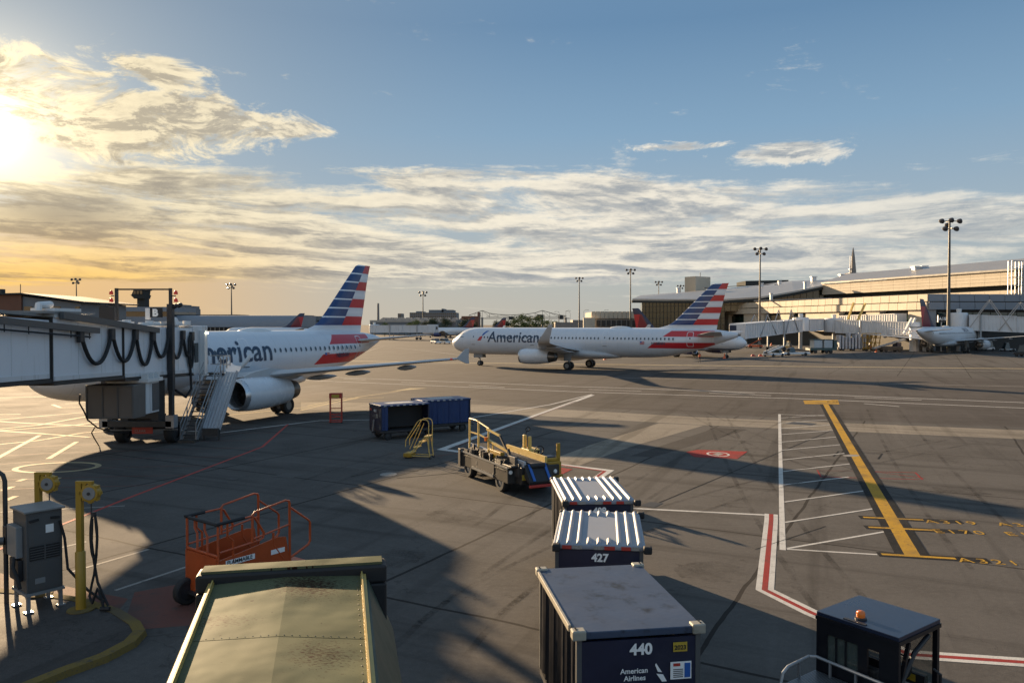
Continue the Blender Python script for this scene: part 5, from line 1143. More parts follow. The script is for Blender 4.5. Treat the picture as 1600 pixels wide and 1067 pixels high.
def cable_post(label, x, y, cable):
    t = thing('cable_post', label, 'cable post', (x, y, .11), 0, 'yellow cable reel posts')
    MB().lathe([(0, .105), (1.27, .105), (1.3, .08)], n=20).build('post_sleeve', MT['yellow'], t, smooth=True); MB().lathe([(0, .28), (.025, .28), (.03, .15)], n=22).build('base_plate', MT['kerbyellow'], t)
    m = MB(); m.bb(-.06, .06, -.06, .06, 1.28, 2.78); m.hexa([(.075, -.03, 2.6), (.075, .03, 2.6), (.08, .03, 2.68), (.08, -.03, 2.68)], [(.075, -.03, 2.78), (.075, .03, 2.78), (.2, .03, 2.80), (.2, -.03, 2.80)]); m.bb(-.075, .30, -.04, .04, 2.78, 2.83); m.build('post', MT['yellow'], t, bevel=.008)
    r = MB(); r.lathe([(-.09, .15), (-.085, .19), (.085, .19), (.09, .15)], (.25, 0, 2.57), 'Y', 24)
    for k in range(8): a = k*.785; r.box(((.25)+.185*math.cos(a), 0, 2.57+.185*math.sin(a)), (.07, .12, .07))
    rr = r.build('reel', MT['yellow'], t); MB().lathe([(-.105, .135), (-.095, .14), (.095, .14), (.105, .135)], (.25, 0, 2.57), 'Y', 24).build('reel_disc', MT['lightgrey'], rr)
    MB().lathe([(-.12, .035), (.12, .035)], (.25, 0, 2.57), 'Y', 12).build('reel_boss', MT['dark'], rr)
    m = MB(); m.tube([(.25, 0, 2.4), (.25, 0, 2.12)], .012, 6); m.box((.30, 0, 2.1), (.08, .08, .1)); m.build('hanger', MT['dark'], t)
    if cable:
        m = MB(); m.tube([(.30+.075*math.sin(a)*(1 if a < 3.14 else 1), 0, 1.62+.48*math.cos(a)) for a in np.linspace(0, 6.28, 30)], .026, 8)
        m.tube([(.33, 0, 2.08), (.36, .02, 1.6), (.34, .02, 1.2), (.30, 0, .8), (.24, .0, .55), (.20, -.02, .30), (.3, -.1, .18), (.42, -.1, .5), (.5, -.1, .3), (.55, -.1, .05)], .028, 8); m.tube([(.27, 0, 2.0), (.25, 0, 1.5), (.28, .02, 1.1), (.36, .02, .6), (.48, 0, .34), (.62, -.04, .1)], .028, 8)
        m.lathe([(-.1, .05), (.1, .05)], (.58, -.1, .06), 'X', 8); m.build('hanging_cable', MT['black'], t, smooth=True)
    return t
cable_post('yellow cable post with long hanging black cable right of the grey cabinet', -9.44, 16.9, True)
cable_post('yellow cable post standing behind the grey cabinet', -10.95, 17.9, False)
t = thing('conduit_pipe', 'bent grey conduit pipe rising at the left frame edge beside the cabinet', 'pipe', (-11.45, 17.3, .11)); m = MB(); m.tube([(.12, 0, 0), (.12, 0, 2.75), (.08, 0, 2.88), (-.02, 0, 2.95), (-.2, 0, 2.97), (-.6, 0, 2.97)], .05, 10); m.build('pipe', MT['dark'], t, smooth=True)
# ================================================================== ORANGE HYDRANT CART
oc = thing('hydrant_cart', 'orange two wheeled fuel hydrant cart with tubular railings', 'hydrant cart', (-6.25, 18.25, 0), R(53))
m = MB(); m.bb(-1.15, 1.25, -.6, .6, .52, .60); m.bb(-1.2, -1.12, -.62, .62, .3, 1.22); m.build('platform', MT['orange'], oc)
for sy in (-1, 1):
    m = MB(); y = sy*.62; m.extr([(-1.12, y-.015, .55), (.75, y-.015, .62), (.62, y-.015, 1.32), (.4, y-.015, 1.36), (-1.12, y-.015, 1.16)], (0, .03, 0)); p = m.build('side_panel', MT['orange'], oc)
    if sy < 0:
        for q, s_, h in (((-.95, 1.03), 'FLAMMABLE', .12), ((-.93, .89), 'JET A', .12), ((-.75, .75), 'NO SMOKING', .11)):
            wdt = len(s_)*h*.66; MB().bb(q[0]-.03, q[0]+wdt, -.642, -.637, q[1]-.025, q[1]+h*.8).build('sign_plate', MT['paintw'] if s_ != 'JET A' else MT['black'], p)
            flat_text(s_, h, (q[0], -.646, q[1]), (1, 0, 0), (0, 0, 1), MT['black'] if s_ != 'JET A' else MT['paintw'], p, 'lettering', .003, world=False)
        MB().bb(.2, .58, -.642, -.637, .98, 1.09).build('sign_plate', MT['paintw'], p)
m = MB()
for sy in (-1, 1):
    y = sy*.62
    m.tube([(-1.15, y, .5), (-1.15, y, 2.12), (-1.1, y, 2.18), (-.32, y, 2.2), (-.22, y, 2.14), (.02, y, 1.62), (.0, y, 1.48), (-.1, y, 1.42), (-1.12, y, 1.34)], .03, 8)
    m.tube([(-.28, y, 1.38), (-.28, y, 2.22), (-.22, y, 2.3), (.62, y, 2.46), (.72, y, 2.42), (.74, y, 2.34), (.74, y, .62)], .03, 8); m.tube([(-.28, y, 1.5), (.72, y, 1.68)], .028, 8)
    m.tube([(.76, y, 2.2), (1.3, y, 1.66), (1.34, y, 1.58), (1.34, y, 1.06), (1.28, y, .98), (.74, y, .78)], .028, 8); m.tube([(.28, y, 1.55), (.28, y, 1.2), (.55, y, .8)], .028, 8)
    m.tube([(-.92, y, 2.16), (-.92, y, 1.78), (-.78, y, 1.6), (-.78, y, .6)], .026, 8)
m.tube([(-1.15, -.62, 1.25), (-1.15, .62, 1.25)], .03, 8); m.tube([(-1.15, -.2, .5), (-1.15, -.2, 1.75), (-1.15, -.1, 1.9), (-1.15, -.1, 2.15)], .026, 8); m.tube([(-1.15, .2, .5), (-1.15, .2, 1.75), (-1.15, .3, 1.9), (-1.15, .3, 2.15)], .026, 8)
m.v = [(p[0], p[1], p[2] if p[2] < 1.3 else 1.3+(p[2]-1.3)*.76) for p in m.v]; m.build('railing', MT['orange'], oc, smooth=True)
m = MB(); m.tube([(-1.17, -.66, 2.17), (-1.17, .5, 2.17)], .05, 10); m.tube([(-1.2, -.62, 2.18), (-.5, -.62, 2.21)], .05, 10); m.tube([(-1.2, .62, 2.18), (-.72, .62, 2.2)], .05, 10); m.v = [(p[0], p[1], p[2] if p[2] < 1.3 else 1.3+(p[2]-1.3)*.76) for p in m.v]; m.build('handle_grip', MT['black'], oc, smooth=True)
for sy in (-1, 1): tyre(oc, (-1.25, sy*.5, .30), .30, .2, 'Y', world=False)
for sy in (-1, 1): tyre(oc, (1.0, sy*.52, .28), .28, .18, 'Y', world=False)
m = MB(); m.bar((-1.25, -.5, .3), (-1.25, .5, .3), .07); m.bar((-1.2, 0, .4), (1.1, 0, .4), .12); m.bar((1, -.5, .3), (1, .5, .3), .07); m.bb(.1, .6, -.3, .3, .6, .95); m.tube([(.4, -.2, .9), (.8, -.3, .95), (1.1, 0, .9), (.9, .3, .75)], .06, 8); m.build('axle', MT['dark'], oc)
# ================================================================== COVERED WALKWAY END IN THE FOREGROUND
wk = thing('walkway_roof', 'rust stained pale green roof of a walkway end with black hood in the foreground', 'walkway', (-3.1, 10.9, 0))
def rust_roof():
    m = bpy.data.materials.new('rusting_roof_sheet'); m.use_nodes = True; t = NT(m.node_tree); b = t.N['Principled BSDF']; co = t.coord('Object')
    n = t.noise(co, 1.4, 5, .6); c = t.mix(n, (.075, .084, .045), (.135, .142, .082))
    dn = t.noise(co, .9, 4, .55); c = t.mix(t.mul(t.sst(dn, .45, .7), .35), c, (.05, .055, .03))
    x, y, z = t.sep(co); a = t.add(t.mul(x, .98), t.mul(y, .21))
    pitch = t.m('MAXIMUM', t.mul(t.gauss(t.sub(a, .25), 0, .6), t.gauss(y, -.75, .55)), t.m('MAXIMUM', t.mul(t.mul(t.gauss(t.sub(a, -.75), 0, .5), t.gauss(y, -1.95, .28)), .75), t.mul(t.mul(t.gauss(t.sub(a, .5), 0, .4), t.gauss(y, -2.9, .4)), .8)))
    r = t.noise(t.comb(t.mul(x, 17), t.mul(y, 52), z), 1.0, 4, .65); rm = t.sst(t.add(r, t.mul(pitch, .24)), .67, .72)
    r2 = t.noise(t.comb(t.mul(x, 2), t.mul(y, 5), z), 1.0, 5, .7); rm2 = t.mul(t.sst(t.add(r2, t.mul(pitch, .34)), .72, .98), .45)
    c = t.mix(rm2, c, (.085, .048, .017)); c = t.mix(rm, c, (.026, .010, .005))
    sp = t.noise(co, 7, 2, .4); c = t.mix(t.sst(sp, .745, .77), c, (.02, .016, .012))
    t.put(b.inputs['Base Color'], c); t.put(b.inputs['Roughness'], t.m('MULTIPLY_ADD', dn, .25, .55)); b.inputs['Specular IOR Level'].default_value = .05
    bp = t.N.new('ShaderNodeBump'); bp.inputs['Strength'].default_value = .55; bp.inputs['Distance'].default_value = .12
    t.L.new(t.noise(co, 1.15, 2, .4), bp.inputs['Height']); t.L.new(bp.outputs[0], b.inputs['Normal'])
    return m
MT['rustroof'] = rust_roof(); MT['wkgreen'] = mat('dull_green_panel', (.045, .065, .045), .5, var=.25, vs=1.2, stain=.5, stcol=(.03, .035, .025), streak=True)
MT['wkolive'] = mat('olive_panel', (.13, .125, .06), .5, var=.2, vs=1.5, stain=.3); MT['wktrim'] = mat('ochre_edge_trim', (.42, .30, .08), .45, var=.25, vs=4, stain=.3, stcol=(.15, .08, .03)); MT['hood'] = mat('black_rubber_hood', (.010, .010, .011), .65, var=.3)
Zr = 2.9; fl_, fr_, nl_, nr_ = G(343, 892, Zr), G(562, 886, Zr), G(262, 1100, Zr), G(577, 1100, Zr)
ext = lambda a, b, k: a+(b-a)*k
nl2, nr2 = ext(fl_, nl_, 1.9), ext(fr_, nr_, 1.9); mid = Vector((0, 0, .045)); dz = Vector((0, 0, -.06))
fm, nm = (fl_+fr_)/2+mid, (nl2+nr2)/2+mid
m = MB()
for k in range(3):
    a0, a1 = k/3+.001, (k+1)/3-.001; l0, l1, c0, c1, r0, r1 = (ext(p, q, w) for p, q in ((fl_, nl2), (fm, nm), (fr_, nr2)) for w in (a0, a1))
    m.rings([[l0, c0, r0, r0+dz, c0+dz, l0+dz], [l1, c1, r1, r1+dz, c1+dz, l1+dz]])
m.build('roof', MT['rustroof'], wk, world=True)
sd = Vector((.97, .2, 0)); dn_ = Vector((0, 0, -1))
def trim(a, b, side): 
    m = MB(); o = sd*side; m.hexa([a+dz, b+dz, b+dz+o*.075, a+dz+o*.075], [a+Vector((0, 0, .03)), b+Vector((0, 0, .03)), b+Vector((0, 0, .02))+o*.075, a+Vector((0, 0, .02))+o*.075]); m.bar(a+o*.02+Vector((0, 0, .045)), b+o*.02+Vector((0, 0, .045)), .018, .03); m.build('edge_trim', MT['wktrim'], wk, world=True)
trim(fl_, nl2, -1); trim(fr_, nr2, 1)
m = MB()
for a, b, s_ in ((fl_, nl2, 1), (fr_, nr2, -1)):
    for k in range(44): m.lathe([(-.01, .007), (.003, .007), (.005, .003)], ext(a, b, (k+.5)/44)+sd*.045*s_+Vector((0, 0, .004)), 'Z', 6)
for u_ in (1/3, 2/3):
    for k in range(22):
        p = ext(ext(fl_, nl2, u_), ext(fr_, nr2, u_), (k+.5)/22); w_ = 1-abs((k+.5)/11-1); m.lathe([(-.01, .006), (.003, .006)], p+Vector((0, .05, .045*w_+.002)), 'Z', 6)
m.build('rivet', MT['grey'], wk, world=True)
for a, b, s_, mt_ in ((fl_, nl2, -1, 'wkolive'), (fr_, nr2, 1, 'wkgreen')):
    o = sd*s_; m = MB(); p0, p1 = a+o*.08+dz, b+o*.08+dz; q0, q1 = p0+o*.36+dn_*.85, p1+o*.36+dn_*.85; m.hexa([p0, p1, q1, q0], [v+o*.03 for v in (p0, p1, q1, q0)]); w0, w1 = Vector((q0.x, q0.y, 0)), Vector((q1.x, q1.y, 0)); m.hexa([q0+dn_*.005, q1+dn_*.005, w1, w0], [v+o*.03 for v in (q0+dn_*.005, q1+dn_*.005, w1, w0)]); m.build('side_panel', MT[mt_], wk, world=True)
hl, hr = G(305, 900, Zr+.12), G(604, 882, Zr+.12); u = (hr-hl).normalized(); w = Vector((-u.y, u.x, 0)); m = MB()
m.hexa([hl+dn_*.24-w*.02, hr+dn_*.24-w*.02, hr+dn_*.24+w*.35, hl+dn_*.24+w*.35], [hl-w*.02, hr-w*.02, hr+w*.35, hl+w*.35])
for a, s_ in ((hl, 1), (hr, -1)): p = a+dn_*.245; m.hexa([p-w*.02, p+u*.30*s_-w*.02, p+u*.30*s_+w*.35, p+w*.35], [Vector((v.x, v.y, .4)) for v in (p-w*.02, p+u*.26*s_-w*.02, p+u*.26*s_+w*.35, p+w*.35)])
m.build('hood', MT['hood'], wk, world=True, bevel=.03)
m = MB(); q = Vector((0, 0, .035)); m.hexa([hl+u*.06+w*.05, hr-u*.06+w*.05, hr-u*.06+w*.33, hl+u*.06+w*.33], [v+q for v in (hl+u*.06+w*.05, hr-u*.06+w*.05, hr-u*.06+w*.33, hl+u*.06+w*.33)]); m.build('hood_cap', MT['rustroof'], wk, world=True)
for p, sz in ((ext(fr_, nr2, .42)+sd*.28+Vector((0, 0, -.55)), (.12, .16, .22)), (ext(fl_, nl2, .40)+sd*-.30+Vector((0, 0, -.35)), (.14, .2, .14))): MB().box(p, sz).build('bracket', MT['hood'], wk, world=True)
m = MB(); a_ = hl+u*-.02+w*.2; m.bar(Vector((a_.x, a_.y, .3)), Vector((a_.x-.02, a_.y, 1.7)), .04); m.build('hood_stay', MT['dark'], wk, world=True)
# ================================================================== BAGGAGE CARTS
def cart_base(t, L=2.75, Wd=1.66, H=2.2):
    m = MB(); m.bb(-L/2, L/2, -Wd/2, Wd/2, .42, .52); m.bb(-L/2+.1, L/2-.1, -.35, .35, .30, .418); f = m.build('deck', MT['dark'], t)
    for sx in (-1, 1):
        for sy in (-1, 1): tyre(t, (sx*(L/2-.45), sy*(Wd/2-.16), .22), .22, .16, 'Y', world=False, n=20)
    m = MB(); m.bar((L/2, 0, .4), (L/2+.55, 0, .32), .07); m.lathe([(-.03, .09), (.03, .09)], (L/2+.6, 0, .31), 'Z', 12); m.bar((-L/2, 0, .4), (-L/2-.2, 0, .4), .1); m.build('tow_bar', MT['dark'], t)
def cart(label, loc, rz, kind, number=None, open_side=False, group=None, L=2.75, Wd=1.66, H=2.2):
    """front panel at -x; left of travel +y"""
    t = thing('baggage_cart', label, 'baggage cart', loc, rz, group); cart_base(t, L, Wd, H); body = MT['navy']
    for sx, nm in ((-1, 'end_panel'), (1, 'end_panel')):
        m = MB(); x = sx*(L/2-.03); m.bb(x-.03, x+.03, -Wd/2+.06, Wd/2-.06, .525, H-.14); 
        for k in (-.5, 0, .5): m.bb(x+sx*.03, x+sx*.045, -Wd/2+.1, Wd/2-.1, 1.0+k*.6, 1.03+k*.6)
        pn = m.build(nm, body, t)
        if sx < 0:
            xx = x-.05
            if number: flat_text(number, .21, (xx, -0.02, H-.46 if kind == 'blue' else H-.345), (0, -1, 0), (0, 0, 1), MT['paintw'], pn, 'lettering', .008, world=False, center=True)
            if kind == 'flat':
                flat_text('American', .10, (xx, .27, 1.60), (0, -1, 0), (0, 0, 1), MT['paintw'], pn, 'lettering', .002, world=False); flat_text('Airlines', .10, (xx, .22, 1.50), (0, -1, 0), (0, 0, 1), MT['paintw'], pn, 'lettering', .002, world=False)
                m = MB(); m.poly([(xx, -.22, 1.70), (xx, -.26, 1.60), (xx, -.32, 1.59), (xx, -.235, 1.72)]); m.poly([(xx, -.24, 1.575), (xx, -.335, 1.56), (xx, -.39, 1.46), (xx, -.32, 1.46)]); m.build('emblem', MT['paintw'], pn)
                s_ = MB().bb(xx-.002, xx+.004, -.68, -.48, 1.86, 1.99).build('year_sticker', MT['sticker'], pn); flat_text('2023', .085, (xx-.006, -.495, 1.89), (0, -1, 0), (0, 0, 1), MT['black'], s_, 'lettering', .003, world=False)
                s_ = MB().bb(xx-.002, xx+.004, -.74, -.44, 1.48, 1.72).build('safety_sticker', MT['paintw'], pn); MB().bb(xx-.006, xx-.003, -.58, -.48, 1.66, 1.70).build('sticker_mark', MT['red'], s_); MB().bb(xx-.006, xx-.003, -.725, -.64, 1.50, 1.70).build('sticker_mark', MT['flagblue'], s_)
                m = MB()
                for k in range(5): m.bb(xx-.006, xx-.003, -.62, -.48, 1.505+k*.026, 1.517+k*.026)
                m.build('sticker_text', MT['grey'], s_)
                MB().bb(xx-.004, xx, .70, .76, .7, 1.0).build('reflector', MT['red'], pn)
            elif kind == 'blue' and number:
                m = MB(); m.bb(xx-.004, xx, -.45, -.16, H-.78, H-.56); m.poly([(xx-.002, .02, H-.58), (xx-.002, -.06, H-.58), (xx-.002, -.12, H-.80), (xx-.002, -.06, H-.80)]); m.build('emblem', MT['mpale'], pn); flat_text('American', .11, (xx-.002, .42, H-.74), (0, -1, 0), (0, 0, 1), MT['mpale'], pn, 'lettering', .002, world=False); flat_text('Airlines', .11, (xx-.002, .4, .92), (0, -1, 0), (0, 0, 1), MT['mpale'], pn, 'lettering', .002, world=False)
                MB().bb(xx-.004, xx, -.78, -.70, H-.7, H-.35).build('reflector', MT['mpale'], pn); MB().bb(xx-.004, xx, -.78, -.70, .62, .92).build('reflector', MT['mpale'], pn); MB().bb(xx-.004, xx, .45, .75, H-.42, H-.3).build('reflector', MT['red'], pn)
                m = MB(); m.bar((xx-.12, .05, .35), (xx-.04, .05, 1.1), .06); m.build('raised_tow_bar', MT['steel'], t)
    for sx in (-1, 1):
        for sy in (-1, 1): MB().bb(sx*(L/2-.03)-.04, sx*(L/2-.03)+.04, sy*(Wd/2-.03)-.035, sy*(Wd/2-.03)+.035, .525, H-.1).build('corner_post', MT['grey'] if kind != 'blue' else body, t)
    for sy in (-1, 1):
        rg = random.Random(int(abs(loc[0]*100))+sy); n = 40
        if open_side and sy == open_side:
            m = MB(); m.bb(-L/2+.05, L/2-.05, -.02, .02, .6, H-.2); m.build('inner_board', MT['black'], t)
        m = MB(); rs = []
        for zz in (.55, 1.0, 1.5, H-.14):
            row = []
            for k in range(n+1):
                x = -L/2+.08+(L-.16)*k/n; f = .035*math.sin(k*1.9+1.3*math.sin(k*.6))*(1.2-.5*(zz/H)); row.append((x, sy*(Wd/2-.02+f*.9), zz))
            rs.append(row)
        if open_side and sy == open_side: rs = [[p for p in r[:6]] for r in rs]
        m.rings(rs, False, False, False); m.build('side_curtain', MT['blue'] if kind == 'blue' else MT['blackcurtain'], t, smooth=True)
    if kind == 'flat':
        m = MB(); m.bb(-L/2-.02, L/2+.02, -Wd/2-.03, Wd/2+.03, H-.10, H); m.build('roof', MT['cartroof'], t, bevel=.012)
        for sy in (1,): m = MB(); m.bb(-L/2+.2, L/2-.2, sy*(Wd/2+.032), sy*(Wd/2+.075), H-.07, H+.025); m.build('roof_rail', MT['creamplastic'], t, bevel=.008)
        for sx in (-1, 1):
            for sy in (-1, 1):
                m = MB(); cx, cy = sx*(L/2+.02), sy*(Wd/2+.03); m.bb(cx-sx*.13, cx+sx*.035, cy-sy*.15, cy+sy*.04, H-.105, H+.03); g = m.build('corner_guard', MT['creamplastic'], t, bevel=.02)
                m = MB()
                for k in (0, 1): m.lathe([(0, .014), (.012, .014)], (cx-sx*(.03+.06*k), cy-sy*.02, H+.03), 'Z', 8)
                m.build('bolt', MT['dark'], g)
    else:
        rm = MT['ribroof'] if kind == 'ribbed' else MT['blueroof']
        m = MB(); m.bb(-L/2-.03, L/2+.03, -Wd/2-.05, Wd/2+.05, H-.13, H-.03); rf = m.build('roof', rm, t, bevel=.03)
        if kind == 'ribbed':
            m = MB(); ys = np.linspace(-Wd/2+.06, Wd/2-.06, 9)
            for k, y in enumerate(ys):
                rr = [(-L/2, L/2)] if k in (0, 1, 2, 6, 7, 8) else [(-L/2, -L/2+.42), (L/2-.42, L/2)]
                for a, b in rr: m.hexa([(a, y-.05, H-.032), (b, y-.05, H-.032), (b, y+.05, H-.032), (a, y+.05, H-.032)], [(a+.06, y-.014, H+.018), (b-.06, y-.014, H+.018), (b-.06, y+.014, H+.018), (a+.06, y+.014, H+.018)])
            m.build('roof_rib', rm, rf, bevel=.01)
            for a, b, mm in ((.70, .52, 'red'), (.50, .32, 'mpale'), (.10, -.08, 'mpale'), (-.10, -.30, 'red'), (-.42, -.60, 'red'), (-.62, -.76, 'mpale')):
                MB().bb(-L/2-.037, -L/2-.031, a, b, H-.12, H-.05).build('reflector', MT[mm], rf)
            for sx in (-1, 1):
                for sy in (-1, 1): MB().bb(sx*(L/2+.035)-.14, sx*(L/2+.035)+.02, sy*(Wd/2+.03)-.13, sy*(Wd/2+.03)+.03, H-.15, H-.005).build('corner_guard', MT['black'], rf, bevel=.03)
        else:
            m = MB(); m.bb(-L*.28, L*.25, -.36, .30, H-.03, H-.015); m.build('roof_patch', MT['mwhite'], rf); 
            for k in range(7): MB().bb(-L/2+.15+k*.38, -L/2+.30+k*.38, -Wd/2-.056, -Wd/2-.05, H-.11, H-.05).build('reflector', MT['mwhite'], rf)
            for k in range(4): MB().bb(-L/2-.036, -L/2-.03, -.7+k*.4, -.58+k*.4, H-.11, H-.05).build('reflector', MT['mwhite'], rf)
    return t
MT['creamplastic'] = mat('dull_cream_plastic', (.30, .28, .23), .5, var=.2, vs=6, stain=.5, stcol=(.10, .085, .06), sts=4)
MT['cartroof'] = mat('scuffed_blue_grey_roof', (.048, .066, .108), .42, var=.35, vs=.9, stain=.95, stcol=(.012, .013, .016), sts=2.6, spec=.28, bump=.4, bs=1.6)
MT['ribroof'] = mat('ribbed_white_plastic', (.22, .24, .28), .5, var=.1, vs=1.0, stain=.3, stcol=(.24, .23, .22), sts=1.6)
MT['blueroof'] = mat('blue_plastic_roof', (.02, .042, .13), .42, var=.2, vs=1.2)
def place_cart(f, b):                        # front mid and back mid of the roof, from the photograph
    f, b = Vector(f), Vector(b); d = b-f; c = (f+b)/2; return (c.x, c.y, 0), math.atan2(d.y, d.x)
l, r_ = place_cart((1.74, 10.52), (1.33, 13.27)); cart('nearest navy baggage cart with flat blue grey roof and number 440', l, r_, 'flat', '440', Wd=1.74)
l, r_ = place_cart((1.66, 14.75), (1.95, 17.25)); cart('navy baggage cart with ribbed white roof and number 427 in the middle', l, r_, 'ribbed', '427', L=2.62)
l, r_ = place_cart((2.06, 18.5), (1.93, 21.1)); cart('farthest ribbed white roof baggage cart of the row with number 408', l, r_, 'ribbed', '408')
ca = math.atan2(.77, .64)
cart('blue roofed baggage cart with open dark side standing left of the other', (-6.35, 43.75, 0), ca-.32, 'blue', '4011', -1, L=2.9, H=1.98)
cart('blue curtained baggage cart coupled behind the open one', (-4.25, 46.3, 0), ca-.35, 'blue', '4020', False, L=3.1, H=2.0)
# ================================================================== TRACTOR
tr = thing('baggage_tractor', 'dark navy baggage tractor with flat blue roof and amber beacon', 'tractor', (5.46, 11.52, 0), R(-54))
# local: x along the roof edge towards the right, y away from the camera
MT['trroof'] = mat('clean_navy_roof', (.014, .023, .050), .30, var=.2, vs=.7, spec=.6); MT['trbody'] = mat('black_navy_body', (.006, .007, .011), .4, var=.3, vs=2)
hw, hd = .63, .59
MB().bb(-hw, hw, -hd, hd, 1.96, 2.02).build('roof', MT['trroof'], tr, bevel=.006)
m = MB(); m.bb(-hw-.012, hw+.012, -hd-.012, hd+.012, 1.90, 1.958); m.build('roof_edge', MT['trbody'], tr)
bc = MB().lathe([(0, .085), (.02, .085), (.03, .06)], (-.06, -.36, 2.022), 'Z', 16).build('beacon_base', MT['dark'], tr); MB().lathe([(.0, .062), (.06, .064), (.085, .05), (.095, .02)], (-.06, -.36, 2.052), 'Z', 16).build('beacon_lens', MT['amber'], bc, smooth=True)
m = MB(); m.bb(-.22, .12, -.56, -.50, 2.022, 2.032); m.build('beacon_plate', MT['dark'], tr)
def window_wall(p0, p1, th, z0, z1, holes):          # wall with rectangular openings in local plan
    m = MB(); p0, p1 = Vector(p0), Vector(p1); u = p1-p0; L_ = u.length; u.normalize(); n_ = Vector((-u.y, u.x, 0))*th
    def blk(a, b, c, d): q = [p0+u*a, p0+u*b, p0+u*b+n_, p0+u*a+n_]; m.hexa([Vector((v.x, v.y, c)) for v in q], [Vector((v.x, v.y, d)) for v in q])
    hz0, hz1 = holes[0][2], holes[0][3]; blk(0, L_, z0, hz0); blk(0, L_, hz1, z1); x = 0
    for a, b, _, _ in holes: blk(x, a, hz0, hz1); x = b
    blk(x, L_, hz0, hz1); return m
window_wall((-hw, -hd, 0), (hw, -hd, 0), .05, .5, 1.90, [(.18, .66, 1.28, 1.72), (.80, .98, 1.45, 1.75)]).build('rear_wall', MT['trbody'], tr)
m = MB()
for x in (.32, .47): m.bb(-hw+x-.012, -hw+x+.012, -hd+.0, -hd+.04, 1.29, 1.71)
m.build('window_bar', MT['trbody'], tr); MB().bb(-hw+.18, -hw+.66, -hd+.02, -hd+.026, 1.28, 1.72).build('rear_window', MT['cabglass'], tr)
for x, y in ((-hw+.04, hd-.04), (hw-.04, hd-.04), (hw-.05, -hd+.05)): m = MB(); m.bar((x, y, .6), (x, y, 1.9), .07); m.build('cab_post', MT['trbody'], tr)
m = MB(); m.bar((hw-.04, -hd+.05, 1.15), (hw-.04, -hd+.35, 1.86), .05); m.tube([(hw-.03, -hd+.1, 1.3), (hw-.03, -.1, 1.68), (hw-.03, .3, 1.84)], .035, 8); m.build('door_frame', MT['trbody'], tr); m = MB(); m.bar((hw-.03, -.5, 1.25), (hw-.03, .55, 1.0), .045); m.bar((hw-.03, .1, 1.1), (hw-.03, .12, .8), .04); m.build('side_guard', MT['trbody'], tr)
MB().bb(-hw+.05, hw-.05, hd-.05, hd-.044, 1.05, 1.88).build('windscreen', MT['cabglass'], tr); MB().bb(-hw+.0, -hw+.03, -hd+.06, hd-.08, .6, 1.88).build('side_wall', MT['trbody'], tr)
m = MB(); m.bb(-hw, hw, -hd, hd, .35, .75); m.bb(-hw, hw, -1.9, -hd-.01, .35, .62); m.build('body', MT['trbody'], tr, bevel=.03)
m = MB(); m.bb(-.2, .25, -.35, .1, .75, 1.0); m.bb(-.2, .25, -.5, -.35, .75, 1.4); m.build('seat', MT['black'], tr, bevel=.04)
m = MB(); m.tube([(.12+.17*math.cos(a), .42+.05*math.sin(a), 1.18+.17*math.sin(a)) for a in np.linspace(0, 6.28, 20)], .016, 6); m.bar((.12, .42, 1.18), (.12, .6, 1.0), .04); m.build('steering_wheel', MT['black'], tr)
m = MB(); m.bb(-.45, .45, .50, .62, .95, 1.12); o = m.build('dashboard', MT['dark'], tr); MB().bb(.0, .32, .49, .50, 1.0, 1.1).build('dash_label', MT['sticker'], o)
MB().bb(hw-.035, hw-.03, .05, .45, .78, .92).build('warning_label', MT['sticker'], tr); MB().bb(hw-.035, hw-.03, -.3, .0, .78, .9).build('data_plate', MT['mpale'], tr)
def tread():
    m = bpy.data.materials.new('diamond_tread_plate'); m.use_nodes = True; t = NT(m.node_tree); b = t.N['Principled BSDF']; x, y, z = t.sep(t.coord('Object'))
    a = t.m('SINE', t.mul(t.add(x, y), 110)); c = t.m('SINE', t.mul(t.sub(x, y), 110)); h = t.m('MULTIPLY', a, c); f = t.sst(h, .0, .35)
    t.put(b.inputs['Base Color'], t.mix(f, (.03, .032, .036), (.30, .32, .34))); b.inputs['Metallic'].default_value = .6; b.inputs['Roughness'].default_value = .4
    bp = t.N.new('ShaderNodeBump'); bp.inputs['Strength'].default_value = .5; bp.inputs['Distance'].default_value = .005; t.L.new(f, bp.inputs['Height']); t.L.new(bp.outputs[0], b.inputs['Normal']); return m
MT['tread'] = tread(); MB().bb(-hw, hw-.05, -1.85, -hd-.03, 1.10, 1.13).build('tread_deck', MT['tread'], tr)
m = MB(); m.bb(-hw+.02, hw-.1, -1.8, -hd-.05, .625, 1.095); m.build('rear_box', MT['trbody'], tr)
m = MB(); m.tube([(-hw-.02, -1.45, 1.13), (-hw-.02, -1.4, 1.28), (-hw-.02, -1.28, 1.34), (-hw-.02, -hd-.16, 1.36), (-hw+.06, -hd-.08, 1.36), (hw-.1, -hd-.08, 1.33), (hw-.02, -hd-.1, 1.3), (hw-.02, -hd-.14, 1.2), (hw-.02, -hd-.14, .9)], .024, 8)
for x in (-.35, .05): m.bar((x, -hd-.08, 1.12), (x, -hd-.08, 1.34), .03)
m.bar((-hw-.02, -1.0, 1.13), (-hw-.02, -1.0, 1.35), .03); m.build('deck_rail', MT['steel'], tr, smooth=True)
m = MB(); m.tube([(-hw+.1, -1.8, 1.15), (-hw+.1, -2.1, 1.17), (-hw+.25, -2.15, 1.1)], .04, 8); m.build('exhaust_pipe', MT['steel'], tr)
for sx in (-1, 1):
    for yy in (-1.2, .3): tyre(tr, (sx*(hw-.06), yy, .32), .32, .2, 'X', world=False)
m = MB(); m.tube([(hw+.02, .35, 1.35), (hw+.12, .36, 1.3), (hw+.12, .36, 1.1), (hw+.02, .36, 1.0)], .02, 6); m.build('grab_handle', MT['black'], tr)
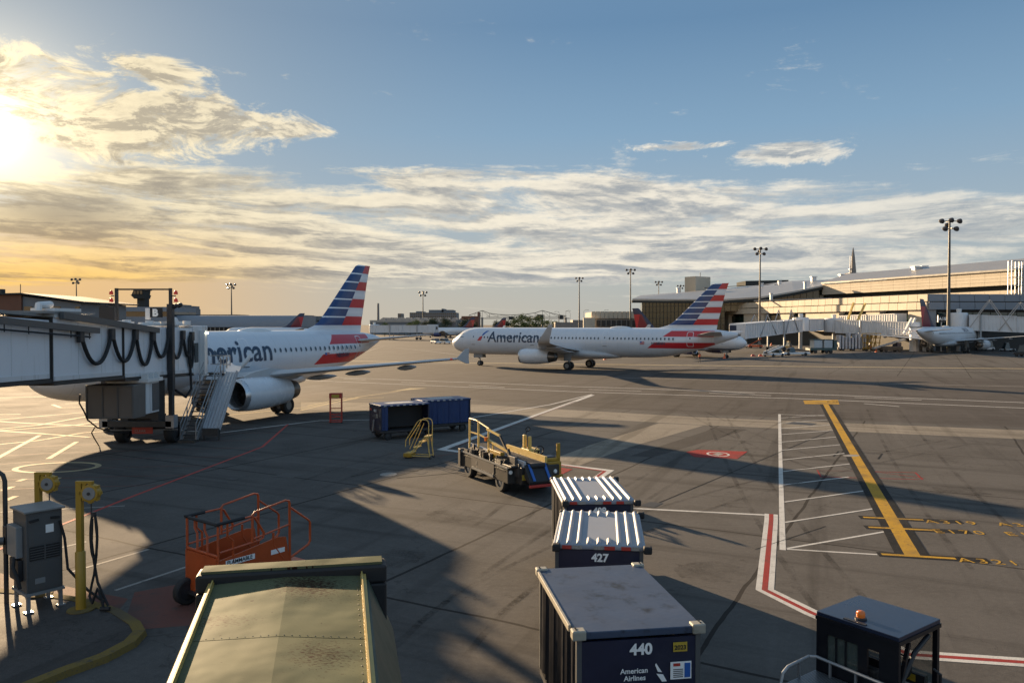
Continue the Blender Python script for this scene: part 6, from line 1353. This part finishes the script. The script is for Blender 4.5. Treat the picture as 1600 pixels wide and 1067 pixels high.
# ================================================================== BELT LOADER
fb = Vector((.44, -.898, 0)); bl = thing('belt_loader', 'black and yellow belt loader truck with raised handrails', 'belt loader', (-.12, 31.0, 0), math.atan2(fb.y, fb.x))
# local: +x forward (towards the camera), -y the left side in the picture
MT['blbody'] = mat('black_loader_body', (.016, .016, .016), .45, var=.35, vs=2.5, stain=.5, stcol=(.07, .06, .05)); MT['belt'] = mat('black_rubber_belt', (.018, .018, .019), .7, var=.3, vs=6); MT['greypanel'] = mat('scuffed_grey_side', (.065, .06, .058), .5, var=.3, vs=3, stain=.4)  # side and control panels share one scuffed dark grey
m = MB(); m.bb(-2.7, 2.0, -1.02, -.45, .42, 1.02); m.bb(-2.7, 2.0, .45, 1.02, .42, .9); m.bb(-2.7, 1.9, -.45, .45, .40, .62); m.build('chassis', MT['blbody'], bl, bevel=.03)
m = MB(); m.bb(-2.7, 2.0, -1.045, -1.022, .98, 1.05); m.bb(-1.35, .75, -1.06, -1.022, .46, .56); sk = m.build('side_rail', MT['lightgrey'], bl); m = MB(); m.bb(-1.4, .8, -1.04, -1.022, .58, .96); m.build('side_panel', MT['greypanel'], bl)
flat_text('A', .26, (-.95, -1.046, .68), (1, 0, 0), (0, 0, 1), MT['mpale'], sk, 'lettering', .005, .0, world=False)
m = MB(); m.bb(-2.95, -2.7, -1.0, 1.0, .38, .95); m.bb(-2.75, -2.5, -1.08, -.8, .35, 1.1); m.build('rear_bumper', MT['grime'], bl, bevel=.02)
for x in (-1.85, 1.25):
    for sy in (-1, 1):
        w = tyre(bl, (x, sy*.86, .42), .42, .30, 'Y', world=False, hubmat=MT['lightgrey'])
        MB().lathe([(-.155, .24), (-.155, .37), (.155, .37), (.155, .24)], (x, sy*.86, .42), 'Y', 24, False, False).build('rim', MT['grey'], w)
    m = MB(); m.bb(x-.52, x+.52, -1.035, -.6, .86, .90); m.build('mudguard', MT['dark'], bl)
# conveyor
c0, c1 = Vector((-2.75, -.12, 1.18)), Vector((2.55, -.12, 1.28)); m = MB(); m.bb(-2.75, 2.55, -.52, .30, 1.12, 1.20); m.build('conveyor_frame', MT['dark'], bl)
m = MB(); m.bb(-2.78, 2.6, -.40, .20, 1.202, 1.235); 
for k in range(26): m.bb(-2.7+k*.2, -2.67+k*.2, -.38, .18, 1.235, 1.242)
m.lathe([(-.30, .09), (.30, .09)], (2.6, -.1, 1.14), 'Y', 14); m.build('belt', MT['belt'], bl)
m = MB(); m.bb(-2.75, 2.5, -.60, -.52, 1.06, 1.30); m.build('conveyor_side', MT['greywhite'], bl); m = MB(); m.bb(-.9, 2.45, .30, .40, 1.06, 1.42); m.build('conveyor_side', MT['paleyellow'], bl)
m = MB(); m.hexa([(2.5, -.6, .72), (2.5, .4, .72), (2.95, .4, .52), (2.95, -.6, .52)], [(2.5, -.6, 1.2), (2.5, .4, 1.2), (3.0, .4, .64), (3.0, -.6, .64)]); nz_ = m.build('front_apron', MT['belt'], bl, bevel=.03)
for y in (-.42, .22):
    m = MB(); m.hexa([(2.53, y-.05, 1.2), (2.53, y+.05, 1.2), (3.0, y+.05, .66), (3.0, y-.05, .66)], [(2.56, y-.05, 1.215), (2.56, y+.05, 1.215), (3.03, y+.05, .675), (3.03, y-.05, .675)]); m.build('apron_strip', MT['flagblue'], nz_)
MB().bb(2.92, 3.04, -.62, .42, .42, .52).build('front_bumper', MT['red'], bl, bevel=.02)
m = MB(); m.bb(1.95, 2.5, -.7, .9, .45, 1.1); m.bb(1.2, 2.2, -.98, -.6, 1.02, 1.12); m.build('front_body', MT['blbody'], bl, bevel=.03)
m = MB(); m.bb(2.502, 2.51, -.68, -.42, .62, .82); m.build('number_plate', MT['sticker'], bl)
for y in (-.9, .72): MB().lathe([(0, .08), (.03, .06)], (2.0 if y < 0 else 2.502, y, .85), 'X', 12).build('headlight', MT['paintw'], bl)
# machinery between rail and belt
m = MB(); rg = random.Random(4)
for k in range(26): m.box((rg.uniform(-2.4, 1.6), rg.uniform(-.95, -.62), 1.05+rg.random()*.16), (rg.uniform(.1, .5), rg.uniform(.06, .22), rg.uniform(.08, .3)), rg.uniform(-.4, .4))
for k in range(5): x = rg.uniform(-2, 1); m.tube([(x, -.9, 1.05), (x+.3, -.8, 1.25), (x+.7, -.75, 1.1)], .03, 6)
m.build('engine_parts', MT['grime'], bl); m = MB(); m.bb(-.1, .9, -.80, -.62, 1.05, 1.42); m.build('tool_box', MT['yellow'], bl, bevel=.02)
m = MB(); m.box((1.75, -.68, 1.05), (.55, .12, .7)); m.box((2.1, -.66, .95), (.4, .1, .5)); m.build('control_panel', MT['greypanel'], bl, bevel=.01)
m = MB(); y = -.62; zt = 2.36
for x in (-2.55, -1.62): m.bar((x, y, 1.1), (x, y, zt), .07)
m.tube([(-2.55, y, zt), (-1.85, y, zt), (-.55, y, 2.16)], .035, 8); m.bar((-2.55, y, 1.8), (-1.62, y, 1.8), .05); m.bar((-1.62, y, 1.82), (-.7, y, 1.72), .05); m.bar((-.62, y, 1.1), (-.62, y, 2.16), .06)
m.build('handrail', MT['paleyellow'], bl); m = MB(); m.bar((-.65, y-.05, 2.14), (.55, y-.05, 2.02), .07); m.bar((-.7, y-.05, 1.72), (1.3, y-.05, 1.52), .09); m.bar((-.45, y-.05, 1.38), (1.55, y-.05, 1.18), .07); m.bar((-.1, y-.04, 1.1), (-.1, y-.04, 1.7), .05); m.build('handrail', MT['paleyellow'], bl); m = MB(); m.bar((.58, y-.05, 2.02), (1.62, y-.05, 1.2), .07); m.bar((1.3, y-.05, 1.6), (1.66, y-.05, 1.1), .09); m.build('rail_end', MT['black'], bl)
m = MB(); m.box((-.62, y-.1, 1.74), (.12, .12, .16)); m.build('rail_lamp', MT['amber'], bl)
# driver's side
m = MB(); m.bb(.1, .75, .5, 1.0, .9, 1.42); m.bb(.2, .35, .5, .62, 1.42, 1.95); m.bb(.42, .55, .62, .74, 1.42, 1.9); m.build('driver_console', MT['paleyellow'], bl, bevel=.02)
m = MB(); m.tube([(.25, .62, 1.95), (.25, .66, 2.1)], .02, 6); m.tube([(.25+.02*math.sin(a), .72+.09*math.cos(a), 2.16+.09*math.sin(a)) for a in np.linspace(0, 6.28, 16)], .02, 6); m.build('mirror', MT['black'], bl)
m = MB(); m.tube([(1.15+.08*math.cos(a), .74+.2*math.cos(a+1.57), 1.42+.2*math.sin(a+1.57)) for a in np.linspace(0, 6.28, 20)], .022, 6); m.bar((1.0, .74, 1.2), (1.15, .74, 1.42), .05); m.bar((1.15, .54, 1.42), (1.15, .94, 1.42), .03); m.build('steering_wheel', MT['black'], bl)
m = MB(); m.bb(1.7, 2.1, .5, .98, 1.2, 1.34); m.build('seat', MT['navy'], bl, bevel=.04); m = MB(); m.bb(1.6, 2.4, .46, 1.04, .72, 1.18); m.bb(2.1, 2.22, .50, 1.06, 1.18, 1.3); m.bb(2.12, 2.22, .96, 1.10, 1.1, 1.85); m.bb(2.4, 2.5, .5, 1.06, .42, .72); m.build('seat_box', MT['yellow'], bl, bevel=.02)
# ================================================================== STANDS, CONES
yl = thing('step_ladder', 'yellow wheeled step ladder with handrails between carts and belt loader', 'step ladder', (-4.3, 36.95, 0), R(-12))
m = MB()
for sy in (-1, 1):
    y = sy*.27; m.tube([(-.62, y, .08), (.25, y, 1.04)], .026, 6); m.tube([(.35, y, 1.04), (.50, y, .08)], .026, 6); m.tube([(.25, y, 1.04), (.38, y, 1.04)], .026, 6); m.tube([(-.62, y, .12), (.50, y, .12)], .024, 6)
m.build('frame', MT['paleyellow'], yl)
for k in range(4): x = -.5+.27*k; m = MB(); m.bb(x-.10, x+.13, -.30, .30, .24+.265*k, .285+.265*k); m.build('step', MT['paleyellow'], yl)
m = MB()
for sy in (-1, 1): y = sy*.28; m.tube([(-.72, y, .55), (-.70, y, .85), (-.12, y, 1.74), (-.0, y, 1.84), (.28, y, 1.86), (.40, y, 1.80), (.44, y, 1.66), (.44, y, .3)], .022, 6); m.tube([(-.5, y, .45), (.02, y, 1.62)], .018, 6)
m.build('handrail', MT['paleyellow'], yl, smooth=True); m = MB(); m.bb(-.82, -.42, -.33, .33, .06, .24); m.build('foot_box', MT['yellow'], yl, bevel=.02)
for sx in (-.7, .5):
    for sy in (-1, 1): tyre(yl, (sx, sy*.28, .06), .06, .05, 'Y', world=False, n=12, hub=False)
rs_ = thing('red_stand', 'narrow red equipment stand with yellow plate left of the blue carts', 'stand', (-11.34, 50.0, 0), R(5)); m = MB()
for sx in (-1, 1):
    for sy in (-1, 1): m.bar((sx*.36, sy*.22, .1), (sx*.36, sy*.2, 1.92), .05)
for z in (.22, .42, .62, .98): m.bar((-.36, -.22, z), (.36, -.22, z), .05)
m.bar((-.36, -.23, .62), (.36, -.23, .42), .04); m.bar((-.42, -.24, .12), (.42, -.24, .12), .06); m.build('frame', MT['red'], rs_); MB().bb(-.40, .40, -.25, .25, 1.62, 1.93).build('top_box', MT['red'], rs_); MB().bb(-.24, .24, -.262, -.252, 1.66, 1.86).build('sign_plate', MT['sticker'], rs_)
for sx in (-1, 1): tyre(rs_, (sx*.36, 0, .09), .09, .06, 'X', world=False, n=12, hub=False)
lc = thing('traffic_cone', 'tall lime green cone by the blue curtained cart', 'cone', (-3.42, 55.6, 0)); MB().lathe([(.04, .15), (.2, .125), (.92, .035), (.95, .03)], n=18).build('cone', MT['lime'], lc, smooth=True); MB().bb(-.2, .2, -.2, .2, 0, .045).build('cone_base', MT['lime'], lc, bevel=.01)
def ocone(px, py, label, first=None):
    g = G(px, py); t = thing('traffic_cone', label, 'cone', (g.x, g.y, 0), 0, 'orange cones on the far apron'); MB().lathe([(.05, .25), (.15, .2), (.9, .05), (.95, .04)], n=14).build('cone', MT['cone'], t, smooth=True); MB().bb(-.3, .3, -.3, .3, 0, .05).build('cone_base', MT['cone'], t); return t
o0 = ocone(945, 562, 'orange cone beneath the rear of the taxiing airliner')
for px, py, lab in ((1132, 560, 'orange cone right of the standing worker'), (1369, 550, 'orange cone at the wingtip of the white far airliner'), (1205, 540, 'orange cone beside the far orange loader')): g = G(px, py); dup(o0, (g.x, g.y, 0), 0, lab)
# ================================================================== PEOPLE
def person(px, py, label, shirt, pants, vest=None, rz=0.0):
    g = G(px, py); t = thing('person', label, 'person', (g.x, g.y, 0), rz)
    V = [(0, 0, .96), (0, 0, 1.15), (0, .01, 1.36), (0, .01, 1.50), (0, 0, 1.60), (0, -.02, 1.70), (.10, 0, .88), (.11, -.02, .50), (.13, .03, .09), (.14, -.10, .04), (-.10, 0, .88), (-.12, -.02, .50), (-.16, .03, .09), (-.17, -.10, .04),
         (.19, .01, 1.42), (.26, .03, 1.14), (.22, -.12, .94), (.21, -.17, .85), (-.19, .01, 1.42), (-.26, .03, 1.14), (-.22, -.12, .94), (-.21, -.17, .85)]
    Rr = [.155, .145, .165, .09, .07, .105, .095, .065, .048, .04, .095, .065, .048, .04, .065, .05, .038, .035, .065, .05, .038, .035]
    Ed = [(0, 1), (1, 2), (2, 3), (3, 4), (4, 5), (0, 6), (6, 7), (7, 8), (8, 9), (0, 10), (10, 11), (11, 12), (12, 13), (2, 14), (14, 15), (15, 16), (16, 17), (2, 18), (18, 19), (19, 20), (20, 21)]
    me = bpy.data.meshes.new('body'); me.from_pydata(V, Ed, []); o = bpy.data.objects.new('body', me); sc.collection.objects.link(o); o.parent = t
    sk = o.modifiers.new('skin', 'SKIN'); me.skin_vertices.new() if not me.skin_vertices else None
    for i, v in enumerate(me.skin_vertices[0].data): v.radius = (Rr[i], Rr[i]*.8); v.use_root = (i == 0)
    sb = o.modifiers.new('sub', 'SUBSURF'); sb.levels = sb.render_levels = 1
    m = bpy.data.materials.new('clothing'); m.use_nodes = True; n = NT(m.node_tree); b = n.N['Principled BSDF']; x, y, z = n.sep(n.coord('Object'))
    c = n.mix(n.m('GREATER_THAN', z, .95), pants, shirt); c = n.mix(n.m('GREATER_THAN', z, 1.56), c, (.32, .19, .13)); c = n.mix(n.m('LESS_THAN', z, .1), c, (.02, .02, .02)); c = n.mix(n.mul(n.m('LESS_THAN', z, .93), n.m('GREATER_THAN', n.m('ABSOLUTE', x), .205)), c, (.32, .19, .13)); n.put(b.inputs['Base Color'], c); b.inputs['Roughness'].default_value = .8; me.materials.append(m)
    MB().lathe([(1.70, .112), (1.76, .108), (1.815, .07), (1.83, .02)], n=14).build('hair', MT['black'], t, smooth=True)
    if vest: 
        m = MB(); m.lathe([(1.02, .172), (1.2, .165), (1.40, .178), (1.46, .14)], n=16, cap0=False, cap1=False); m.xf(Matrix.Diagonal((1.05, .85, 1, 1))); m.build('vest', vest, t, smooth=True)
    return t
person(1093, 567, 'worker in dark clothes with orange vest standing behind the taxiing airliner', (.03, .03, .035), (.02, .022, .03), MT['cone'], R(10))
person(1360, 551, 'worker in orange clothes beside the yellow loading equipment', (.35, .08, .02), (.04, .035, .03), None, R(60))
person(1309, 548, 'worker in pale clothes at the end of the green cargo cart', (.35, .30, .18), (.25, .2, .12), None, R(-40))
# ================================================================== FAR BOARDING BRIDGES
def far_bridge(label, a, b, w, h, rot_at=None, aframes=(), legs=(), ribs=24, mat_='offwhite', cabn=None):
    """a, b: bottom centre of the tunnel ends"""
    a, b = Vector(a), Vector(b); t = thing('boarding_bridge', label, 'boarding bridge', (a.x, a.y, 0)); u = (b-a); L = u.length; u.normalize(); n_ = Vector((u.y, -u.x, 0)).normalized(); up_ = Vector((0, 0, 1))
    nx = 2
    for k in range(nx):
        p, q = a.lerp(b, k/nx), a.lerp(b, (k+1)/nx-.004); s_ = w*(1-.07*k); m = MB(); m.hexa([p-n_*s_/2, q-n_*s_/2, q+n_*s_/2, p+n_*s_/2], [v+up_*(h-.12*k) for v in (p-n_*s_/2, q-n_*s_/2, q+n_*s_/2, p+n_*s_/2)]); o = m.build('tunnel_section', MT[mat_], t, world=True)
        m = MB()
        for i in range(ribs//nx+1):
            c = p.lerp(q, i/(ribs/nx))
            for sg in (-1, 1): v = c+n_*sg*(s_/2+.03); m.bar(v+up_*.05, v+up_*(h-.15-.12*k), .1)
        for sg in (-1, 1):
            for zz in (-.02, h-.12*k-.1): m.bar(p+n_*sg*(s_/2+.02)+up_*zz, q+n_*sg*(s_/2+.02)+up_*zz, .16, .22)
        m.build('rib', MT[mat_], o, world=True)
    for c, r in (rot_at or ()):
        c = Vector(c); MB().lathe([(0, r), (h+.1, r), (h+.35, r*.9)], c, 'Z', 22).build('rotunda', MT[mat_], t, world=True, smooth=True); m = MB(); m.lathe([(-c.z, .45), (0, .45)], c, 'Z', 14); m.build('column', MT['steel'], t, world=True); m = MB(); m.lathe([(h+.36, .5), (h+1.2, .6), (h+1.3, .3)], c, 'Z', 12); m.build('roof_unit', MT['white'], t, world=True)
    for u_ in legs:
        c = a.lerp(b, u_); m = MB()
        for sg in (-1, 1): v = c+n_*sg*(w/2+.25); m.bar(Vector((v.x, v.y, .5)), v+up_*h, .3); 
        m.bar(Vector((c.x, c.y, .8))-n_*(w/2+.3), Vector((c.x, c.y, .8))+n_*(w/2+.3), .5); lg_ = m.build('support_leg', MT['steel'], t, world=True)
        for sg in (-1, 1):
            v = c+n_*sg*(w/2+.25); M = Matrix.Translation((v.x, v.y, .55)) @ Matrix.Rotation(math.atan2(n_.y, n_.x), 4, 'Z'); mm = MB(); mm.lathe([(-.22, .55), (.22, .55)], (0, 0, 0), 'X', 16); mm.xf(M); mm.build('wheel', MT['tyre'], lg_, world=True)
    for u_, hh, sp, mt_ in aframes:
        c = a.lerp(b, u_); m = MB()
        for sg in (-1, 1):
            top = c+n_*sg*(w/2-.2)+up_*(h+hh)
            for k in (-1, 1): m.bar(c+u*sp*k+n_*sg*(w/2+.15)+up_*.1, top, .17)
        m.build('support_frame', MT[mt_], t, world=True)
    if cabn is not None:
        c = Vector(cabn); MB().box(c+up_*(h/2), (3.6, 3.6, h+.3), math.atan2(u.y, u.x)).build('cab', MT[mat_], t, world=True, bevel=.1); MB().box(c+up_*(h/2+.2), (3.75, 1.8, 1.1), math.atan2(u.y, u.x)).build('cab_window', MT['glass'], t, world=True)
    return t
q = lambda px, py, d: P(px, py, d)
f1 = far_bridge('ribbed white boarding bridge behind the taxiing airliner tail', q(1152, 528.5, 166), q(1244, 517.5, 196), 3.4, 3.1, [(q(1251, 517.2, 198), 2.0)], [(.36, 1.6, 5.0, 'steel'), (.78, 2.4, 4.5, 'steel')], (.62,), 26, 'offwhite')
pl_ = MB(); c = q(1145, 512.5, 163.6); pl_.box(c, (1.6, .12, 1.1), R(10)); pl_.build('sign_panel', MT['navy'], f1, world=True)
far_bridge('ribbed white boarding bridge in the middle running between two rotundas', q(1256, 517, 200), q(1298, 514.2, 214), 3.2, 3.0, None, (), (), 16, 'offwhite')
f2 = far_bridge('ribbed white boarding bridge ending beside the dark red tail', q(1312, 519.5, 204), q(1432, 524.0, 186), 3.5, 3.3, [(q(1303, 518.5, 206), 2.5)], (), (.35,), 30, 'offwhite')
m = MB(); m.bar(q(1325, 499, 202), q(1334, 473, 203), .42); m.bar(q(1340, 501, 200), q(1352, 474, 201), .42); m.build('yellow_strut', MT['paleyellow'], f2, world=True); m = MB(); m.bar(q(1412, 522, 184), q(1425, 497, 184.5), .5); m.bar(q(1420, 522, 184), q(1430, 497, 184.5), .4); m.build('support_frame', MT['white'], f2, world=True)
far_bridge('upper white boarding bridge rising to the terminal behind the yellow struts', q(1318, 510, 213), q(1409, 507, 194), 3.2, 2.9, None, (), (), 26, 'offwhite')
f3 = far_bridge('grey white boarding bridge at the right edge beside the far airliner nose', q(1513, 515.5, 184), q(1665, 521.5, 176), 3.5, 3.6, [(q(1498, 514.5, 185), 1.9)], [(.22, 3.6, 4.4, 'steel'), (.54, 3.2, 4.4, 'steel')], (.12,), 6, 'offwhite')
t = thing('gate_sign', 'white on dark gate sign numbered A18 left of the tall mast', 'sign', (q(1472, 498, 184).x, 184, 0)); c = q(1472, 498, 184).z
o = MB().bb(-.95, .95, -.15, .15, c-.75, c+.75).build('sign_board', MT['black'], t); flat_text('A18', 1.05, (0, -.17, c-.36), (1, 0, 0), (0, 0, 1), MT['paintw'], o, 'lettering', .02, world=False, center=True); MB().bb(-1.05, -.9, -.17, .17, c-.8, c+.8).build('sign_edge', MT['paintw'], o); MB().bar((0, .3, 0), (0, .3, c), .2).build('sign_post', MT['steel'], t)
for x, d, lab in ((1429, 184, 'white tank block left of the gate sign'), (1450, 184.5, 'white tank block nearest the gate sign')):
    c = q(x, 505, d); t = thing('roof_tank', lab, 'tank', (c.x, d, 0)); MB().lathe([(0, 1.1), (6.5, 1.1), (6.8, .9)], n=18).build('tank', MT['offwhite'], t, smooth=True); MB().lathe([(5.6, 1.16), (5.8, 1.16)], n=18).build('tank_band', MT['grey'], t)
far_bridge('distant pale boarding bridge behind the tailplane of the parked airliner', q(582, 519.3, 330), q(683, 518.8, 322), 3.4, 3.0, [(q(585, 519.4, 331), 2.2)], (), (.3, .72), 10, 'offwhite', q(676, 518.9, 322))
# ================================================================== FAR GROUND VEHICLES
def vehicle(name, label, cat, px, py, L, Wd, H, body, rz, cabx=(.1, .5), cabh=None, group=None, deck=None):
    g = G(px, py); t = thing(name, label, cat, (g.x, g.y, 0), rz, group); ch = cabh or H; bh = H*.55
    m = MB(); m.hexa([(-L/2, -Wd/2, .32), (L/2, -Wd/2, .32), (L/2, Wd/2, .32), (-L/2, Wd/2, .32)], [(-L/2+.05, -Wd/2+.03, bh), (L/2-.15, -Wd/2+.03, bh*.92), (L/2-.15, Wd/2-.03, bh*.92), (-L/2+.05, Wd/2-.03, bh)]); m.build('body', body, t, bevel=.06)
    x0, x1 = (-L/2+L*cabx[0], -L/2+L*cabx[1]); m = MB(); m.hexa([(x0, -Wd/2+.05, bh), (x1, -Wd/2+.05, bh), (x1, Wd/2-.05, bh), (x0, Wd/2-.05, bh)], [(x0+.25, -Wd/2+.18, ch), (x1-.4, -Wd/2+.18, ch), (x1-.4, Wd/2-.18, ch), (x0+.25, Wd/2-.18, ch)]); m.build('window', MT['glass'], t, bevel=.05)
    m = MB(); m.bb(x0+.24, x1-.38, -Wd/2+.16, Wd/2-.16, ch+.002, ch+.06); m.build('roof', body, t)
    for sx in (-1, 1):
        for sy in (-1, 1): tyre(t, (sx*L*.32, sy*(Wd/2-.08), .33), .33, .2, 'Y', world=False, n=14)
    for sy in (-1, 1): MB().bb(L/2-.16, L/2-.02, sy*(Wd/2-.3)-.14, sy*(Wd/2-.3)+.14, bh*.55, bh*.8).build('headlight', MT['paintw'], t)
    if deck: deck(t)
    return t
MT['carwhite'] = mat('white_car_paint', (.62, .63, .64), .3, var=.05, coat=.4); MT['teal'] = mat('faded_teal_paint', (.05, .085, .08), .5); MT['palebox'] = mat('pale_container', (.42, .46, .48), .5)
v = vehicle('parked_car', 'left of the two white cars near the distant boarding bridge', 'car', 681, 537, 4.6, 1.9, 1.65, MT['carwhite'], R(-60), (.08, .78), group='white cars by the far bridge'); g = G(695, 537); dup(v, (g.x, g.y, 0), R(-55), 'right of the two white cars near the taxiing airliner nose')
def ramp(t): 
    m = MB(); m.bar((-2.6, 0, .8), (2.4, 0, 2.0), .8, .14); m.build('conveyor', MT['black'], t)
    for sy in (-1, 1): MB().bar((-2.6, sy*.48, .86), (2.4, sy*.48, 2.06), .12, .3).build('conveyor_side', MT['white'], t)
vehicle('conveyor_truck', 'white conveyor truck with black belt left of the second one', 'conveyor truck', 1209, 557, 4.6, 2.0, 1.3, MT['carwhite'], R(35), (.6, .85), 1.35, deck=ramp)
vehicle('conveyor_truck', 'low white conveyor truck beside the green cargo cart', 'conveyor truck', 1243, 555.5, 5.4, 2.0, 1.3, MT['carwhite'], R(178), (.55, .8), 1.6, deck=lambda t: [MB().bar((-2.7, 0, .95), (2.9, 0, 1.35), .9, .25).build('conveyor', MT['dark'], t)])
t = thing('cargo_cart', 'dark green cargo cart carrying two pale containers', 'cargo cart', (G(1284, 552).x, G(1284, 552).y, 0), R(4)); m = MB(); m.bb(-3.2, 2.4, -1.1, 1.1, .7, 1.2); m.bb(-2.5, 2.3, -1.1, 1.1, 2.95, 3.1); m.bb(2.3, 3.0, -1, 1, .7, 2.9); m.build('frame', MT['teal'], t); 
for x in (-1.3, 1.0): MB().bb(x-.95, x+.95, -1.05, 1.05, 1.22, 2.9).build('container', MT['palebox'], t, bevel=.06)
for x in (-1.9, .6, 1.6):
    for sy in (-1, 1): tyre(t, (x, sy*.9, .42), .42, .3, 'Y', world=False, n=14)
vehicle('loader_truck', 'small orange loader vehicle under the far white bridge', 'loader', 1181, 544, 3.8, 2.0, 1.6, MT['orange'], R(-20), (.6, .9), 2.0, deck=lambda t: [MB().bar((-2.2, 0, .5), (1.4, 0, 2.6), 1.4, .2).build('ramp', MT['orange'], t)])
vehicle('tug', 'dark blue and white tug behind the navy jet engine', 'tug', 1163, 543, 3.2, 1.8, 1.5, MT['carwhite'], R(10), (.2, .7), 2.3)
vehicle('tug', 'low yellow tug under the far boarding bridge', 'tug', 1227, 545, 4.2, 1.9, 1.2, MT['yellow'], R(0), (.6, .85), 1.9)
vehicle('tug', 'white tug under the wing of the far white airliner', 'tug', 1541, 548, 3.4, 1.9, 1.7, MT['carwhite'], R(15), (.3, .9), 2.4)
vehicle('tug', 'small red and white tug right of the far airliner wing', 'tug', 1574, 549, 3.0, 1.8, 1.2, MT['palebox'], R(170), (.4, .8), 2.0, deck=lambda t: [MB().bb(-1.3, 1.2, -.93, -.905, .45, .7).build('red_panel', MT['red'], t)])
vehicle('tug', 'dark tug cut by the right edge of the picture', 'tug', 1603, 557, 4.0, 2.0, 1.6, MT['grime'], R(120), (.3, .8), 2.3)
vehicle('tug', 'white tug waiting beneath the grey building at the far left terminal', 'tug', 372, 521, 4, 2, 1.8, MT['carwhite'], R(90), (.2, .8), 2.5)
# yellow and cream lifting equipment cluster
t = thing('cargo_loader', 'large cream and yellow lattice cargo loader beneath the middle bridge', 'cargo loader', (G(1338, 548).x, G(1338, 548).y, 0), R(-6)); m = MB(); rg = random.Random(9)
for k in range(9): x = -4.4+k*.75; m.bb(x, x+.45, -1.2, 1.2, .5, 3.2+rg.random()*1.3)
m.build('body', MT['greywhite'], t); m = MB()
for k in range(8): x = 1.2+k*.5; m.bar((x, -1.25, .4), (x+.5 if k % 2 else x-.3, -1.25, 4.2), .16); m.bar((x-.5, 1.2, .6), (x+.6, 1.2, 4.0), .14)
for z in (.7, 2.0, 3.2, 4.2): m.bar((1.0, -1.25, z), (5.2, -1.25, z), .18)
m.build('lattice', MT['yellow'], t); m = MB(); m.bb(-4.6, 5.3, -1.1, 1.1, .4, .9); m.build('chassis', MT['grime'], t)
for x in (-3.4, -1, 2, 4):
    for sy in (-1, 1): tyre(t, (x, sy*1.0, .45), .45, .3, 'Y', world=False, n=12)
cb_ = thing('conveyor_truck', 'dark conveyor truck with raised grey belt at the left wing of the far airliner', 'conveyor truck', (G(1392, 550).x, G(1392, 550).y, 0), R(8)); MB().bar((-4.4, 0, .8), (3.4, 0, 2.9), 1.1, .3).build('conveyor', MT['lightgrey'], cb_); MB().bb(-2.8, 2.4, -1, 1, .4, 1.3).build('body', MT['grime'], cb_, bevel=.1); MB().bb(1.0, 2.0, -.9, .9, 1.31, 2.2).build('cab', MT['navy'], cb_)
for x in (-1.8, 1.6):
    for sy in (-1, 1): tyre(cb_, (x, sy*.9, .4), .4, .25, 'Y', world=False, n=12)
t = thing('wheel_chock', 'pair of red wheel chocks lying on the far apron', 'wheel chock', (G(1183, 556.5).x, G(1183, 556.5).y, 0)); 
for x in (-.75, .75): m = MB(); m.hexa([(x-.5, -.15, 0), (x+.5, -.15, 0), (x+.5, .15, 0), (x-.5, .15, 0)], [(x-.3, -.1, .38), (x+.05, -.1, .38), (x+.05, .1, .38), (x-.3, .1, .38)]); m.build('chock', MT['red'], t)
dl = vehicle('service_van', 'grey service van below the skylight terminal near the far bridge', 'van', 610, 523, 5, 2.1, 2.2, MT['fargrey'], R(100), (.15, .9), group='vans parked below the far terminals')
for k, (x, y, lab) in enumerate(((628, 523.5, 'dark van second from the far bridge rotunda'), (655, 523, 'van beneath the middle of the distant bridge'), (500, 519, 'van just left of the striped tail root'), (440, 519, 'van seen over the roof of the parked airliner'), (395, 519.5, 'van between lit mast and brown red tail'), (330, 520, 'van behind the service stairs'), (735, 523.5, 'van before the brick warehouse'), (790, 522, 'van under the steel bridge trees'))): g = G(x, y); dup(dl, (g.x, g.y, 0), k*1.1, lab)
